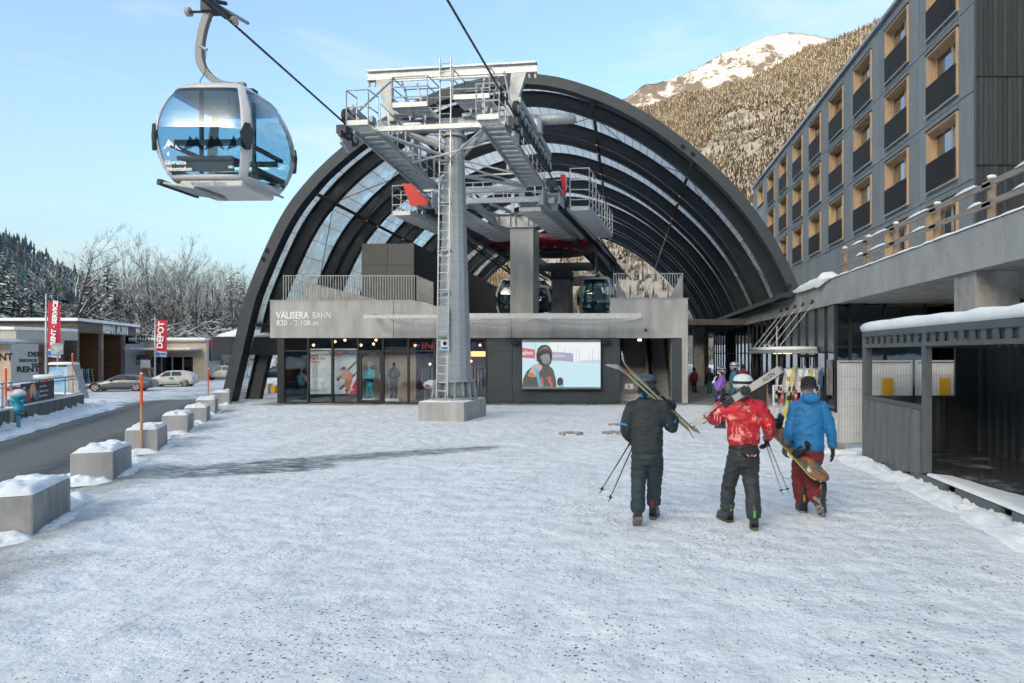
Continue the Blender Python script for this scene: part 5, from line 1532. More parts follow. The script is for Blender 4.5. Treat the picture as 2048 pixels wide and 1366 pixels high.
# parapet wall with railing and banner
pa = thing('parapet_wall', 'low dark concrete parapet with railing and snow on top beside the road', 'wall', (-19.7, 23.5, 0), world=True)
A, B = Vector((-18.0, 20.1, 0)), Vector((-21.4, 27.0, 0)); A2 = Vector((-15.8, 15.6, 0)); A1 = Vector((-17.85, 19.8, 0))
def wallseg(a, b, h):
    d = (b - a).normalized(); nn = Vector((-d.y, d.x, 0)) * -.25
    if nn.x > 0: nn = -nn
    vs_ = [a, b, b + nn, a + nn]
    MB().loft([[Vector((p.x, p.y, z)) for p in vs_] for z in (-.1, h)]).build('wall', conc_d, pa)
    MB().loft([[Vector((p.x, p.y, z)) for p in vs_] for z in (h + .002, h + .05)]).build('snow_cap', snow, pa)
    return nn
nn = wallseg(A, B, .57); wallseg(A2, A1, .55)
wallseg(B, B + Vector((-3.0, 1.2, 0)), .57)
for a, b in ((A, B), (A2, A1)):
    mb = MB(); off_ = nn * .5 + Vector((0, 0, .6))
    d = b - a
    for k in range(5):
        p = a + off_ + d * (.03 + .94 * k / 4)
        MB().tube([p, p + Vector((0, 0, .72))], .028, 8).build('railing_post', galv, pa)
    for z in (.72, .60, .04): MB().tube([a + off_ + Vector((0, 0, z)), b + off_ + Vector((0, 0, z))], .022 if z < .7 else .03, 8).build('rail', galv, pa)
d = (B - A).normalized(); off_ = nn * .38 + Vector((0, 0, .63))
ban = thing('railing_banner', 'dark advertising banner with orange ski goggles on the railing', 'banner', A + d * .9 + off_, math.atan2(-d.y, -d.x) + math.pi)
L_ = (B - A).length
bw = 3.3
MB().box(0, bw, -.012, 0, 0, .62).build('cloth', mat('banner_black', (0.022, 0.024, 0.028), 0.6), ban)
def bl(col, poly, nm): MB().prism(poly, .003, Matrix.Translation((0, -.016, 0))).build('print', mat('banner_' + nm, col, 0.5), ban)
bl((.35, .05, .05), ell(.65, .22, .35, .2), 'red'); bl((.03, .18, .30), ell(1.45, .2, .32, .16), 'blue')
MB().prism(ell(1.05, .36, .30, .23), .003, Matrix.Translation((0, -.02, 0))).build('print', mat('banner_amber', (.72, .25, .03), 0.3), ban)
MB().prism([(.95, .12), (1.05, .32), (1.15, .12)], .003, Matrix.Translation((0, -.024, 0))).build('print', MATS['banner_black'], ban)
RB = (R(90), 0, 0)
text('uvex', .13, (.12, -.02, .45), RB, white_t, ban, ext=.001, off=.004)
for q, s_ in enumerate(('uvex colorvision', 'Ultimativer Kontrast', 'bei jedem Wetter')): text(s_, .115, (1.72, -.02, .44 - .16 * q), RB, white_t, ban, ext=.001, sx=.95)
# hydrant
hy = thing('hydrant', 'turquoise fire hydrant with a snow cap in the gap of the parapet', 'hydrant', (-17.55, 19.75, -.12))
tq = mat('turquoise_paint', (0.02, 0.30, 0.42), 0.4)
MB().tube([(0, 0, 0), (0, 0, .7)], .05, 10).build('pipe', mat('pale_blue_pipe', (0.12, 0.32, 0.46), 0.5), hy)
MB().lathe([(.10, .55), (.10, .62), (.13, .66), (.13, .72), (.11, .74), (.12, 1.0), (.17, 1.02), (.17, 1.08), (.12, 1.1)], 14).build('body', tq, hy, smooth=True)
for s_ in (-1, 1): MB().tube([(0, 0, .93), (s_ * .19, -.02, .93)], .05, 10).build('outlet', tq, hy)
MB().lathe([(.16, 1.09), (.18, 1.14), (.15, 1.22), (.06, 1.27), (0, 1.27)], 14).build('snow_cap', snow, hy, smooth=True)
MB().tube([(.1, -.05, .56), (.28, -.06, .56)], .05, 8).build('valve', steel_d, hy)
# bistro tables and a slanted promo stand behind the parapet
canc, canr, canb = mat('table_silver', (0.55, 0.57, 0.58), 0.4), mat('table_red', (0.55, 0.03, 0.04), 0.4), mat('table_blue', (0.02, 0.08, 0.30), 0.4)
for q, (xx, yy, Y, lab) in enumerate(((32, 757, 24.5, 'round high table with a snow covered top behind the railing, nearer one'), (95, 750, 33, 'round high table with a snow covered top beside the promo stand, farther one'))):
    X = px(xx, 0, Y).x
    tb = thing('high_table', lab, 'table', (X, Y, 0), 0, 'high tables behind the parapet')
    MB().lathe([(.30, 0), (.30, .25), (.24, .3), (.24, .55)], 18).build('base', canb, tb)
    MB().lathe([(.24, .55), (.24, .85)], 18).build('stem', canc, tb)
    MB().lathe([(.24, .85), (.24, .95), (.3, 1.0)], 18).build('collar', canr, tb)
    MB().lathe([(0, 1.0), (.52, 1.0), (.54, 1.05), (0, 1.05)], 22).build('top', white, tb)
    MB().lathe([(.52, 1.052), (.56, 1.10), (.5, 1.16), (.3, 1.18), (0, 1.18)], 22).build('snow_cap', snow, tb, smooth=True)
pr = thing('promo_stand', 'leaning promotional stand with mountain picture and snowy top', 'stand', (px(118, 0, 38).x, 38, -.3))
pm = mat('promo_print', (0.05, 0.30, 0.55), 0.5, col2=(0.55, 0.62, 0.66), vs=1.6, obj=True)
MB().prism([(-.7, 0), (.55, 0), (.45, 1.75), (-.55, 1.75)], .1).build('picture', pm, pr)
MB().prism([(.56, 0), (1.3, 0), (.75, 1.85), (.46, 1.85)], .5).build('side_panel', galv, pr)
MB().loft([[Vector((x, y, z)) for x, y in ((-.58 + i, -.05), (.78 - i, -.05), (.78 - i, .5), (-.58 + i, .5))] for i, z in ((0, 1.86), (.03, 1.97), (.2, 2.02))]).build('snow_cap', snow, pr, smooth=True)
ib = thing('info_board', 'small tilted info board on a post above the promo stand', 'sign', (px(115, 0, 39.5).x, 39.5, -.3))
MB().tube([(0, 0, 0), (0, 0, 2.6)], .04, 8).build('post', galv, ib)
MB().box(-.35, .35, -.03, 0, 2.45, 3.1).build('board', mat('info_print', (0.16, 0.22, 0.20), 0.4, col2=(0.45, 0.55, 0.6), vs=3), ib)

# ---------------------------------------------------------------- ski rental buildings
def board_mat(name, c1, c2, vert=False, sc_=9.0):
    m = mat(name, c1, 0.8, col2=c2, vs=1.4, stretch=((5, 5, .35) if vert else (.5, .5, 9)), bump=0, rnd=0)
    n_ = m.node_tree.nodes; l_ = m.node_tree.links.new
    g_ = n_.new('ShaderNodeNewGeometry'); s_ = n_.new('ShaderNodeSeparateXYZ'); l_(g_.outputs['Position'], s_.inputs[0])
    src = s_.outputs[2]
    if vert:
        a_ = n_.new('ShaderNodeMath'); a_.operation = 'ADD'; l_(s_.outputs[0], a_.inputs[0]); l_(s_.outputs[1], a_.inputs[1]); src = a_.outputs[0]
    f_ = n_.new('ShaderNodeMath'); f_.operation = 'MULTIPLY'; f_.inputs[1].default_value = sc_; l_(src, f_.inputs[0])
    fr_ = n_.new('ShaderNodeMath'); fr_.operation = 'FRACT'; l_(f_.outputs[0], fr_.inputs[0])
    gt = n_.new('ShaderNodeMapRange'); gt.inputs[1].default_value = .0; gt.inputs[2].default_value = .22; l_(fr_.outputs[0], gt.inputs[0])
    bp_ = n_.new('ShaderNodeBump'); bp_.inputs['Distance'].default_value = .05; l_(gt.outputs[0], bp_.inputs['Height']); l_(bp_.outputs[0], n_['Principled BSDF'].inputs['Normal'])
    return m
grey_b = board_mat('weathered_boards', (0.20, 0.165, 0.135), (0.115, 0.085, 0.065), sc_=5.5)
brown_b = board_mat('brown_niche_boards', (0.21, 0.085, 0.035), (0.11, 0.045, 0.022), sc_=5)
white_b = board_mat('whitewashed_boards', (0.50, 0.47, 0.44), (0.42, 0.38, 0.34), True, 5)
pale_b = board_mat('pale_larch_boards', (0.56, 0.45, 0.36), (0.48, 0.36, 0.27), True, 5)
GB = -1.0
rb = thing('rental_house', 'brown timber ski rental house with open niches and snowy flat roof', 'building', (-58, 75, GB), world=True)
c0 = Vector((-54.6, 68, 0)); c1 = Vector((-60.2, 84, 0)); c2 = Vector((-72, 68, 0))
ZT = 5.35
def wallq(a, b, z0, z1, th, nm, m, parent, inward=1):
    d = (b - a).normalized(); n_ = Vector((-d.y, d.x, 0)) * th * inward
    vs_ = [a, b, b + n_, a + n_]
    return MB().loft([[Vector((p.x, p.y, z)) for p in vs_] for z in (z0, z1)]).build(nm, m, parent)
wallq(c2, c0, GB, ZT, .3, 'front_wall', grey_b, rb)
dn = (c1 - c0).normalized(); Ln = (c1 - c0).length
inn = Vector((-dn.y, dn.x, 0))
if inn.x > 0: inn = -inn
NZ = 4.35
wallq(c0, c1, NZ, ZT, .3, 'upper_wall', grey_b, rb)
for t0, t1 in ((0, .35), (6.3, 6.75), (12.9, 13.3), (Ln - .3, Ln)):
    wallq(c0 + dn * t0, c0 + dn * t1, GB, NZ, .3, 'niche_post', grey_b if t0 < 1 else mat('niche_post_wood', (0.28, 0.22, 0.19), .8) if 'niche_post_wood' not in MATS else MATS['niche_post_wood'], rb)
for t0, t1 in ((.35, 6.3), (6.75, 12.9), (13.3, Ln - .3)):
    wallq(c0 + dn * t0 + inn * 3, c0 + dn * t1 + inn * 3, GB, NZ, .1, 'niche_back', brown_b, rb)
    wallq(c0 + dn * t1 + inn * .3, c0 + dn * t1 + inn * 3, GB, NZ, .08, 'niche_side', brown_b, rb)
    wallq(c0 + dn * t0 + inn * 0.01, c0 + dn * t1 + inn * .01, NZ - .02, NZ, 3, 'niche_ceiling', brown_b, rb, 1)
roofp = [c2 + Vector((0, -.3, 0)), c0 + Vector((.3, -.3, 0)), c1 + Vector((.3, .3, 0)), c1 + Vector((-18, 0, 0))]
MB().loft([[Vector((p.x, p.y, z)) for p in roofp] for z in (ZT, ZT + .12)]).build('roof', steel_g, rb)
MB().loft([[Vector((p.x, p.y, z)) for p in roofp] for z in (ZT + .122, ZT + .42)]).build('roof_snow', snow, rb)
# counter screen and little sign in the middle niche
cp = c0 + dn * 7.2 + inn * 2.2
ang = math.atan2(dn.y, dn.x)
MB().box(0, 2.4, 0, .2, 0, 1.2, Matrix.Translation((cp.x, cp.y, 1.2)) @ Matrix.Rotation(ang, 4, 'Z')).build('counter_window', black, rb)
MB().box(0, 2.4, 0, .5, 0, .4, Matrix.Translation((cp.x, cp.y, .7)) @ Matrix.Rotation(ang, 4, 'Z')).build('counter_shelf', grey_b, rb)
text('HAPPY', .9, (cp.x + .1, cp.y, 2.55), (R(90), 0, ang), white_t, rb, off=.03)
sp = c0 + dn * 6.4 - inn * .05
text('RENT A SKI', 1.45, (sp.x, sp.y, 4.5), (R(90), 0, ang), mat('rental_sign', (0.80, 0.78, 0.74), .6), rb, off=.06, ext=.06, sx=1.02)
for tt in (5.6, 12.2):
    q = c0 + dn * tt - inn * .1
    MB().tube([(q.x, q.y, 3.0), (q.x + .4, q.y - .3, 2.8)], .1, 8).build('spotlight', galv, rb)
# white front part with canopy
wf = thing('rental_annex', 'low whitewashed rental annex with black lettering and flat snowy canopy', 'building', (-60, 62, GB), world=True)
w0, w1, w2 = Vector((-62, 60.5, 0)), px(22, 0, 60.5) * 1, px(77, 0, 62.5) * 1
w1 = Vector((w1.x, 60.5, 0)); w2 = Vector((w2.x, 62.5, 0))
wallq(w0, w1, GB, 3.1, .2, 'wall', pale_b, wf); wallq(w1, w2, GB, 3.1, .2, 'wall', mat('grey_white_wall', (0.42, 0.42, 0.42), .7, col2=(.36, .36, .36), vs=1) , wf)
w3 = Vector((px(90, 0, 63.2).x, 63.2, 0)); w4 = Vector((px(128, 0, 66).x, 66, 0))
wallq(w2, w3, GB, 3.0, .1, 'niche_wall', brown_b, wf); wallq(w3, w4, GB, 3.0, .1, 'niche_wall', brown_b, wf)
MB().loft([[Vector((x, y, z)) for x, y in ((-64, 59.2), (w1.x, 59.2), (w4.x, 64.8), (w4.x - .4, 66.5), (-64, 67))] for z in (3.05, 3.25)]).build('canopy', galv, wf)
MB().loft([[Vector((x, y, z)) for x, y in ((-64, 59.2), (w1.x, 59.2), (w4.x, 64.8), (w4.x - .4, 66.5), (-64, 67))] for z in (3.252, 3.5)]).build('canopy_snow', snow, wf)
MB().loft([[Vector((x, y, z)) for x, y in ((-64, 61), (w1.x, 61), (w3.x, 63.5), (w3.x, 67), (-64, 67))] for z in (3.502, 4.35)]).build('upper_fascia', white_b, wf)
MB().loft([[Vector((x, y, z)) for x, y in ((-64, 60.8), (w1.x, 60.8), (w3.x + .2, 63.4), (w3.x, 67), (-64, 67))] for z in (4.352, 4.62)]).build('upper_snow', snow, wf)
wd = (w2 - w1).normalized(); wa = math.atan2(wd.y, wd.x)
wn = Vector((wd.y, -wd.x, 0)) * .03
def wt(t_, z, s_, str_, off_=.02):
    p = w1 + wd * t_ + wn
    text(str_, s_, (p.x, p.y, z), (R(90), 0, wa), black_t, wf, off=off_)
wt(1.25, 1.95, .60, 'DEPOT'); wt(.6, 1.45, .38, 'SERVICE', .01); wt(1.55, 1.1, .34, 'SHOP', .01); wt(.4, .55, .72, 'RENT', .025)
text('NT', .9, (w1.x - 1.05, 60.45, 1.6), RB, black_t, wf, off=.02)
# depot building
dp = thing('ski_depot', 'pale timber ski depot with wide glass doors and snowy roof', 'building', (-52, 82, GB), world=True)
YD = 81.6
def XD(p, Y=YD): return (p - CX) * Y / FOC
ZD = CAM_H + 25 * YD / FOC
wallq(Vector((XD(288), YD, 0)), Vector((XD(300), YD, 0)), GB, ZD, .3, 'wall', pale_b, dp)
wallq(Vector((XD(386), YD, 0)), Vector((XD(413), YD, 0)), GB, ZD, .3, 'wall', pale_b, dp)
wallq(Vector((XD(300), YD + .01, 0)), Vector((XD(386), YD + .01, 0)), CAM_H - 6 * YD / FOC, ZD, .3, 'wall', pale_b, dp)
wallq(Vector((XD(413), YD, 0)), Vector((XD(440, 96), 96, 0)), GB, ZD, .3, 'side_wall', white_b, dp)
wallq(Vector((XD(250, 80), 80.0, 0)), Vector((XD(288), YD, 0)), GB, ZD - .3, .3, 'wall', MATS['grey_white_wall'], dp)
for k in range(4):
    a, b = 300 + 21.5 * k, 321.5 + 21.5 * k
    MB().box(XD(a) + .06, XD(b) - .06, YD + .2, YD + .24, GB + .1, CAM_H - 6.5 * YD / FOC).build('pane', dglass, dp)
    MB().box(XD(a) - .06, XD(a) + .06, YD + .12, YD + .28, GB, CAM_H - 6 * YD / FOC).build('mullion', galv, dp)
MB().box(XD(300), XD(386), YD + 3, YD + 3.1, GB, 3).build('inner_wall', dwall, dp)
MB().box(XD(285), XD(403), YD - 2.2, YD, CAM_H + 7 * YD / FOC, CAM_H + 9.5 * YD / FOC).build('canopy', white_b, dp)
MB().box(XD(285), XD(403), YD - 2.2, YD, CAM_H + 9.6 * YD / FOC, CAM_H + 12 * YD / FOC).build('canopy_snow', snow, dp)
rp_ = [(XD(262), YD - .4), (XD(414), YD - .4), (XD(442, 96), 96), (XD(300, 96), 96)]
MB().loft([[Vector((x, y, z)) for x, y in rp_] for z in (ZD, ZD + .2)]).build('roof', galv, dp)
MB().loft([[Vector((x, y, z)) for x, y in rp_] for z in (ZD + .202, ZD + .45)]).build('roof_snow', snow, dp)
for (x_, z, s_, str_) in ((276, 683, .9, 'RENT'), (275, 717, .55, 'SERVICE'), (275, 728, .9, 'DEPOT')):
    q = px(x_ - 2, z, 80.2); text(str_, s_, (q.x, q.y - .05, q.z), RB, black_t, dp, off=.02, sx=.8)
sg = thing('wall_sign', 'dark sign with a red corner on the side of the depot', 'sign', (XD(425, 88), 88, 0), world=True)
q0, q1 = px(417, 722, 84), px(438, 700, 95)
wallq(Vector((q0.x + .15, q0.y, 0)), Vector((q1.x + .15, q1.y, 0)), 1.3, 3.0, -.1, 'board', steel_g, sg)
wallq(Vector((q0.x + .15, q0.y, 0)), Vector((q0.x + .3, q0.y + 3.2, 0)), 3.0, 4.0, -.1, 'red_corner', red, sg)
# wooden stool with a little sign
wsn = thing('wooden_stand', 'small orange wooden stand with a white sign by the depot wall', 'stand', (XD(289, 78), 78, GB))
for X in (-.7, .7):
    MB().beam((X, 0, 0), (X * .7, 0, 1.5), .12, .12).build('leg', wood_p, wsn)
    MB().beam((X, .8, 0), (X * .7, .6, 1.5), .12, .12).build('leg', wood_p, wsn)
MB().box(-.75, .75, -.1, .8, 1.5, 1.6).build('seat', wood_p, wsn)
MB().box(-.55, .55, .1, .16, 1.6, 2.5).build('sign', white, wsn)

# skis in the niches
ski_cols = [(.55, .38, .05), (.03, .03, .035), (.42, .33, .05), (.12, .62, .03), (.55, .02, .02), (.62, .62, .60), (.25, .12, .06), (.05, .2, .45), (.4, .55, .7), (.02, .02, .02), (.45, .42, .08), (.6, .65, .7)]
sm2 = [mat('ski_paint_%d' % i, c, .3, obj=True, col2=tuple(min(1, v * .4 + .02) for v in c), vs=4, vlo=.55, vhi=.65) for i, c in enumerate(ski_cols)]
def ski_mesh(Ls, wt_=.115, waist=.075):
    mb = MB(); rings = []
    for k in range(15):
        t = k / 14
        hw = (waist + (wt_ - waist) * (2 * t - 1) ** 2) / 2
        if t > .93: hw *= max(.15, 1 - ((t - .93) / .07) ** 2)
        if t < .04: hw *= .75
        yy = .02 + (.10 * ((t - .86) / .14) ** 2 if t > .86 else 0) + (.03 * ((.08 - t) / .08) ** 2 if t < .08 else 0)
        th = .012 if t > .2 and t < .8 else .007
        rings.append([Vector((-hw, -yy - th, t * Ls)), Vector((hw, -yy - th, t * Ls)), Vector((hw, -yy + th, t * Ls)), Vector((-hw, -yy + th, t * Ls))])
    return mb.loft(rings)
names_ = ['yellow', 'black', 'gold', 'bright green', 'red', 'white', 'brown', 'blue', 'pale blue', 'plain black', 'olive', 'silver']
def lean_ski(base, ang, tilt, Ls, ci, label, group, sc_=1.0):
    t = thing('ski', label, 'ski', base, ang, group)
    o = ski_mesh(Ls, .13 * sc_, .085 * sc_).build('ski_body', sm2[ci], t)
    bm = MB().box(-.04, .04, -.10, -.03, Ls * .40, Ls * .47).build('heel_binding', blk, t)
    bm2 = MB().box(-.045, .045, -.12, -.03, Ls * .55, Ls * .61).build('toe_binding', blk, t)
    for q in (o, bm, bm2): q.rotation_euler = (tilt, 0, 0)
    return t
for k in range(11):
    tt = .8 + k * .50
    b = c0 + dn * tt + inn * .6
    lean_ski((b.x, b.y, GB), ang, R(-6), random.uniform(1.5, 1.75), k % 12, '%s ski leaning in the left rental niche' % names_[k % 12], 'skis in the rental niches', 2.6)
for k in range(9):
    tt = 13.6 + k * .38
    b = c0 + dn * tt + inn * .6
    lean_ski((b.x, b.y, GB), ang, R(-6), random.uniform(1.6, 1.8), (k + 4) % 12, '%s ski leaning in the right rental niche' % names_[(k + 4) % 12], 'skis in the rental niches', 2.4)
rk = c0 + dn * .6 + inn * .9
for t0, t1 in ((.6, 6.2), (13.4, 17)):
    a, b = c0 + dn * t0 + inn * .75, c0 + dn * t1 + inn * .75
    o = MB().tube([(a.x, a.y, GB + .9), (b.x, b.y, GB + .9)], .05, 6).tube([(a.x, a.y, GB), (a.x, a.y, GB + .9)], .05, 6).tube([(b.x, b.y, GB), (b.x, b.y, GB + .9)], .05, 6).build('ski_rack', galv)
    tag(o, 'metal ski rack in the %s rental niche' % ('left' if t0 < 5 else 'right'), 'rack', 'racks in the rental niches')

# flags
def flag(pxx, top, base, Y, fx0, fx1, fy0, fy1, str_, label, size):
    X = px(pxx, 0, Y).x
    t = thing('banner_flag', label, 'flag', (X, Y, gz(X, Y)), 0, 'tall red banner flags', world=True)
    z1 = px(0, top, Y).z
    MB().tube([(X, Y, gz(X, Y)), (X, Y, z1)], [.09, .06], 10).build('pole', galv_b, t, smooth=True)
    a, b = px(fx0, fy0, Y), px(fx1, fy1, Y)
    wdt, hgt = b.x - a.x, a.z - b.z
    def sheet(u0, u1, nm, m):
        rings = []
        for j in range(13):
            v = u0 + (u1 - u0) * j / 12
            rings.append([Vector((a.x + wdt * (k / 6) * (1 - .13 * v) , Y + .10 * math.sin(k * .8 + v * 3) * (k / 6), a.z - hgt * v - .02 * k)) for k in range(7)])
        return MB().loft(rings, closed=False).build(nm, m, t, smooth=True)
    fl = sheet(0, .86, 'cloth', mat('flag_red', (0.50, 0.022, 0.06), .7) if 'flag_red' not in MATS else MATS['flag_red'])
    sheet(.861, 1, 'lower_cloth', mat('flag_white', (0.55, 0.60, 0.65), .7) if 'flag_white' not in MATS else MATS['flag_white'])
    text(str_, size, (a.x + wdt * .62, Y - .16, b.z + hgt * .20), (R(90), R(-90 + 4), 0), white_t, t, off=.025, ext=.004, sx=1.0)
    text('rent', .42, (a.x + wdt * .34, Y - .16, b.z + hgt * .03), RB, blue_t, t, off=.02)
    MB().lathe([(.16, 0), (.2, 0), (.2, .01), (.16, .01)], 14).build('logo', blue_t, t).matrix_basis = Matrix.Translation((a.x + wdt * .18, Y - .13, b.z + hgt * .06)) @ Matrix.Rotation(R(90), 4, 'X')
flag(92, 588, 0, 56, 96, 123, 603, 713, 'RENT \u00b7 SERVICE', 'red banner flag reading RENT SERVICE in front of the timber house', .53)
flag(310, 634, 0, 74, 313, 335, 639, 712, 'DEPOT', 'red banner flag reading DEPOT in front of the pale ski depot', .92)
for o in [q for q in bpy.data.objects if q.type == 'FONT' and q.data.body in ('DEPOT', 'RENT \u00b7 SERVICE') and abs(q.rotation_euler.y) > 1]: o.data.extrude = .004

# ---------------------------------------------------------------- cars
tyre_b, rim_m = mat('car_tyre', (0.014, 0.014, 0.015), .8), mat('alloy_rim', (0.50, 0.47, 0.43), .35, .7)
cglass = mat('car_window', (0.015, 0.02, 0.024), .12, 0, col2=(0.05, 0.06, 0.066), vs=1.2, spec=.35)
lamp_r, lamp_w = mat('tail_lamp', (0.35, 0.01, 0.015), .2), mat('head_lamp', (0.55, 0.58, 0.6), .15)
def make_car(name, label, loc, rz, st_, wb, wheel_r, paint, wins, back_x, cat='car', half=.92):
    t = thing(name, label, cat, loc, rz)
    rings = []
    for (x, zl, zb_, zt, wl, wb_, wt_) in st_:
        rings.append([Vector((x, s * w_, z)) for s, seq in ((-1, ((wl, zl), (wb_ * 1.0, (zl + zb_) / 2), (wb_ * .985, zb_), (wt_, zt - .03), (wt_ * .8, zt))), (1, ((wt_ * .8, zt), (wt_, zt - .03), (wb_ * .985, zb_), (wb_, (zl + zb_) / 2), (wl, zl)))) for w_, z in seq])
    MB().loft(rings).build('body', paint, t, smooth=True)
    def at_x(x):
        for a, b in zip(st_, st_[1:]):
            if a[0] <= x <= b[0]:
                f_ = (x - a[0]) / (b[0] - a[0]); return [u + (v - u) * f_ for u, v in zip(a, b)]
        return st_[-1]
    for s in (-1, 1):
        for (xa, xb, xc, xd) in wins:       # bottom from xa to xb, top from xc to xd
            pts_ = []
            for x, top in ((xa, 0), (xb, 0), (xd, 1), (xc, 1)):
                q = at_x(x); f_ = .10 if not top else .86
                pts_.append(Vector((x, s * (q[5] * .985 + (q[6] - q[5] * .985) * f_ + .012), q[2] + (q[3] - .03 - q[2]) * f_)))
            cen = sum(pts_, Vector()) / 4
            back = [p - Vector((0, s * .01, 0)) for p in pts_]
            MB().add(pts_ + back, [(0, 1, 2, 3), (7, 6, 5, 4), (0, 4, 5, 1), (1, 5, 6, 2), (2, 6, 7, 3), (3, 7, 4, 0)]).build('side_window', cglass, t)
        for x in wb:
            w_ = MB().tube([(x, s * (half - .20), wheel_r), (x, s * (half + .012), wheel_r)], wheel_r, 22).build('wheel', tyre_b, t)
            MB().tube([(x, s * (half + .013), wheel_r), (x, s * (half + .02), wheel_r)], wheel_r * .70, 20).build('rim', rim_m, w_)
            for k in range(5):
                a = k * 1.2566
                M_ = Matrix.Translation((x, s * (half + .024), wheel_r)) @ Matrix.Rotation(a, 4, 'Y')
                MB().box(.05, wheel_r * .62, -.004, .004, .03, .10, M_).build('rim_gap', black, w_)
            ar_ = MB()
            ar_.tube([(x + (wheel_r + .05) * math.cos(q * .2618), s * (half - .01), wheel_r + (wheel_r + .05) * math.sin(q * .2618)) for q in range(13)], .035, 5)
            ar_.build('wheel_arch', black, t)
        q = at_x(back_x); MB().box(back_x - .38, back_x + .01, s * (q[5] - .28) if s > 0 else -q[5] - .005, s * q[5] + .005 if s > 0 else -(q[5] - .28), q[2] - .16, q[2] - .06).build('tail_light', lamp_r, t)
        q = at_x(st_[0][0] + .2); MB().box(st_[0][0] + .02, st_[0][0] + .42, s * (q[5] - .30) if s > 0 else -q[5] - .004, s * q[5] + .004 if s > 0 else -(q[5] - .3), q[2] - .16, q[2] - .05).build('headlight', lamp_w, t)
        q = at_x(wins[0][0] + .1); yy = s * (q[5] + .08); MB().box(wins[0][0] + .05, wins[0][0] + .2, yy - .09, yy + .09, q[2] + .02, q[2] + .16).build('mirror', paint, t, bevel=.03)
        for (xa, xb, xc, xd) in wins[:2]:
            q = at_x(xb - .2); MB().box(xb - .32, xb - .14, s * (q[5] + .004) - .012, s * (q[5] + .004) + .012, q[2] - .12, q[2] - .09).build('door_handle', paint, t)
        MB().box(wb[0] + .45, wb[1] - .45, s * half - .05, s * half - .01, .16, .24).build('side_skirt', black, t)
    return t
grey_p = mat('grey_metallic_paint', (0.17, 0.18, 0.185), .28, .55, col2=(0.14, 0.145, 0.15), vs=2)
whit_p = mat('dirty_white_paint', (0.62, 0.60, 0.56), .4, col2=(0.42, 0.38, 0.33), vs=1.4, stretch=(1, 1, 1.6))
teal_p = mat('dark_teal_paint', (0.02, 0.045, 0.06), .25, .3)
# stations: x, z low, z belt, z top, half widths low/belt/top (nose at x = 0)
A7 = [(0, .35, .55, .62, .70, .74, .62), (.15, .25, .62, .70, .82, .84, .70), (.8, .20, .74, .80, .88, .91, .78), (1.5, .18, .84, .90, .90, .94, .80), (1.75, .18, .88, 1.02, .90, .945, .76), (2.45, .18, .91, 1.38, .90, .95, .66), (2.9, .18, .92, 1.42, .90, .95, .65), (3.5, .18, .93, 1.38, .90, .95, .65), (4.2, .20, .95, 1.18, .90, .94, .68), (4.75, .24, .96, 1.02, .88, .90, .74), (4.95, .32, .92, .95, .80, .84, .70), (5.0, .4, .85, .88, .76, .78, .66)]
def gpos(x, y):      # ground point seen at this pixel on the lower car park
    Y = (CAM_H + 1.0) * FOC / (y - CY); return Vector(((x - CX) * Y / FOC, Y, -1.0))
p0 = gpos(172, 783)
make_car('parked_car', 'grey metallic fastback saloon parked before the rental house', (p0.x, p0.y, -1.0), R(17), A7, (.98, 3.92), .35, grey_p, ((1.95, 3.0, 2.4, 2.95), (3.06, 4.15, 3.02, 3.75)), 4.98)
ZO = [(0, .35, .60, .68, .66, .72, .60), (.15, .25, .72, .80, .80, .82, .66), (.7, .20, .88, .96, .85, .87, .72), (1.0, .18, .94, 1.10, .86, .88, .70), (1.7, .18, .98, 1.52, .86, .88, .60), (2.2, .18, 1.0, 1.57, .86, .88, .60), (3.0, .18, 1.03, 1.55, .86, .88, .58), (3.6, .20, 1.06, 1.40, .86, .87, .56), (3.95, .25, 1.05, 1.14, .84, .85, .60), (4.08, .35, .9, .96, .76, .80, .62)]
p0 = gpos(297, 773.5)
p1 = Vector((p0.x, p0.y))
zc = make_car('parked_car', 'small dirty white hatchback with green sticker parked by the depot', (p0.x, p0.y, -1.0), R(15), ZO, (.80, 3.35), .32, whit_p, ((1.25, 2.15, 1.65, 2.12), (2.22, 3.1, 2.2, 2.95)), 4.05, half=.86)
MB().prism([(2.05, .72), (2.45, .66), (2.5, .86), (2.3, .98), (2.05, .9)], .008, Matrix.Translation((0, -.895, 0))).build('sticker', mat('green_sticker', (.05, .32, .24), .5), zc)
p0 = gpos(484, 760)
PU = [(0, .4, .8, .9, .74, .8, .66), (.2, .3, .95, 1.02, .88, .9, .76), (1.3, .3, 1.08, 1.14, .9, .92, .78), (1.6, .3, 1.1, 1.35, .9, .92, .72), (2.1, .3, 1.12, 1.75, .9, .92, .68), (3.4, .3, 1.12, 1.76, .9, .92, .68), (3.8, .3, 1.1, 1.2, .9, .92, .8), (4.8, .32, 1.08, 1.12, .9, .92, .82), (5.0, .4, .95, 1.0, .86, .9, .8)]
make_car('parked_car', 'white pickup truck half hidden behind the arch foot', (p0.x - 5.0, p0.y, -1.0), R(10), PU, (.95, 4.0), .38, whit_p, ((1.75, 2.6, 2.1, 2.55), (2.7, 3.4, 2.68, 3.3)), 4.98, cat='car')
p0 = gpos(497, 757)
make_car('parked_car', 'dark teal estate car parked beyond the metal barriers', (p0.x - .6, p0.y + 4, -1.0), R(14), ZO, (.80, 3.35), .34, teal_p, ((1.25, 2.15, 1.65, 2.12), (2.22, 3.1, 2.2, 2.95)), 4.05, half=.86)
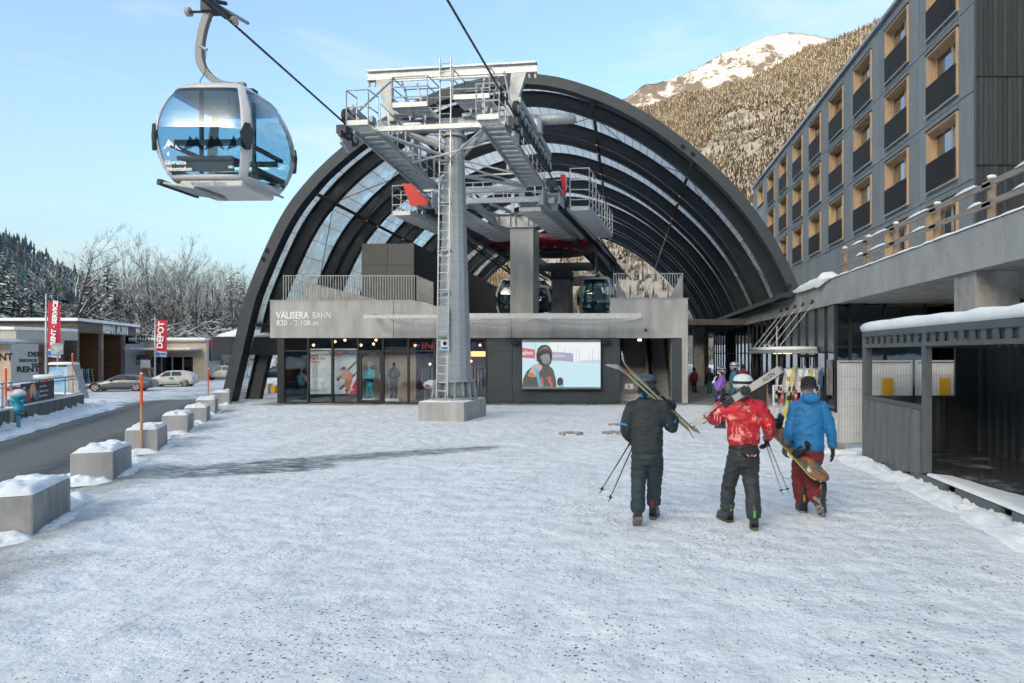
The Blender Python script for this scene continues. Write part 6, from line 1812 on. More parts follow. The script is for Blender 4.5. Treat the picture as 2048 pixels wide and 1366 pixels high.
# crowd barriers, white block and yellow box behind the arch
p0 = gpos(483, 787)
for k in range(3):
    t = thing('crowd_barrier', ('front', 'middle', 'rearmost')[k] + ' of three stacked galvanised crowd barriers behind the arch foot', 'barrier', (p0.x - 1.2 + k * .2, p0.y + k * .25, gz(p0.x, p0.y)), R(12), 'stacked crowd barriers')
    MB().tube([(0, 0, .15), (0, 0, 1.1), (.1, 0, 1.2), (2.0, 0, 1.2), (2.1, 0, 1.1), (2.1, 0, .15), (0, 0, .15)], .025, 6).build('frame', galv_b, t)
    mb = MB()
    for q in range(14): mb.tube([(.14 + q * .14, 0, .15), (.14 + q * .14, 0, 1.2)], .012, 5)
    mb.build('bars', galv, t, kind='stuff')
    for X in (.4, 1.7): MB().box(X - .02, X + .02, -.3, .3, 0, .03).build('foot', galv, t)
p0 = gpos(524, 786)
o = MB().box(-.6, .5, 0, .8, -.05, .75).build('white_block', conc_l, bevel=.03); o.location = p0; tag(o, 'pale concrete block with the thin orange pole behind the arch foot', 'barrier')
o = MB().box(.75, 1.1, -.1, .3, 0, .6).build('yellow_box', mat('yellow_box', (.55, .28, .01), .5), bevel=.02); o.location = p0; tag(o, 'small yellow grit box beside the pale block behind the arch', 'box')
# ================================================================ trees on the left
bark = mat('bark', (0.05, 0.04, 0.033), .9, col2=(0.085, 0.072, 0.063), vs=3)
twig = mat('twigs', (0.062, 0.048, 0.039), .9, col2=(0.11, 0.092, 0.08), vs=2)
needle = mat('dark_needles', (0.030, 0.042, 0.030), .9, col2=(0.055, 0.060, 0.045), vs=1.2)
def bare_tree(seed, H, spread=1.0, up=.75):
    rnd = random.Random(seed)
    tr, tw = MB(), MB(); tw_s = []
    def grow(p, d, ln, r, lev):
        segs = 4 if lev < 2 else 3
        pts_, rs = [p.copy()], [r]
        for k in range(segs):
            d = (d + Vector((rnd.uniform(-1, 1), rnd.uniform(-1, 1), rnd.uniform(-.3, .9) * up)) * (.13 if lev == 0 else .24)).normalized()
            p = p + d * ln / segs
            pts_.append(p.copy()); rs.append(r * (1 - .75 * (k + 1) / segs) if lev else r * (1 - .8 * (k + 1) / segs))
        (tr if lev == 0 else tw).tube(pts_, rs, 6 if lev < 2 else 3, False)
        if lev >= 1:      # snow lying on the upper side
            for a, b, ra in zip(pts_, pts_[1:], rs):
                w_ = max(.028, ra * .9)
                dd = (b - a).normalized()
                if abs(dd.z) < .88 and rnd.random() < (.55 if lev < 3 else .38):
                    x = dd.cross(Vector((0, 0, 1))).normalized() * w_
                    up_ = Vector((0, 0, ra + .012)); hi = Vector((0, 0, ra + .05))
                    tw.cur = 1
                    tw.add([a - x + up_, a + x + up_, b + x + up_, b - x + up_, a + hi, b + hi], [(0, 4, 5, 3), (4, 1, 2, 5)])
                    tw.cur = 0
        if lev < 4:
            nb = (9, 5, 4, 3)[lev] if lev else int(H * .75)
            for q in range(nb):
                t = rnd.uniform(.28, 1.0) if lev == 0 else rnd.uniform(.25, 1)
                f_ = t * segs; i = min(int(f_), segs - 1); bp_ = pts_[i].lerp(pts_[i + 1], f_ - i)
                a = rnd.uniform(0, 6.283)
                side = Vector((math.cos(a), math.sin(a), 0))
                dd = (d * (.6 if lev == 0 else .9) + side * spread * (1.0 if lev == 0 else .75) + Vector((0, 0, .35 * up))).normalized()
                l2 = ln * ((.50 * (1.15 - .6 * t)) if lev == 0 else rnd.uniform(.35, .6))
                if l2 > .25: grow(bp_, dd, l2, max(.012, rs[min(i + 1, segs)] * .55 if lev else r * .35 * (1.1 - .6 * t)), lev + 1)
    grow(Vector((0, 0, 0)), Vector((0, 0, 1)), H, H * .013 + .05, 0)
    return tr, tw
def fir_tree(seed, H):
    rnd = random.Random(seed); tr, cr_ = MB(), MB()
    tr.tube([(0, 0, 0), (0, 0, H * .97)], [H * .014, .02], 6, False)
    z = H * .08
    while z < H * .985:
        f_ = 1 - z / H
        rad = H * (.20 * f_ ** .8 + .012) * rnd.uniform(.85, 1.1)
        nb = max(5, int(10 * f_ + 5))
        for q in range(nb):
            a = rnd.uniform(0, 6.283); L2 = rad * rnd.uniform(.6, 1.12)
            d = Vector((math.cos(a), math.sin(a), 0)); s = Vector((-d.y, d.x, 0))
            dr = L2 * rnd.uniform(.10, .38)
            p0 = Vector((0, 0, z)); wv = L2 * rnd.uniform(.16, .26)
            n_ = 3
            for k in range(n_):
                t0, t1 = k / n_, (k + 1) / n_
                A_ = p0 + d * L2 * t0 - Vector((0, 0, dr * t0 * t0)); B_ = p0 + d * L2 * t1 - Vector((0, 0, dr * t1 * t1))
                w0 = wv * (.35 + .8 * t0) if k < 2 else wv * 1.0; w1 = wv * (.35 + .8 * t1) if k < 2 else wv * .15
                j = Vector((0, 0, -rnd.uniform(.05, .25) * wv))
                cr_.cur = 1 if rnd.random() < .36 else 0
                cr_.add([A_, A_ + s * w0 + j, B_ + s * w1 + j, B_], [(0, 1, 2, 3)])
                cr_.cur = 1 if rnd.random() < .36 else 0
                cr_.add([A_, B_, B_ - s * w1 + j, A_ - s * w0 + j], [(0, 1, 2, 3)])
        z += H * .022 * rnd.uniform(.8, 1.3)
    return tr, cr_
def proto(mk, tm, cm):
    a, b = mk
    ta = a.build('tree_trunk', tm); tb = b.build('tree_crown', cm)
    r_ = (ta.data, tb.data); ta.data.name = 'tree_t'; tb.data.name = 'tree_c'
    bpy.data.objects.remove(ta); bpy.data.objects.remove(tb)
    return r_
bares = [proto(bare_tree(10 + i, h, s, u), bark, [twig, frost]) for i, (h, s, u) in enumerate(((18, .75, .9), (20, .6, 1.0), (17, .9, .8), (15, .7, 1.0)))]
bigt = proto(bare_tree(77, 21, 1.15, .8), bark, [twig, frost])
firs = [proto(fir_tree(40 + i, h), bark, [needle, frost]) for i, h in enumerate((17, 20, 14))]
def plant(pr, X, Y, z, s, name, label, group, rz):
    t = thing(name, label, 'tree', (X, Y, z), rz, group)
    t.scale = (s, s, s)
    link_mesh('trunk', pr[0], t); link_mesh('crown', pr[1], t)
def hz(X, Y): return -1.0 + 5.0 * sst(98, 135, Y)
plant(bigt, px(132, 0, 100).x, 100, -1.0, 0.86, 'bare_tree', 'tallest bare deciduous tree with snowy limbs behind the timber house', None, 1.0)
rt = random.Random(5)
LB, LF = 'slender bare tree with frosted twigs in the snowy wood', 'dark fir with snow on its branches in the snowy wood'
for i, u in enumerate(range(195, 520, 13)):
    Y = 104 + rt.uniform(0, 34)
    X = px(u + rt.uniform(-7, 7), 0, Y).x
    plant(bares[i % 4], X, Y, hz(X, Y), rt.uniform(.66, .78) * (.88 if u < 262 else 1.0 if u < 420 else .9) * Y / 118, 'bare_tree', LB, 'bare trees of the snowy wood', rt.uniform(0, 6.28))
for i, u in enumerate((300, 335, 352, 395)):
    Y = 106; plant(bares[(i + 1) % 4], px(u, 0, Y).x, Y, hz(0, Y), (1.05, 1.13, 1.1, 1.08)[i] * .74, 'bare_tree', LB, 'bare trees of the snowy wood', rt.uniform(0, 6))
for i, (u, top, Y) in enumerate(((8, 490, 96), (28, 508, 100), (-20, 480, 92), (62, 525, 104), (88, 540, 108), (180, 515, 112), (215, 500, 118), (232, 530, 125), (160, 545, 106), (462, 524, 128), (476, 530, 124), (110, 560, 112), (45, 560, 95), (255, 555, 128), (330, 560, 132), (440, 570, 120), (500, 560, 130), (415, 560, 122), (488, 545, 118), (385, 575, 128), (290, 560, 122), (512, 575, 120))):
    pr = firs[i % 3]; Hh = (17, 20, 14)[i % 3]
    X = px(u, 0, Y).x; z = hz(X, Y); zt = px(0, top, Y).z
    plant(pr, X, Y, z, (zt - z) / Hh, 'fir_tree', LF, 'firs of the snowy wood', rt.uniform(0, 6))
# snowy slope with brush behind the buildings
rows = []
for j in range(26):
    Y = 92 + j * 2.6
    rows.append([Vector((X, Y, hz(X, Y) + 3.6 * sst(-62, -48, X) * sst(90, 104, Y) * sst(-20, -34, X) + .5 * noise.noise((X * .2, Y * .2, 3)) * sst(92, 98, Y))) for X in [-110 + 2.6 * k for k in range(44)]])
MB().loft(rows, closed=False).build('snowy_bank', snow, smooth=True, kind='structure')
ub = MB(); rb_ = random.Random(9)
for q in range(2300):
    Y = rb_.uniform(93, 134); u = rb_.uniform(-30, 560)
    X = px(u, 0, Y).x; z = hz(X, Y); h = rb_.uniform(2.0, 8.5) * (.8 if u > 480 else 1)
    lean = Vector((rb_.uniform(-.16, .16), rb_.uniform(-.1, .1), 1)).normalized()
    base = Vector((X, Y, z - .2)); top = base + lean * h
    ub.cur = 0
    ub.tube([base, top], [.045, .012], 3, False)
    for k in range(7):
        t = rb_.uniform(.2, 1); p = base.lerp(top, t); a = rb_.uniform(0, 6.283); L2 = h * rb_.uniform(.10, .26)
        e = p + Vector((math.cos(a) * L2, math.sin(a) * L2, L2 * rb_.uniform(-.1, .8)))
        ub.cur = 0; s = Vector((0, 0, .022)); ub.add([p - s, p + s, e + s * .5, e - s * .5], [(0, 1, 2, 3)])
        if rb_.random() < .75:
            ub.cur = 1; s2 = Vector((0, 0, rb_.uniform(.03, .11))); o_ = Vector((0, -.03, .03)); ub.add([p + o_, p + o_ + s2, e + o_ + s2 * .6, e + o_], [(0, 1, 2, 3)])
    if rb_.random() < .5:
        c = base + lean * h * rb_.uniform(.2, .8); r_ = rb_.uniform(.12, .4)
        ub.cur = 1
        ub.add([c + Vector((r_, 0, 0)), c + Vector((0, -r_, .05)), c + Vector((-r_, 0, 0)), c + Vector((0, 0, r_ * .5)), c - Vector((0, 0, .08))], [(0, 1, 3), (1, 2, 3), (0, 4, 1), (1, 4, 2)])
u_ = ub.build('undergrowth', [twig, frost], kind='stuff')
u_.data.name = 'tree_undergrowth'
tag(u_, 'dense frosted undergrowth between the tree trunks', 'undergrowth')
# ================================================================ gondola cabins
gglass = glass('cabin_glass', (0.60, 0.80, 0.87), 0.085, 0.92, 0.01)
gtint = glass('cabin_top_tint', (0.10, 0.24, 0.33), 0.08, 0.7, 0.03)
cab_w = mat('cabin_white', (0.62, 0.61, 0.60), .35, col2=(0.55, 0.545, 0.54), vs=2)
cab_d = mat('cabin_dark_plastic', (0.028, 0.032, 0.036), .5)
seat_m = mat('cabin_seat', (0.03, 0.05, 0.065), .6)
ZR = [(.25, .80), (.33, .85), (.43, .90), (.52, .94), (.75, 1.01), (1.0, 1.055), (1.25, 1.07), (1.5, 1.05), (1.75, 1.0), (1.97, .93), (2.10, .875), (2.20, .83), (2.30, .78), (2.40, .71), (2.48, .60), (2.52, .40)]
NA_ = 64
def sring(a, z, e=5.0, k=1.0):
    out = []
    for i in range(NA_):
        t = 2 * math.pi * i / NA_
        c, s = math.cos(t), math.sin(t)
        out.append(Vector((math.copysign(abs(c) ** (2 / e), c) * a * k, math.copysign(abs(s) ** (2 / e), s) * a * k, z)))
    return out
def is_post(i):       # columns near the corners
    return min(abs(((i + .5) * 360 / NA_) - q) for q in (45, 135, 225, 315)) < 9.0
def cabin(label, loc, rz, full=True, group=None):
    t = thing('gondola_cabin', label, 'gondola', loc, rz, group)
    rings = [sring(a, z) for z, a in ZR]
    shell, panes, tops = MB(), {}, {}
    shell.v = [p for r_ in rings for p in r_]
    for j in range(len(ZR) - 1):
        zc = (ZR[j][0] + ZR[j + 1][0]) / 2
        for i in range(NA_):
            f_ = (j * NA_ + i, j * NA_ + (i + 1) % NA_, (j + 1) * NA_ + (i + 1) % NA_, (j + 1) * NA_ + i)
            side = int((((i + .5) * 360 / NA_) + 45) // 90) % 4
            if is_post(i) or zc < .38 or zc > 2.34: shell.f.append(f_); shell.m.append(0)
            else:
                d_ = tops if zc > 2.19 else panes
                m_ = d_.setdefault(side, MB())
                q = [rings[j][i], rings[j][(i + 1) % NA_], rings[j + 1][(i + 1) % NA_], rings[j + 1][i]]
                m_.add([Vector((p.x * .992, p.y * .992, p.z)) for p in q], [(0, 1, 2, 3)])
    shell.f.append(tuple(range(NA_ - 1, -1, -1))); shell.m.append(0)
    shell.f.append(tuple((len(ZR) - 1) * NA_ + k for k in range(NA_))); shell.m.append(0)
    so = shell.build('shell', cab_w, t, smooth=True)
    sf = so.modifiers.new('t', 'SOLIDIFY'); sf.thickness = .035; sf.offset = -1
    for k, m_ in panes.items():
        import bmesh
        o = m_.build('window', gglass, t, smooth=True)
        bm = bmesh.new(); bm.from_mesh(o.data); bmesh.ops.remove_doubles(bm, verts=bm.verts, dist=1e-4); bm.to_mesh(o.data); bm.free()
    for m_ in tops.values(): m_.build('window_tint', gtint, t, smooth=True)
    # black seals, dark lower band, bumpers
    for s in (-1, 1):
        MB().box(-.62, .62, s * .86 - .02, s * .86 + .02, .40, .60).build('kick_plate', cab_d, t)
        MB().box(s * .86 - .02, s * .86 + .02, -.62, .62, .40, .60).build('kick_plate', cab_d, t)
        MB().box(-.55, .55, s * .62 - .2, s * .62 + .2, .68, .76).build('seat', seat_m, t)
        MB().box(-.60, .60, s * .80 - .03, s * .80 + .05, 1.0, 1.12).build('seat_back', seat_m, t)
        MB().box(s * .80 - .03, s * .80 + .05, -.6, .6, 1.02, 1.10).build('hand_bar', seat_m, t)
    for a in (45, 135, 225, 315):
        d = Vector((math.cos(R(a)), math.sin(R(a)), 0)); c = d * (1.07 * 1.19)
        M_ = Matrix.Translation((c.x, c.y, 1.22)) @ Matrix.Rotation(R(a - 90), 4, 'Z')
        MB().prism([(-.06, -.36), (.06, -.36), (.13, 0), (.09, .10), (.05, .22), (-.05, .22), (-.09, .10), (-.13, 0)], .07, M_).build('bumper', cab_d, t, bevel=.012)
    for X, Y in ((-.35, -.35), (.35, .35)): MB().box(X - .03, X + .03, Y - .03, Y + .03, .5, 2.4).build('inner_post', cab_d, t)
    MB().box(-.64, .64, -.66, .64, .10, .26).build('floor_box', cab_w, t, bevel=.05)
    MB().box(-.50, .75, -.80, -.66, .08, .22).build('label_plate', cab_w, t, bevel=.03)
    MB().box(-.6, .6, -.6, .6, .3, .34).build('floor', cab_d, t)
    # ski step sticking out low
    M_ = Matrix.Translation((-.52, -.25, .08)) @ Matrix.Rotation(R(10), 4, 'Y')
    MB().box(-.36, .35, -.62, .5, 0, .05, M_).build('step_plate', galv, t)
    MB().box(-.38, -.30, -.66, .54, -.04, .09, M_).build('step_edge', cab_d, t)
    MB().tube([(.70, -.75, .2), (.84, -.6, .18), (.84, .6, .18)], .03, 8).build('door_rail', galv, t)
    for X in (-.75, .55): MB().box(X - .09, X + .09, -.2, .0, 2.44, 2.53).build('roof_fitting', cab_d, t, bevel=.02)
    # hanger, damper, grip
    hp = catmull([(.36, 0, 2.66), (-.05, 0, 2.68), (-.34, 0, 2.84), (-.54, 0, 3.10), (-.61, 0, 3.42), (-.55, 0, 3.95), (-.42, 0, 4.40)], 5)
    ringsH = []
    for i, p in enumerate(hp):
        a, b = Vector(hp[max(i - 1, 0)]), Vector(hp[min(i + 1, len(hp) - 1)]); d = (b - a).normalized(); nn = Vector((-d.z, 0, d.x)) * .075; yy = Vector((0, .06, 0)); p = Vector(p)
        ringsH.append([p - nn - yy, p + nn - yy, p + nn + yy, p - nn + yy])
    MB().loft(ringsH).build('hanger', mat('hanger_grey', (.20, .215, .225), .5, .3) if 'hanger_grey' not in MATS else MATS['hanger_grey'], t, bevel=.012)
    for X in (-.25, .2): MB().box(X - .05, X + .05, -.10, .10, 2.50, 2.70).build('hanger_bracket', galv, t)
    if full:
        MB().tube([(-.60, -.08, 3.62), (-.42, -.12, 3.48), (-.38, -.12, 3.47)], .03, 8).build('damper_arm', galv, t)
        MB().tube([(-.40, -.12, 3.47), (-.43, -.12, 3.1), (-.42, -.10, 2.98), (-.55, -.1, 2.72), (-.35, -.1, 2.58)], .008, 5).build('cable', black, t)
        g = MB().box(-.52, -.22, -.14, .14, 4.38, 4.62).box(-.38, -.20, -.5, .5, 4.50, 4.60).tube([(-.35, -.2, 4.6), (-.2, .25, 4.75)], .05, 8)
        g.build('grip', steel_g, t, bevel=.015)
        for (X, Y, Z) in ((-.85, 0, 4.42), (-.12, -.35, 4.62), (-.10, .38, 4.40)):
            MB().tube([(X - .04, Y, Z), (X + .04, Y, Z)], .10, 14).build('grip_wheel', mat('grip_wheel', (.45, .38, .33), .5) if 'grip_wheel' not in MATS else MATS['grip_wheel'], t)
        MB().tube([(-.85, 0, 4.42), (-.45, 0, 4.42)], .03, 8).build('axle', steel_d, t)
        MB().tube([(-.3, 0, 4.6), (-.1, .9, 4.62)], .045, 8).build('rope_guide', galv, t)
        F = -1.0
        text('Silvretta', .13, (-.70, -.955, .53), RB, white_t, t, off=.004, ext=.002)
        text('Montafon', .13, (-.68, -.92, .40), RB, white_t, t, off=.004, ext=.002)
        text('101', .08, (.55, -.94, .44), RB, white_t, t, off=.003, ext=.002)
        text('Valisera Bahn', .13, (-.28, -.812, .11), RB, mat('grey_lettering', (.35, .35, .35), .6), t, off=0, ext=.002)
        for nm, poly, z in (('logo', [(-0.720, 0.820), (-0.640, 0.880), (-0.560, 1.060), (-0.500, 0.980), (-0.470, 0.960), (-0.450, 0.890), (-0.520, 0.930), (-0.560, 0.870), (-0.580, 0.920), (-0.630, 0.840), (-0.660, 0.860)], 0), ('logo', [(-0.420, 0.940), (-0.360, 0.860), (-0.300, 0.820), (-0.370, 0.830), (-0.400, 0.870), (-0.430, 0.840)], 0), ('logo', [(-0.600, 0.740), (-0.560, 0.790), (-0.540, 0.720), (-0.570, 0.680)], 0)):
            MB().prism(poly, .003, Matrix.Translation((0, -1.05, 0))).build(nm, white_t, t)
        gm_ = glass('ghost_print', (.75, .8, .83), .05, .55)
        for dx in (0, .42, .86):
            MB().prism([(-.25 + dx, .80), (-.12 + dx, 1.12), (-.05 + dx, 1.02), (.02 + dx, 1.10), (.15 + dx, .78), (.0 + dx, .9)], .003, Matrix.Translation((0, -1.075, 0))).build('ghost_logo', gm_, t)
    return t
GC = px(457, 398, 15.6)
gc_ = cabin('white framed gondola cabin with blue glass hanging from the outer rope', (GC.x, GC.y, GC.z), R(-1.5))
gc_.scale = (1.09, 1.06, .97)
for X, Y, lab in ((-6.1, 38.5, 'dark gondola cabin inside the station behind the front concrete column'), (-5.4, 43.0, 'gondola cabin deeper in the station, seen between two concrete columns'), (-1.5, 38.0, 'gondola cabin in the station behind the concrete wall at the right railing')):
    cabin(lab, (X, Y, 3.95), R(-7 + 90), False, 'cabins inside the station')

# ================================================================ people
def ell_ring(z, cx, cy, rx, ry, n_=20, tilt=0): return [Vector((cx + rx * math.cos(2 * math.pi * k / n_), cy + ry * math.sin(2 * math.pi * k / n_), z + tilt * math.sin(2 * math.pi * k / n_))) for k in range(n_)]
def ball(mb, c, rx, ry=None, rz=None, n_=12):
    ry = ry or rx; rz = rz or rx
    mb.loft([[Vector((c[0] + rx * math.sin(math.pi * j / n_) * math.cos(2 * math.pi * k / 16), c[1] + ry * math.sin(math.pi * j / n_) * math.sin(2 * math.pi * k / 16), c[2] - rz * math.cos(math.pi * j / n_))) for k in range(16)] for j in range(n_ + 1)])
def chain(mb, pts_, rs):
    pp = [Vector(p) for p in pts_]
    # smooth the path a little
    P2, R2 = [], []
    for i in range(len(pp) - 1):
        for k in range(4): P2.append(pp[i].lerp(pp[i + 1], k / 4)); R2.append(rs[i] + (rs[i + 1] - rs[i]) * k / 4)
    P2.append(pp[-1]); R2.append(rs[-1])
    for q in range(2): P2 = [P2[0]] + [(P2[i - 1] + P2[i] * 2 + P2[i + 1]) / 4 for i in range(1, len(P2) - 1)] + [P2[-1]]
    mb.tube(P2, R2, 14)
    ball(mb, P2[0], R2[0]); ball(mb, P2[-1], R2[-1])
def wrap(mb, name, m, parent, vox=.016, wr=0.0, seed=0, smooth_it=6, axis_z=1.0):
    me = bpy.data.meshes.new('tmp'); me.from_pydata(mb.v, [], mb.f); me.update()
    o = bpy.data.objects.new('tmp', me); C.objects.link(o)
    rm = o.modifiers.new('r', 'REMESH'); rm.mode = 'VOXEL'; rm.voxel_size = vox
    s_ = o.modifiers.new('s', 'SMOOTH'); s_.iterations = smooth_it; s_.factor = .5
    dg = bpy.context.evaluated_depsgraph_get(); dg.update()
    me2 = bpy.data.meshes.new_from_object(o.evaluated_get(dg)); me2.name = 'skin_' + name
    bpy.data.objects.remove(o)
    if wr:
        co = [v.co.copy() for v in me2.vertices]; no = [v.normal.copy() for v in me2.vertices]
        for i, v in enumerate(me2.vertices):
            c = co[i]
            f1 = noise.noise((c.x * 6 + seed, c.y * 6, c.z * 13)); f2 = noise.noise((c.x * 12 + seed, c.y * 12, c.z * 26 + 4 * c.x))
            r1 = 1 - abs(f1) * 2.2; 
            v.co = c + no[i] * wr * (r1 * .8 + f2 * .7)
    me2.materials.clear(); me2.materials.append(m)
    me2.polygons.foreach_set('use_smooth', [True] * len(me2.polygons))
    q = bpy.data.objects.new(name, me2); C.objects.link(q)
    return adopt(q, parent)
def cloth(name, c, c2=None, rough=.75, vs=6, **k): return MATS.get(name) or mat(name, c, rough, col2=c2 or tuple(v * .8 for v in c), vs=vs, obj=True, bump=.5, bs=7, stretch=(.8, .8, 2.4), **k)
skin_m = mat('skin', (0.48, 0.29, 0.21), .55)
glove_k = cloth('black_glove', (.02, .021, .023)); glove_g = cloth('grey_glove', (.10, .115, .12))
def glove(parent, wrist, hand_dir, palm_n, m, curl=.6, s=1.0, cuff=True, side=1, cm=None):
    w = Vector(wrist); d = Vector(hand_dir).normalized(); n_ = Vector(palm_n); n_ = (n_ - d * n_.dot(d)).normalized(); x = d.cross(n_) * side
    mb = MB()
    pc = w + d * .06 * s
    rr = []
    for t, wx_, wn in ((-.02, .034, .030), (.03, .042, .026), (.07, .047, .024), (.10, .044, .022)):
        c = w + d * t * s; rr.append([c + (x * wx_ * math.cos(a) + n_ * wn * math.sin(a)) * s for a in [2 * math.pi * k / 12 for k in range(12)]])
    mb.loft(rr)
    for k, (o_, L_) in enumerate(((-.034, .066), (-.012, .078), (.011, .074), (.033, .058))):
        b = w + d * .095 * s + x * o_ * s
        p, q = [b], d.copy()
        for j in range(3):
            ang = curl * (.55 + .25 * j)
            q = (q * math.cos(ang) + n_ * math.sin(ang)).normalized(); q_ = q
            p.append(p[-1] + q * L_ * s * (.42, .34, .26)[j])
        mb.tube(p, [.0125 * s, .0125 * s, .0115 * s, .009 * s], 8)
        ball(mb, p[-1], .0092 * s, n_=6)
    b = w + d * .03 * s - x * .04 * s
    p = [b, b + (-x * .03 + d * .03 + n_ * .012) * s, b + (-x * .035 + d * .065 + n_ * .03) * s]
    mb.tube(p, [.016 * s, .0145 * s, .011 * s], 8); ball(mb, p[-1], .0112 * s, n_=6)
    g = wrap(mb, 'glove', m, parent, .0055 * s, 0, smooth_it=2)
    if cuff:
        c0_, c1_ = w - d * .075 * s, w + d * .005 * s
        wrap(MB().tube([c0_, c1_], [.056 * s, .048 * s], 16), 'glove_cuff', cm or m, parent, .008, .002, smooth_it=2)
    return g
def boot_obj(parent, ankle, toe_dir, pitch, mats_, s=1.0, ski=True):
    # local: y forward, z up, origin at ankle
    mb, sole, bk = MB(), MB(), MB()
    sect = [(-.09, .045, .30), (-.05, .055, .31), (.0, .058, .28), (.05, .055, .17), (.12, .054, .11), (.19, .047, .085), (.225, .03, .06)]
    mb.loft([[Vector((w_ * math.cos(a), y, .02 + (h if math.sin(a) > 0 else 0) * abs(math.sin(a)) ** .8)) for a in [2 * math.pi * k / 14 for k in range(14)]] for y, w_, h in sect])
    sole.loft([[Vector((w_ * sx, y, z)) for sx, z in ((-1, -.012), (1, -.012), (1, .02), (-1, .02))] for y, w_ in ((-.105, .035), (-.08, .045), (.0, .05), (.12, .052), (.2, .042), (.24, .03))])
    M_ = Matrix.Translation(ankle) @ Matrix.Rotation(toe_dir, 4, 'Z') @ Matrix.Rotation(pitch, 4, 'X') @ Matrix.Scale(s, 4)
    b = mb.build('boot', mats_[0], parent, smooth=True); b.matrix_basis = M_
    so = sole.build('sole', mats_[1], b)
    for z, y in ((.10, .09), (.15, .05), (.21, .035)) if ski else ((.12, .07),):
        bk.box(-.059, .059, y - .008, y + .010, z, z + .014)
    bk.box(-.012, .012, -.104, -.085, .14, .22)
    bk.build('buckles', mats_[2], b, kind='stuff')
    return b
def head(parent, c, yaw, pitch=0, s=1.0, face=True, mskin=None):
    """body: head, neck and an inner figure in one surface; looks along +y turned by yaw"""
    mb = MB()
    Mh = Matrix.Translation(c) @ Matrix.Rotation(yaw, 4, 'Z') @ Matrix.Rotation(pitch, 4, 'X') @ Matrix.Scale(s, 4)
    h = MB()
    ball(h, (0, 0, .0), .076, .095, .115)
    ball(h, (0, .05, -.055), .050, .048, .052)           # jaw
    h.loft([ell_ring(z, 0, y, rx, ry, 8) for z, y, rx, ry in ((.02, .088, .008, .010), (-.01, .100, .011, .013), (-.028, .104, .016, .014), (-.036, .094, .012, .010))])
    for sx in (-1, 1):
        ball(h, (sx * .077, -.005, -.005), .012, .022, .032, 8)
        ball(h, (sx * .03, .082, .012), .014, .012, .009, 6)
    h.loft([ell_ring(z, 0, .090, rx, .010, 8) for z, rx in ((-.066, .018), (-.060, .026), (-.054, .018))])
    h.tube([(0, -.005, -.06), (0, -.03, -.20)], [.055, .062], 14)
    mb.v += [tuple(Mh @ Vector(p)) for p in h.v]; mb.f += h.f; mb.m += h.m
    return mb, Mh
eye_w, eye_d = mat('eye', (.02, .015, .012), .2), mat('lips', (.35, .12, .11), .5)
def helmet(parent, Mh, m, m2, strap=True, gog=None, name='helmet'):
    mb = MB()
    mb.loft([[Vector((.128 * f_ * math.cos(a), -.01 + .142 * f_ * math.sin(a), z)) for a in [2 * math.pi * k / 24 for k in range(24)]] for z, f_ in ((-.02, .90), (.0, .97), (.05, 1.0), (.09, .96), (.125, .80), (.148, .52), (.158, .2))])
    mb.loft([[Vector((.126 * f_ * math.cos(a), -.025 + .125 * f_ * math.sin(a), z)) for a in [math.pi * (1.0 + k / 14) + 0 for k in range(15)] + [math.pi * (2 - k / 14) for k in range(15)]] for z, f_ in ((-.09, .86), (-.02, .92))], caps=False)
    mb.v = [tuple(Mh @ Vector(p)) for p in mb.v]
    h = mb.build(name, m, parent, smooth=True)
    v = MB()
    for k in (-1, 0, 1): v.box(k * .045 - .012, k * .045 + .012, -.128, -.10, .085, .105)
    v.v = [tuple(Mh @ Vector(p)) for p in v.v]; v.build('vents', m2, h, kind='stuff')
    band = MB().loft([[Vector((.1305 * math.cos(a) * q, -.01 + .1445 * math.sin(a) * q, z)) for a in [2 * math.pi * k / 24 for k in range(24)]] for z, q in ((.035, .985), (.036, 1.012), (.068, 1.0), (.069, .975))], caps=False)
    band.v = [tuple(Mh @ Vector(p)) for p in band.v]; band.build('goggle_strap', m2, h)
    if gog:
        g = MB().loft([[Vector((x * .085, .118 - .02 * x * x + dy, z)) for x in (-1, -.6, -.2, .2, .6, 1)] for z, dy in ((-.005, 0), (.02, .018), (.05, .02), (.07, .005))], closed=False)
        g.v = [tuple(Mh @ Vector(p)) for p in g.v]; g.build('goggles', gog, h, smooth=True)
    pad = MB()
    for s in (-1, 1): ball(pad, (s * .088, -.03, -.055), .030, .05, .055, 8)
    pad.v = [tuple(Mh @ Vector(p)) for p in pad.v]; pad.build('ear_pads', m2, h, smooth=True)
    return h
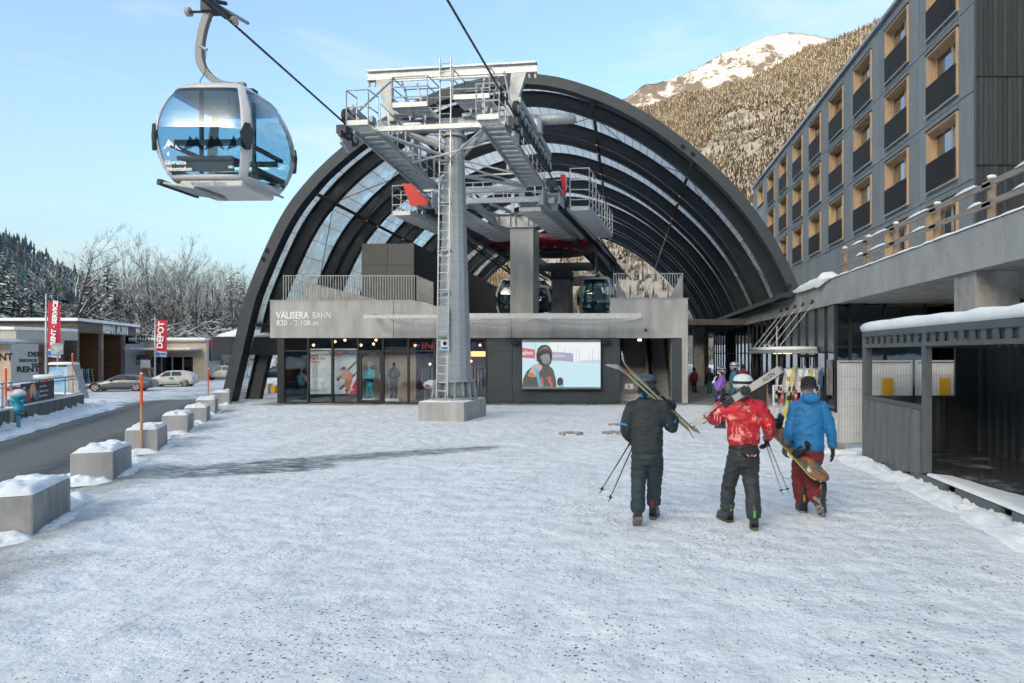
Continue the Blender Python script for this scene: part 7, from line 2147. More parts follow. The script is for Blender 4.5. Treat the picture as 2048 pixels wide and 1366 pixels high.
def person(name, label, cat, loc, rz, sp, group=None):
    t = thing(name, label, cat, loc, rz, group)
    t.scale = (sp.get('scale', 1),) * 3
    vx = sp.get('vox', .016)
    j = MB()
    j.loft([ell_ring(*q) for q in sp['torso']])
    for arm in sp['arms']: chain(j, *arm)
    if 'hood' in sp:
        for q in sp['hood']: ball(j, *q)
    wrap(j, 'jacket', sp['jm'], t, vx, sp.get('wr', .011), 3)
    k = MB(); k.loft([ell_ring(*q) for q in sp['hips']])
    for leg in sp['legs']: chain(k, *leg)
    wrap(k, 'trousers', sp['tm'], t, vx, sp.get('wr', .011) * 1.2, 8)
    b, Mh = head(t, sp['head'], sp.get('yaw', 0), sp.get('pitch', 0), sp.get('hs', 1.0))
    # the inner figure, one surface with the head
    tz = sp['torso']; b.loft([ell_ring(q[0], q[1], q[2], q[3] * .82, q[4] * .82, 12) for q in tz[1:-1]])
    b.tube([(tz[-2][1], tz[-2][2], tz[-2][0] - .03), Mh @ Vector((0, -.02, -.12))], .06, 12)
    for arm in sp['arms']: b.tube(arm[0], [r_ * .6 for r_ in arm[1]], 8)
    for leg in sp['legs']: b.tube(leg[0], [r_ * .62 for r_ in leg[1]], 8)
    b.loft([ell_ring(q[0], q[1], q[2], q[3] * .8, q[4] * .8, 12) for q in sp['hips']])
    wrap(b, 'body', sp.get('skin', skin_m), t, max(.010, vx * .6), 0, smooth_it=2)
    if sp.get('face'):
        e = MB()
        for sx in (-1, 1): ball(e, (sx * .03, .092, .012), .008, .006, .006, 6)
        e.v = [tuple(Mh @ Vector(p)) for p in e.v]; e.build('eyes', eye_w, t)
        e = MB(); ball(e, (0, .098, -.060), .022, .006, .006, 6)
        e.v = [tuple(Mh @ Vector(p)) for p in e.v]; e.build('mouth', eye_d, t)
    return t, Mh

jk = cloth('black_ski_jacket', (.016, .022, .026), (.024, .032, .037)); tk = cloth('dark_teal_ski_trousers', (.018, .032, .040), (.026, .043, .052))
bm_ = (mat('ski_boot_black', (.03, .032, .034), .35), mat('boot_sole', (.16, .15, .14), .8), mat('boot_red', (.45, .03, .03), .35))
# --- skier in black
sp = dict(torso=[(.86, 0, 0, .19, .14), (.95, 0, -.01, .205, .155), (1.08, 0, -.01, .20, .15), (1.22, 0, -.01, .205, .15), (1.38, .0, .02, .225, .155), (1.50, 0, .03, .215, .14), (1.57, 0, .035, .15, .115), (1.62, 0, .045, .085, .085), (1.655, 0, .05, .075, .08)],
    arms=[([(-.19, 0, 1.49), (-.26, -.03, 1.32), (-.275, .0, 1.17), (-.20, .22, 1.04)], [.085, .078, .072, .055]), ([(.19, 0, 1.49), (.27, .02, 1.34), (.33, .08, 1.19), (.36, .20, 1.30)], [.09, .085, .08, .058])],
    hips=[(.76, 0, 0, .14, .12), (.84, 0, -.01, .18, .145), (.94, 0, -.005, .185, .14), (1.02, 0, 0, .17, .13)],
    legs=[([(-.09, 0, .86), (-.105, .06, .62), (-.115, .02, .44), (-.12, -.20, .24)], [.115, .10, .088, .092]), ([(.09, 0, .86), (.105, .14, .64), (.10, .22, .45), (.095, .26, .22)], [.115, .105, .092, .095])],
    head=(-.005, .065, 1.755), yaw=R(-6), jm=jk, tm=tk, hs=1.0)
p1, Mh = person('person', 'skier in black jacket and dark trousers carrying skis on the right shoulder', 'person', (.285, 8.8, 0), 0, sp)
helmet(p1, Mh, mat('matt_black_helmet', (.035, .055, .068), .45), black)
blu = mat('bright_blue_trim', (.02, .25, .60), .5)
c = MB().loft([ell_ring(z, -.005, .01, rx, ry, 20) for z, rx, ry in ((1.615, .092, .094), (1.64, .096, .098), (1.665, .09, .092))]); c.build('neck_warmer', blu, p1, smooth=True)
for (a, b, r_) in (((-.268, -.02, 1.29), (-.270, -.018, 1.262), .083), ((.285, .035, 1.305), (.296, .045, 1.275), .090)): wrap(MB().tube([a, b], r_, 16), 'sleeve_stripe', blu, p1, .008, 0, smooth_it=1)
glove(p1, (.365, .23, 1.335), (-.1, .1, 1), (-1, .1, .2), glove_k, 1.0, 1.12)
glove(p1, (-.195, .24, 1.03), (.1, .5, -.6), (.7, .2, .1), glove_k, 1.1, 1.1, side=-1)
boot_obj(p1, (-.12, -.27, .075), R(8), R(-36), bm_); boot_obj(p1, (.095, .25, .012), R(-14), 0, bm_)
# --- skier in red
rj = mat('red_tie_dye_jacket', (.62, .012, .025), .5, obj=True, col2=(.16, .006, .012), vs=7, vlo=.42, vhi=.62, det=7, bump=.4, bs=9)
n = rj.node_tree.nodes; l = rj.node_tree.links.new
tco = n.new('ShaderNodeTexCoord'); pos = tco.outputs['Object']
pr_ = n['Principled BSDF']; oldc = pr_.inputs['Base Color'].links[0].from_socket
l(mix_(rng(noise_(8.5, 6, .7), .55, .63), oldc, (.82, .30, .27)), pr_.inputs['Base Color'])
tg = cloth('charcoal_ski_trousers', (.026, .032, .036), (.038, .045, .050))
bg_ = (mat('ski_boot_dark', (.03, .035, .035), .35), mat('lime_sole', (.06, .09, .04), .5), mat('lime_buckle', (.12, .45, .05), .4))
sp = dict(torso=[(1.02, 0, 0, .185, .135), (1.07, 0, -.01, .205, .155), (1.15, 0, -.01, .205, .155), (1.25, .005, -.01, .205, .15), (1.40, .01, 0, .225, .155), (1.51, .005, 0, .215, .14), (1.58, 0, .005, .15, .115), (1.63, 0, .01, .09, .09), (1.66, 0, .01, .08, .085)],
    arms=[([(-.19, 0, 1.50), (-.29, .03, 1.42), (-.385, .08, 1.31), (-.27, .24, 1.50)], [.095, .092, .09, .06]), ([(.19, 0, 1.50), (.29, -.01, 1.36), (.345, .03, 1.21), (.36, .25, 1.08)], [.095, .09, .085, .06])],
    hips=[(.76, 0, 0, .14, .12), (.86, 0, -.01, .18, .145), (.96, 0, -.005, .18, .14), (1.08, 0, 0, .17, .13)],
    legs=[([(-.09, 0, .86), (-.13, .13, .62), (-.165, .20, .42), (-.175, .20, .20)], [.118, .10, .088, .092]), ([(.085, 0, .86), (.095, .05, .62), (.115, -.02, .42), (.10, -.16, .19)], [.118, .105, .092, .092])],
    head=(-.005, .02, 1.76), yaw=R(8), jm=rj, tm=tg)
p2, Mh = person('person', 'skier in bright red patterned jacket and white helmet carrying white skis', 'person', (1.50, 8.65, 0), 0, sp)
helmet(p2, Mh, mat('white_helmet', (.62, .65, .66), .35), black)
wp_ = MB(); ball(wp_, (.06, -.17, .955), .12, .06, .075)
wk = wrap(wp_, 'waist_pack', cloth('waist_pack_black', (.018, .018, .019)), p2, .008, .002, smooth_it=2)
MB().loft([ell_ring(z, 0, 0, .19, .155, 24) for z in (.965, .995)], caps=False).build('waist_strap', black, p2)
for X in (-.0, .12): MB().beam((X, -.231, .93), (X + (.03 if X < .05 else -.03), -.233, .90), .004, .016, up=(0, 1, 0)).build('pack_stripe', white_t, p2)
for z in (.925, .912): MB().box(.045, .085, -.236, -.232, z - .003, z + .003).build('pack_stripe', orange, p2)
wv_ = mat('pink_stripe', (.75, .25, .25), .6)
for k in range(3):
    MB().tube([(-.155 + k * .045 + .008 * math.sin(q * 1.9), -.158 + .018 * abs(k - 2), 1.10 + q * .02) for q in range(9)], .0085, 6).build('jacket_stripe', wv_, p2)
    MB().tube([(-.30 - k * .035, -.052 + .005 * k, 1.30 + .02 * k + q * .016) for q in range(7)], .008, 6).build('jacket_stripe', wv_, p2)
glove(p2, (-.255, .25, 1.52), (.3, .1, 1), (.8, -.3, .1), glove_k, 1.0, 1.1, side=-1)
glove(p2, (.36, .27, 1.06), (-.1, .4, -.7), (-.7, .2, .1), glove_k, 1.1, 1.1)
boot_obj(p2, (-.175, .21, .012), R(22), 0, bg_); boot_obj(p2, (.10, -.19, .012), R(-6), R(-6), bg_)
# --- snowboarder in blue
bj = cloth('bright_blue_jacket', (.012, .17, .40), (.010, .14, .34), .6); mr_ = cloth('maroon_trousers', (.17, .018, .024), (.12, .014, .02))
bs_ = (mat('snowboard_boot', (.03, .03, .033), .6), mat('snowy_sole', (.26, .25, .24), .8, col2=(.03, .03, .03), vs=22, vlo=.48, vhi=.54, obj=True), mat('boot_amber', (.5, .2, .02), .5))
sp = dict(torso=[(.86, -.0, -.01, .20, .145), (.92, 0, -.015, .21, .155), (1.05, 0, -.01, .20, .15), (1.2, 0, 0, .20, .15), (1.36, .01, .01, .215, .15), (1.46, .01, .01, .20, .135), (1.53, .01, .015, .15, .115), (1.59, .01, .02, .10, .10), (1.63, .01, .02, .088, .095)],
    arms=[([(-.18, 0, 1.44), (-.225, .0, 1.28), (-.255, -.01, 1.14), (-.30, .02, .96)], [.088, .078, .073, .058]), ([(.19, 0, 1.44), (.255, -.02, 1.28), (.30, -.02, 1.12), (.335, .03, .92)], [.088, .078, .072, .058])],
    hood=[((.01, -.10, 1.565), .125, .075, .065), ((.01, -.075, 1.60), .11, .06, .05)],
    hips=[(.74, 0, 0, .14, .12), (.82, 0, -.01, .175, .145), (.92, 0, -.005, .18, .14), (.98, 0, 0, .17, .13)],
    legs=[([(-.085, 0, .82), (-.10, .10, .60), (-.09, .14, .42), (-.06, .10, .18)], [.118, .105, .10, .098]), ([(.085, -.02, .82), (.06, .0, .60), (.03, -.03, .46), (.02, -.30, .28)], [.115, .105, .10, .098])],
    head=(.01, .045, 1.735), yaw=R(24), jm=bj, tm=mr_)
p3, Mh = person('person', 'snowboarder in bright blue hooded jacket and maroon trousers carrying a snowboard', 'person', (2.50, 9.3, 0), 0, sp)
bn = MB().loft([[Mh @ Vector((.094 * f_ * math.cos(a), -.005 + .113 * f_ * math.sin(a), z)) for a in [2 * math.pi * k / 20 for k in range(20)]] for z, f_ in ((-.03, .98), (.02, 1.05), (.07, 1.0), (.11, .78), (.13, .4), (.135, .1))])
wrap(bn, 'beanie', cloth('black_knit', (.013, .013, .014), rough=.9), p3, .006, .002, smooth_it=2)
sg_ = MB().loft([[Mh @ Vector((.105 * math.cos(a), -.005 + .122 * math.sin(a), z)) for a in [2 * math.pi * k / 24 for k in range(24)]] for z in (-.035, .005)], caps=False).build('goggle_strap', cloth('strap_dark', (.03, .03, .032)), p3, smooth=True)
glove(p3, (-.305, .02, .93), (-.15, .1, -1), (.9, .3, 0), glove_g, .9, 1.18, side=-1, cm=glove_g)
glove(p3, (.34, .035, .89), (.05, .05, -1), (-.9, .2, 0), glove_k, .35, 1.15, cm=glove_g)
boot_obj(p3, (-.06, .09, .012), R(0), 0, bs_, 1.08, False); boot_obj(p3, (.03, -.36, .21), R(-38), R(-52), bs_, 1.08, False)

# --- other people, farther away
def standing(scale, jm, tm, arms=None, yaw=0, face=False, wr=.009, vox=.028, headz=1.72, hood=None):
    d = dict(torso=[(.84, 0, 0, .17, .125), (.95, 0, 0, .18, .135), (1.1, 0, 0, .175, .13), (1.25, 0, 0, .19, .135), (1.40, 0, 0, .20, .13), (1.48, 0, 0, .17, .11), (1.54, 0, 0, .10, .09), (1.60, 0, .01, .075, .08)],
        arms=arms or [([(-.18, 0, 1.42), (-.24, 0, 1.24), (-.25, .02, 1.08), (-.24, .10, .90)], [.075, .07, .062, .05]), ([(.18, 0, 1.42), (.24, 0, 1.24), (.25, .02, 1.08), (.24, .10, .90)], [.075, .07, .062, .05])],
        hips=[(.74, 0, 0, .13, .11), (.82, 0, 0, .165, .13), (.92, 0, 0, .165, .125)],
        legs=[([(-.085, 0, .82), (-.095, .02, .6), (-.10, .0, .42), (-.10, -.02, .14)], [.10, .088, .075, .078]), ([(.085, 0, .82), (.095, .03, .6), (.10, .03, .42), (.10, .02, .14)], [.10, .088, .075, .078])],
        head=(0, .02, headz), yaw=yaw, jm=jm, tm=tm, wr=wr, vox=vox, scale=scale, face=face)
    if hood: d['hood'] = hood
    return d
purp = cloth('purple_jacket', (.22, .12, .42)); navy = cloth('navy_trousers', (.015, .022, .03)); tealj = cloth('teal_coat', (.03, .15, .19)); kidr = cloth('dark_red_jacket', (.24, .012, .02)); blkc = cloth('black_clothes', (.016, .016, .018)); grn = cloth('green_trousers', (.02, .22, .12))
def feet(t, ms=bm_):
    boot_obj(t, (-.10, -.03, .012), 0, 0, ms); boot_obj(t, (.10, .01, .012), 0, 0, ms)
a_up = [([(-.18, 0, 1.42), (-.24, .05, 1.24), (-.22, .10, 1.16), (-.06, .22, 1.40)], [.075, .07, .065, .05]), ([(.18, 0, 1.42), (.22, 0, 1.22), (.23, .05, 1.05), (.20, .18, .92)], [.075, .07, .062, .05])]
t, Mh = person('person', 'woman in purple and black jacket with helmet touching her face mask', 'person', (2.84, 20, 0), R(70), standing(.97, purp, navy, a_up, R(10), True))
helmet(t, Mh, mat('grey_marbled_helmet', (.35, .36, .37), .3, col2=(.03, .03, .03), vs=8, obj=True, vlo=.48, vhi=.55), black, gog=mat('goggle_lens', (.03, .035, .04), .1))
mk = MB(); ball(mk, (0, .09, -.05), .042, .03, .04); mk.v = [tuple(Mh @ Vector(p)) for p in mk.v]; mk.build('face_mask', white, t, smooth=True)
bp_ = MB(); ball(bp_, (0, -.19, 1.20), .15, .11, .22); wrap(bp_, 'backpack', cloth('grey_backpack', (.11, .115, .115)), t, .02, .006, smooth_it=3)
MB().loft([ell_ring(z, 0, 0, .193, .145, 20) for z in (1.0, 1.22)], caps=False).build('black_panel', blkc, t)
glove(t, (-.06, .22, 1.42), (.1, -.2, 1), (0, -1, .2), white, .8, 1.0); glove(t, (.2, .19, .91), (0, .3, -1), (-1, 0, 0), glove_k, .8, 1.0); feet(t)
t, Mh = person('person', 'person in teal coat and silver helmet standing beside the woman in purple', 'person', (3.36, 21, 0), R(-80), standing(1.03, tealj, navy, None, 0, True))
helmet(t, Mh, mat('silver_helmet', (.42, .43, .44), .25, .4), black, gog=MATS['goggle_lens'])
mk = MB(); ball(mk, (0, .09, -.05), .042, .03, .04); mk.v = [tuple(Mh @ Vector(p)) for p in mk.v]; mk.build('face_mask', white, t, smooth=True)
feet(t)
for sx in (-1, 1): glove(t, (sx * .24, .11, .89), (0, .1, -1), (-sx, .2, 0), glove_k, .7, 1.0, side=sx)
for (u, Y, jm, tm, hl, lab) in ((1388, 38.2, kidr, blkc, (.03, .03, .03), 'distant skier in dark red jacket walking into the passage'), (1419, 37.6, blkc, grn, (.2, .2, .2), 'distant skier in black jacket and green trousers in the passage'), (1487, 33, kidr, blkc, (.05, .05, .05), 'distant person in dark red half hidden by the teal coat')):
    t, Mh = person('person', lab, 'person', ((u - CX) * Y / FOC, Y, 0), 0, standing(.76 if Y > 35 else .9, jm, tm))
    hm = 'far_helmet_%d' % u
    helmet(t, Mh, mat(hm, hl, .4), black); feet(t)
    for sx in (-1, 1): glove(t, (sx * .24, .11, .89), (0, .1, -1), (-sx, .2, 0), glove_k, .7, 1.1, side=sx, cuff=False)
q = c0 + dn * 13.6 - inn * .6
t, Mh = person('person', 'person in dark clothes standing at the skis of the right rental niche', 'person', (q.x, q.y, -1.0), R(40), standing(1.0, blkc, blkc)); helmet(t, Mh, black, black); feet(t)
# shop window mannequins
mn_a = [([(-.18, 0, 1.42), (-.25, 0, 1.22), (-.22, .10, 1.08), (-.06, .20, 1.06)], [.07, .066, .06, .048]), ([(.18, 0, 1.42), (.25, 0, 1.22), (.22, .10, 1.08), (.06, .20, 1.06)], [.07, .066, .06, .048])]
tq2 = cloth('turquoise_ski_suit', (.02, .42, .50)); olv = cloth('dark_green_jacket', (.02, .035, .032)); slv = cloth('grey_marl', (.22, .23, .23))
for (u, Y, sc_, jm, tm, hl, lab) in ((740, 31.0, .88, tq2, tq2, (.75, .75, .75), 'mannequin in turquoise ski suit and white helmet behind the shop door'), (788, 31.0, .90, olv, blkc, (.02, .02, .02), 'black headed mannequin in dark green jacket behind the shop glass'), (603, 31.2, .80, slv, navy, (.2, .3, .33), 'small mannequin with turquoise backpack in the leftmost shop window')):
    t, Mh = person('mannequin', lab, 'mannequin', ((u - CX) * Y / FOC, Y, .16 if u != 603 else .05), R(180) if u != 603 else 0, dict(standing(sc_, jm, tm, mn_a), skin=black if u == 788 else MATS['grey_white_wall']))
    if u == 740: helmet(t, Mh, mat('mannequin_helmet', hl, .4), black, gog=mat('pink_lens', (.5, .03, .2), .2)); MB().loft([ell_ring(z, 0, 0, .186, .14, 20) for z in (.86, 1.05)], caps=False).build('black_band', blkc, t)
    elif u == 788: MB().box(-.012, .012, .135, .145, 1.1, 1.38).build('orange_zip', orange, t)
    else:
        bp_ = MB(); ball(bp_, (0, -.17, 1.22), .14, .09, .20); wrap(bp_, 'backpack', tq2, t, .02, .003, smooth_it=3)
    feet(t, (tq2 if u == 740 else black, black, black))
    st_ = MB().box(-.35, .35, -.3, .3, -.14 if u != 603 else -.03, 0.0).build('plinth_board', white, t)
# ================================================================ skis, poles, snowboard carried by the three
def align(a, b, yaxis):
    z = (Vector(b) - Vector(a)).normalized(); y = Vector(yaxis); y = (y - z * y.dot(z)).normalized(); x = y.cross(z)
    M_ = Matrix((x, y, z)).transposed().to_4x4(); M_.translation = Vector(a); return M_
def held_ski(label, tail, tip, yax, m, edge, flip=False, gap=.05, side=0.0, letters=None, wt_=.122, waist=.078):
    Ls = (Vector(tip) - Vector(tail)).length
    M_ = align(tail, tip, yax)
    if flip: M_ = M_ @ Matrix.Translation((0, gap, 0)) @ Matrix.Rotation(math.pi, 4, 'Z')
    t = thing('ski', label, 'ski', (0, 0, 0)); t.matrix_basis = M_
    ski_mesh(Ls, wt_, waist).build('ski_body', m, t, smooth=False)
    for s in (-1, 1):
        e = MB(); e.tube([(s * ((waist + (wt_ - waist) * (2 * q - 1) ** 2) / 2 + .001), -.014, q * Ls) for q in [k / 14 for k in range(1, 13)]], .005, 5, False); e.build('edge', edge, t)
    MB().box(-.035, .035, -.075, -.032, Ls * .52, Ls * .62).box(-.045, .045, -.095, -.05, Ls * .585, Ls * .625).build('toe_binding', blk, t, bevel=.01)
    MB().box(-.035, .035, -.085, -.032, Ls * .33, Ls * .42).box(-.042, .042, -.11, -.06, Ls * .345, Ls * .39).build('heel_binding', blk, t, bevel=.01)
    MB().box(-.07, -.05, -.06, -.03, Ls * .36, Ls * .46).box(.05, .07, -.06, -.03, Ls * .36, Ls * .46).build('ski_brake', steel_g, t)
    for (s_, z, sz) in letters or ():
        o = text(s_, sz, (0, 0, 0), (0, 0, 0), black_t, t, ext=.0006, off=.001)
        o.matrix_basis = Matrix.Translation((sz * .36, -.0345 if z > .1 * Ls else -.03, z)) @ Matrix(((0, -1, 0), (0, 0, -1), (1, 0, 0))).to_4x4()
    return t
sk1 = mat('silver_orange_ski', (.30, .31, .32), .3, obj=True, col2=(.42, .13, .05), vs=2.2, vlo=.53, vhi=.60)
yel = mat('yellow_edge', (.62, .55, .06), .4)
ta, ti = Vector((.97, 9.36, 1.08)), Vector((-.13, 8.30, 2.12))
up1 = Vector((.60, -.22, .66))
held_ski('outer ski with yellow edge on the shoulder of the skier in black', ta, ti, -up1, sk1, yel)
held_ski('inner ski of the pair carried by the skier in black', ta, ti, -up1, sk1, yel, True, .01)
wsk = mat('pale_grey_ski', (.42, .41, .39), .35, obj=True, col2=(.36, .35, .34), vs=3)
ta, ti = Vector((1.90, 8.30, 1.985)), Vector((.90, 8.86, 1.255))
held_ski('pale ski marked HEAD facing the camera on the red skier\'s shoulder', ta, ti, (-.12, 1, -.40), wsk, blk, letters=(('HEAD', 1.15, .10), ('INSTINCT', .07, .072)), wt_=.118, waist=.084)
held_ski('dark ski behind the pale one on the red skier\'s shoulder', ta, ti, (-.12, 1, -.40), mat('dark_ski', (.05, .052, .056), .3), blk, True, .012, wt_=.115, waist=.082)
def pole(label, grip, tip, m):
    g, tp_ = Vector(grip), Vector(tip); d = (tp_ - g).normalized()
    t = thing('ski_pole', label, 'ski pole', g, 0, 'ski poles of the walking skiers', world=True)
    MB().tube([g + d * .1, tp_], [.009, .006], 8).build('shaft', m, t)
    MB().tube([g - d * .02, g + d * .12], [.017, .014], 10).build('grip', black, t)
    b = tp_ - d * .07
    ring = MB()
    x = d.cross(Vector((0, 1, 0))).normalized(); y = d.cross(x)
    for k in range(4):
        a = k * math.pi / 2 + .5; ring.beam(b, b + (x * math.cos(a) + y * math.sin(a)) * .042, .012, .006)
    ring.tube([b - d * .012, b + d * .012], .014, 8)
    ring.build('basket', black, t)
pk_, ps = mat('black_pole', (.02, .022, .024), .35, .4), mat('silver_pole', (.40, .38, .36), .3, .7)
pole('black ski pole of the skier in black, farther out one', (.10, 9.12, 1.03), px(1199, 986, 8.45), pk_)
pole('black ski pole of the skier in black, nearer one', (.13, 9.08, 1.0), px(1217, 1003, 8.35), pk_)
pole('silver ski pole of the red skier, left of two', (1.83, 8.98, 1.06), px(1566, 991, 8.75), ps)
pole('silver ski pole of the red skier, right of two', (1.86, 9.0, 1.06), px(1579, 988, 8.85), ps)
# snowboard
A_, B_ = Vector((1.87, 9.92, 1.42)), Vector((2.60, 8.82, .50))
Ls = (B_ - A_).length
sb_ = thing('snowboard', 'colourful snowboard with black bindings under the left arm of the blue jacket', 'snowboard', (0, 0, 0)); sb_.matrix_basis = align(A_, B_, (-.35, .85, -.30))
bmt = mat('snowboard_print', (.035, .10, .075), .3, obj=True, col2=(.50, .13, .03), vs=3.2, vlo=.46, vhi=.6, det=6)
n = bmt.node_tree.nodes; l = bmt.node_tree.links.new
pos = n.new('ShaderNodeTexCoord').outputs['Object']
pr_ = n['Principled BSDF']; oldc = pr_.inputs['Base Color'].links[0].from_socket
l(mix_(rng(noise_(6.5, 5, .7), .60, .64), mix_(rng(noise_(5, 5, .7), .52, .62), oldc, (.02, .03, .03)), (.62, .62, .58)), pr_.inputs['Base Color'])
rings = []
for k in range(21):
    t = k / 20; e = 1 - abs(2 * t - 1)
    hw = (.125 + .02 * (2 * t - 1) ** 2) * min(1, (1 - max(0, (abs(2 * t - 1) - .72) / .28) ** 2.2)) ** .5 if 0 < k < 20 else .03
    yy = .05 * max(0, (abs(2 * t - 1) - .78) / .22) ** 2
    rings.append([Vector((-hw, -yy - .006, t * Ls)), Vector((hw, -yy - .006, t * Ls)), Vector((hw, -yy + .006, t * Ls)), Vector((-hw, -yy + .006, t * Ls))])
MB().loft(rings).build('board', bmt, sb_)
MB().tube([r_[1] for r_ in rings[1:-1]], .006, 5).build('edge', mat('lime_edge', (.35, .55, .03), .4), sb_)
for z in (.30, .66):
    zz = z * Ls
    b = MB().box(-.11, .11, -.03, -.007, zz - .055, zz + .055).box(-.11, -.085, -.09, -.03, zz - .05, zz + .05).box(.085, .11, -.09, -.03, zz - .05, zz + .05)
    b.prism([(-.10, -.05), (-.06, -.045), (-.05, .045), (-.10, .05)], .16, Matrix.Translation((.0, -.20, zz)))
    bo = b.build('binding', blk, sb_, bevel=.008)
    for q in (-.03, .04): MB().tube([(-.11, -.05, zz + q), (-.05, -.11, zz + q), (.05, -.11, zz + q), (.11, -.05, zz + q)], .013, 6).build('strap', black, bo)
    MB().lathe([(0, 0), (.012, 0), (.012, .01), (0, .01)], 8, (.03, -.125, zz)).build('ratchet', red, bo)

# ================================================================ ski rack and boards at the entrance
rk_ = thing('ski_stand', 'white metal ski stand with upright skis before the entrance', 'rack', (5.55, 22.0, 0))
for X in (-.75, .75):
    MB().beam((X, -.35, .03), (X, .35, .03), .05, .05).build('foot', white, rk_)
    MB().beam((X, 0, 0), (X, .1, 1.15), .05, .05).build('upright', white, rk_)
for z, y in ((1.15, .1), (.95, .08), (.25, .02)): MB().beam((-.75, y, z), (.75, y, z), .04, .04).build('cross_bar', white, rk_)
mb = MB()
for k in range(9): mb.beam((-.75 + k * .165, .09, .95), (-.67 + k * .165, .1, 1.15), .015, .015).beam((-.59 + k * .165, .09, .95), (-.67 + k * .165, .1, 1.15), .015, .015)
mb.build('lattice', white, rk_, kind='stuff')
nm2 = ['white', 'silver', 'yellow striped', 'grey', 'white and red', 'pale blue', 'black and white', 'yellow', 'orange edged', 'dark blue']
cc2 = [(.55, .55, .54), (.35, .36, .37), (.50, .45, .06), (.25, .26, .27), (.60, .58, .56), (.35, .45, .52), (.45, .45, .45), (.55, .50, .04), (.42, .40, .38), (.05, .09, .2)]
for k in range(10):
    m_ = mat('stand_ski_%d' % k, cc2[k], .35, obj=True, col2=((.03, .03, .035), (.5, .05, .04), (.7, .7, .7))[k % 3], vs=5, vlo=.55, vhi=.62)
    X = 5.55 - .78 + k * .165
    t = thing('ski', '%s ski standing in the white ski stand, %s' % (nm2[k], ('first from the doors', 'second', 'third', 'fourth', 'fifth', 'sixth', 'seventh', 'eighth', 'ninth', 'last, beside the blue jacket')[k]), 'ski', (X, 21.92, .02), R(random.uniform(-25, 25)), 'skis in the white stand')
    t.rotation_euler = (R(-3 + random.uniform(-2, 2)), R(random.uniform(2, 11)), R(random.uniform(-25, 25)))
    Ls = random.uniform(1.55, 1.85)
    ski_mesh(Ls, .12, .075).build('ski_body', m_, t)
    MB().box(-.035, .035, -.085, -.03, Ls * .38, Ls * .46).build('heel_binding', (blk, red, blk)[k % 3], t)
    MB().box(-.035, .035, -.075, -.03, Ls * .54, Ls * .62).build('toe_binding', (blk, red, blk)[k % 3], t)
sgn = thing('shop_sign_board', 'white framed board with red and blue lettering behind the ski stand', 'sign', (5.95, 23.2, 0))
MB().box(-.5, .5, 0, .03, .9, 1.65).build('board', white, sgn)
MB().box(-.54, .54, -.01, .0, 1.65, 1.69).box(-.54, .54, -.01, .0, .86, .9).box(-.54, -.5, -.01, 0, .9, 1.65).box(.5, .54, -.01, 0, .9, 1.65).build('frame', galv, sgn)
for X in (-.45, .45): MB().box(X - .03, X + .03, .03, .07, 0, .95).build('leg', galv, sgn)
text('INTER', .21, (-.45, -.012, 1.25), RB, red_t, sgn, off=.006); text('SPORT', .21, (.12, -.012, 1.25), RB, blue_t, sgn, off=.006, sx=.62)
ab = thing('easel_board', 'orange wooden easel board by the black entrance doors', 'sign', (4.45, 22.6, 0))
for s in (-1, 1):
    MB().beam((s * .30, 0, 0), (s * .26, .12, 1.3), .04, .04).build('leg', mat('orange_wood', (.45, .14, .05), .6) if 'orange_wood' not in MATS else MATS['orange_wood'], ab)
    MB().beam((s * .26, .55, 0), (s * .24, .16, 1.25), .04, .04).build('leg', MATS['orange_wood'], ab)
MB().box(-.26, .26, .06, .09, .45, 1.22).build('slate', blk, ab); MB().box(-.28, .28, .05, .1, 1.22, 1.28).build('top_rail', MATS['orange_wood'], ab)
# rusty manhole covers in the snow
rust = mat('rusty_iron', (.17, .085, .06), .7, col2=(.55, .57, .58), vs=7, vlo=.46, vhi=.56, stretch=(1, 2.5, 1), bump=.3, bs=30)
for (u, v, lab) in ((1142, 867.5, 'rust brown manhole cover left of the skier in black'), (1228, 866, 'rust brown manhole cover just beside the shoulder height of the skier in black'), (1232, 850, 'smaller rust brown cover farther from the camera')):
    Y = CAM_H * FOC / (v - CY); X = (u - CX) * Y / FOC; r_ = .34 if v > 860 else .24
    t = thing('manhole_cover', lab, 'manhole cover', (X, Y, .0), 0, 'rusty manhole covers')
    MB().lathe([(r_ * .9, -.02), (r_ * .9, .026), (0, .026)], 24).build('lid', rust, t); MB().lathe([(r_ * .92, -.02), (r_, -.02), (r_, .03), (r_ * .92, .03)], 24).build('ring', rust, t)

# ================================================================ shop interior behind the glass
def YP(u, v, Y): p = px(u, v, Y); return p.x, p.z
cream = mat('poster_cream', (.58, .57, .50), .6); pgrey = mat('poster_grey_sky', (.47, .49, .47), .6, col2=(.56, .56, .52), vs=.8); psnow = mat('poster_snow', (.62, .63, .62), .6, col2=(.40, .44, .46), vs=2.5, vlo=.5, vhi=.65)
por, pdk = mat('poster_orange', (.50, .19, .06), .6, col2=(.38, .12, .04), vs=6), mat('poster_dark', (.05, .06, .07), .6)
YPo = 30.42
def poster(label, u0, u1, v0, v1):
    a, b = px(u0, v1, YPo), px(u1, v0, YPo)
    t = thing('window_poster', label, 'poster', (a.x, YPo, a.z), 0, 'posters in the shop window', world=True)
    MB().box(a.x, b.x, YPo, YPo + .02, a.z, b.z).build('sheet', cream, t)
    return t
def pp(t, m, poly, d): MB().prism([(YP(u, v, YPo)) for u, v in poly], .002, Matrix.Translation((0, YPo - d, 0))).build('print', m, t)
t = poster('tall cream window poster with red Test and Buy Center lettering', 618.5, 662, 697, 788)
pp(t, pgrey, [(618.5, 788), (662, 788), (662, 700), (618.5, 700)], .004); pp(t, psnow, [(618.5, 788), (662, 788), (662, 752), (640, 757), (618.5, 752)], .007)
pp(t, cream, [(618.5, 736), (648, 736), (655, 719), (648, 703), (618.5, 703)], .010)
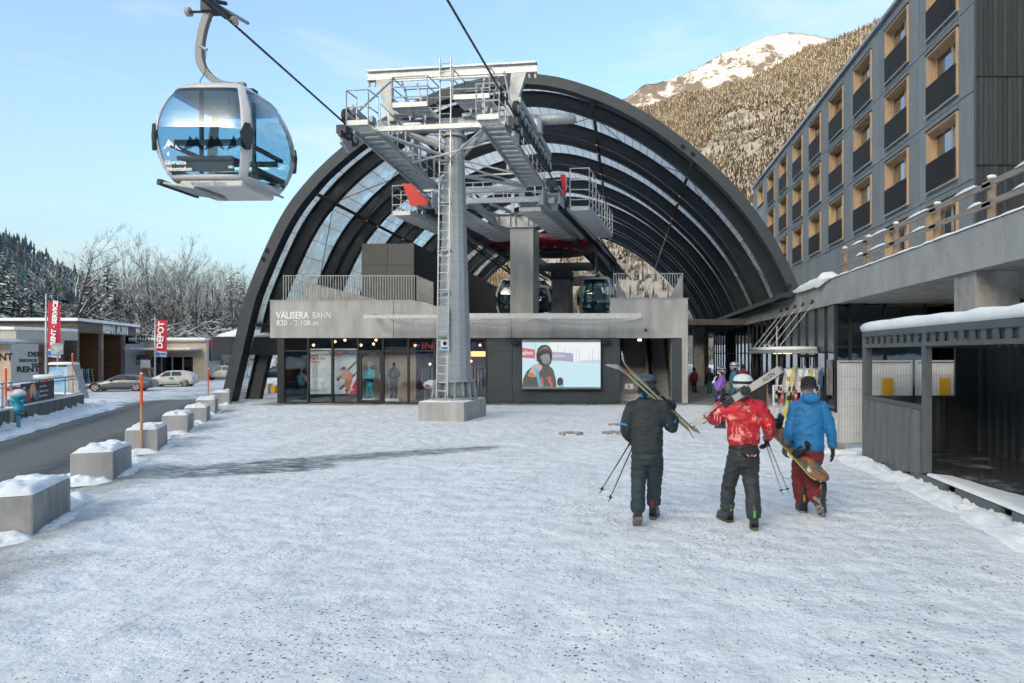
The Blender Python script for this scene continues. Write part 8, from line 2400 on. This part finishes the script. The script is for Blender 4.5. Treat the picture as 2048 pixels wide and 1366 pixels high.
for s_, v in (('K\u00e4stle', 713), ('Test & Buy', 719), ('Center', 725.5)):
    x, z = YP(620, v, YPo); text(s_, .155, (x, YPo - .014, z), RB, red_t, t, off=.005, ext=.001)
for s_, v in (('Silvretta Park', 731), ('Montafon', 735)):
    x, z = YP(620, v, YPo); text(s_, .085, (x, YPo - .014, z), RB, mat('poster_grey_text', (.35, .35, .33), .6) if 'poster_grey_text' not in MATS else MATS['poster_grey_text'], t, ext=.001)
x, z = YP(626.5, 751, YPo); MB().lathe([(0, 0), (.14, 0), (.14, .002), (0, .002)], 20).build('stamp', cream, t).matrix_basis = Matrix.Translation((x, YPo - .010, z)) @ Matrix.Rotation(R(90), 4, 'X')
text('RIDE', .055, (x - .07, YPo - .015, z + .05), RB, red_t, t, ext=.001); text('IN SHOP', .05, (x - .1, YPo - .015, z - .07), RB, red_t, t, ext=.001)
x, z = YP(620, 782, YPo); text("auf geht's", .11, (x, YPo - .014, z), RB, black_t, t, ext=.001, shear=.3)
t = poster('tall window poster of an orange clad skier carrying skis', 668, 713, 697, 788)
pp(t, pgrey, [(668, 788), (713, 788), (713, 706), (668, 706)], .004); pp(t, psnow, [(668, 788), (713, 788), (713, 756), (690, 752), (668, 754)], .007)
pp(t, pdk, [(672, 760), (676, 763), (713, 726), (713, 721)], .010); pp(t, por, [(670, 757), (676, 752), (679, 756), (673, 761)], .012); pp(t, pdk, [(677, 778), (683, 780), (713, 748), (713, 743)], .010)
pp(t, por, [(686, 744), (692, 740), (700, 742), (705, 750), (704, 764), (700, 772), (702, 778), (693, 780), (688, 770), (691, 760), (684, 757), (682, 750)], .014)
pp(t, mat('poster_red_pack', (.55, .10, .07), .6), [(699, 744), (705, 748), (704, 760), (698, 758)], .016)
pp(t, pdk, [(682, 738), (685, 733), (690, 733), (693, 737), (691, 741), (684, 741)], .016); pp(t, mat('poster_skin', (.45, .30, .22), .6), [(682, 741), (688, 741), (688, 745), (684, 746)], .015)
pp(t, pdk, [(690, 778), (700, 778), (698, 783), (691, 784)], .015); pp(t, red, [(698, 788), (713, 757), (713, 788)], .012); pp(t, red, [(690, 788), (694, 781), (698, 788)], .012)
x, z = YP(703, 786, YPo); text('K', .18, (x, YPo - .018, z + .1), RB, white_t, t, ext=.001)
# brand lettering across the posters and over the right bays
def brand(u0, v0, h, tot, Y, label):
    a = px(u0, v0, Y)
    t = thing('shop_lettering', label, 'sign', a, 0, 'brand lettering behind the shop glass')
    MB().prism([(-h * .95, h * .05), (-h * .35, h * .25), (-h * .05, h * .72), (-h * .55, h * .55), (-h * .75, h * .32)], .02).build('logo', blue_t, t)
    MB().prism([(-h * 1.15, h * .75), (-h * .85, h * .5), (-h * .75, h * .75), (-h * .95, h * .95)], .02).build('logo', red_t, t)
    text('INTER', h * 1.38, (0, 0, 0), RB, red_t, t, off=h * .03, ext=.01, sx=tot / (h * 6.9)); text('SPORT', h * 1.38, (tot * .50, 0, 0), RB, blue_t, t, off=h * .03, ext=.01, sx=tot / (h * 7.6))
brand(664, 708.5, .15, 1.12, 30.3, 'red and blue brand lettering across the two window posters')
brand(842, 698, .32, 2.75, 30.5, 'large red and blue brand lettering high in the window behind the pylon')
for (u0, u1, v0, v1, Y, lab) in ((720, 759, 702, 793, 31.9, 'pale wood wall board behind the shop door'), (768, 832, 694, 793, 31.9, 'wide pale wood wall board behind the dark mannequin')):
    a, b = px(u0, v1, Y), px(u1, v0, Y)
    o = MB().box(a.x, b.x, Y, Y + .06, .02, b.z).build('display_board', wood_osb); tag(o, lab, 'board', 'wood boards in the shop window')
# shelves, clothes rails and lit lamps deeper in the shop
for q, (u, Y, lab) in enumerate(((850, 33, 'clothes rail with dark jackets behind the right shop windows'), (895, 33.6, 'clothes rail with red jackets deep in the shop'), (955, 32.6, 'clothes rail near the right edge of the shop glass'))):
    X = (u - CX) * Y / FOC
    t = thing('clothes_rail', lab, 'clothes rail', (X, Y, 0), 0, 'clothes rails in the shop')
    MB().tube([(-.7, 0, 0), (-.7, 0, 1.6), (.7, 0, 1.6), (.7, 0, 0)], .02, 6).build('frame', steel_g, t)
    for k in range(8):
        c_ = ((.03, .03, .035), (.30, .04, .04), (.05, .08, .14), (.35, .15, .05), (.25, .25, .24))[(k * 3 + q) % 5]
        MB().prism([(-.04, .55), (.04, .55), (.05, 1.5), (-.05, 1.5)], .42, Matrix.Translation((-.55 + k * .155, -.2, 0))).build('jacket', mat('rail_jacket_%d_%d' % (q, k), c_, .8), t, bevel=.02)
sh = thing('lit_shelf', 'warmly lit shelf deep in the shop right of the pylon', 'shelf', ((955 - CX) * 34.2 / FOC, 34.2, 0))
for z in (.5, 1.0, 1.5, 2.0): MB().box(-.9, .9, -.3, .1, z, z + .04).build('shelf_board', wood_osb, sh)
MB().box(-.85, .85, -.02, .02, 2.05, 2.35).build('light_strip', emis('shelf_light', (1.0, .48, .18), .9), sh)
for k in range(6): MB().box(-.8 + k * .28, -.62 + k * .28, -.25, 0, 1.04, 1.3).build('box', (red_t, blk, white, orange, blk, blue_t)[k], sh)
for k, (u, v, Y) in enumerate(((627, 690, 32.5), (670, 683, 31.8), (690, 680, 32.4), (722, 690, 32), (747, 688, 33), (752, 680, 32.2), (830, 690, 33), (846, 738, 34), (860, 728, 34), (936, 688, 32.5), (960, 690, 33.5), (942, 722, 34))):
    p = px(u, v, Y)
    t = thing('shop_lamp', 'small warm lamp glowing inside the shop', 'lamp', p, 0, 'warm lamps inside the shop')
    MB().lathe([(0, -.07), (.05, -.04), (.06, .02), (0, .06)], 10).build('bulb', warm, t)
    MB().tube([(0, 0, .06), (0, 0, max(.1, 2.9 - p.z))], .008, 5).build('cord', black, t)
wb_ = thing('white_bag', 'white kit bag with red mark on a stand behind the shop glass', 'bag', ((862 - CX) * 31 / FOC, 31, 0))
bg3 = MB(); ball(bg3, (0, 0, .78), .35, .2, .22); wrap(bg3, 'bag', white, wb_, .02, .01); MB().tube([(-.3, 0, 0), (-.25, 0, .6)], .015, 6).tube([(.3, 0, 0), (.25, 0, .6)], .015, 6).build('stand_legs', galv, wb_)
MB().box(-.2, -.02, -.215, -.2, .68, .8).build('mark', red_t, wb_)
# no-entry sign on the stairs
ns = thing('no_entry_sign', 'white board with red no entry disc across the stairs', 'sign', px(1258, 773, 30.95), 0)
MB().box(-.19, .19, 0, .012, -.11, .11).build('board', white, ns)
MB().lathe([(0, 0), (.075, 0), (.075, .004), (0, .004)], 24).build('disc', red_t, ns).matrix_basis = Matrix.Translation((0, -.001, 0)) @ Matrix.Rotation(R(90), 4, 'X')
MB().box(-.05, .05, -.008, -.006, -.014, .014).build('bar', white_t, ns)
MB().tube([(-.5, .02, .12), (1.0, .02, .12)], .008, 5).build('chain', galv, ns)
bake_texts()
fix_normals()
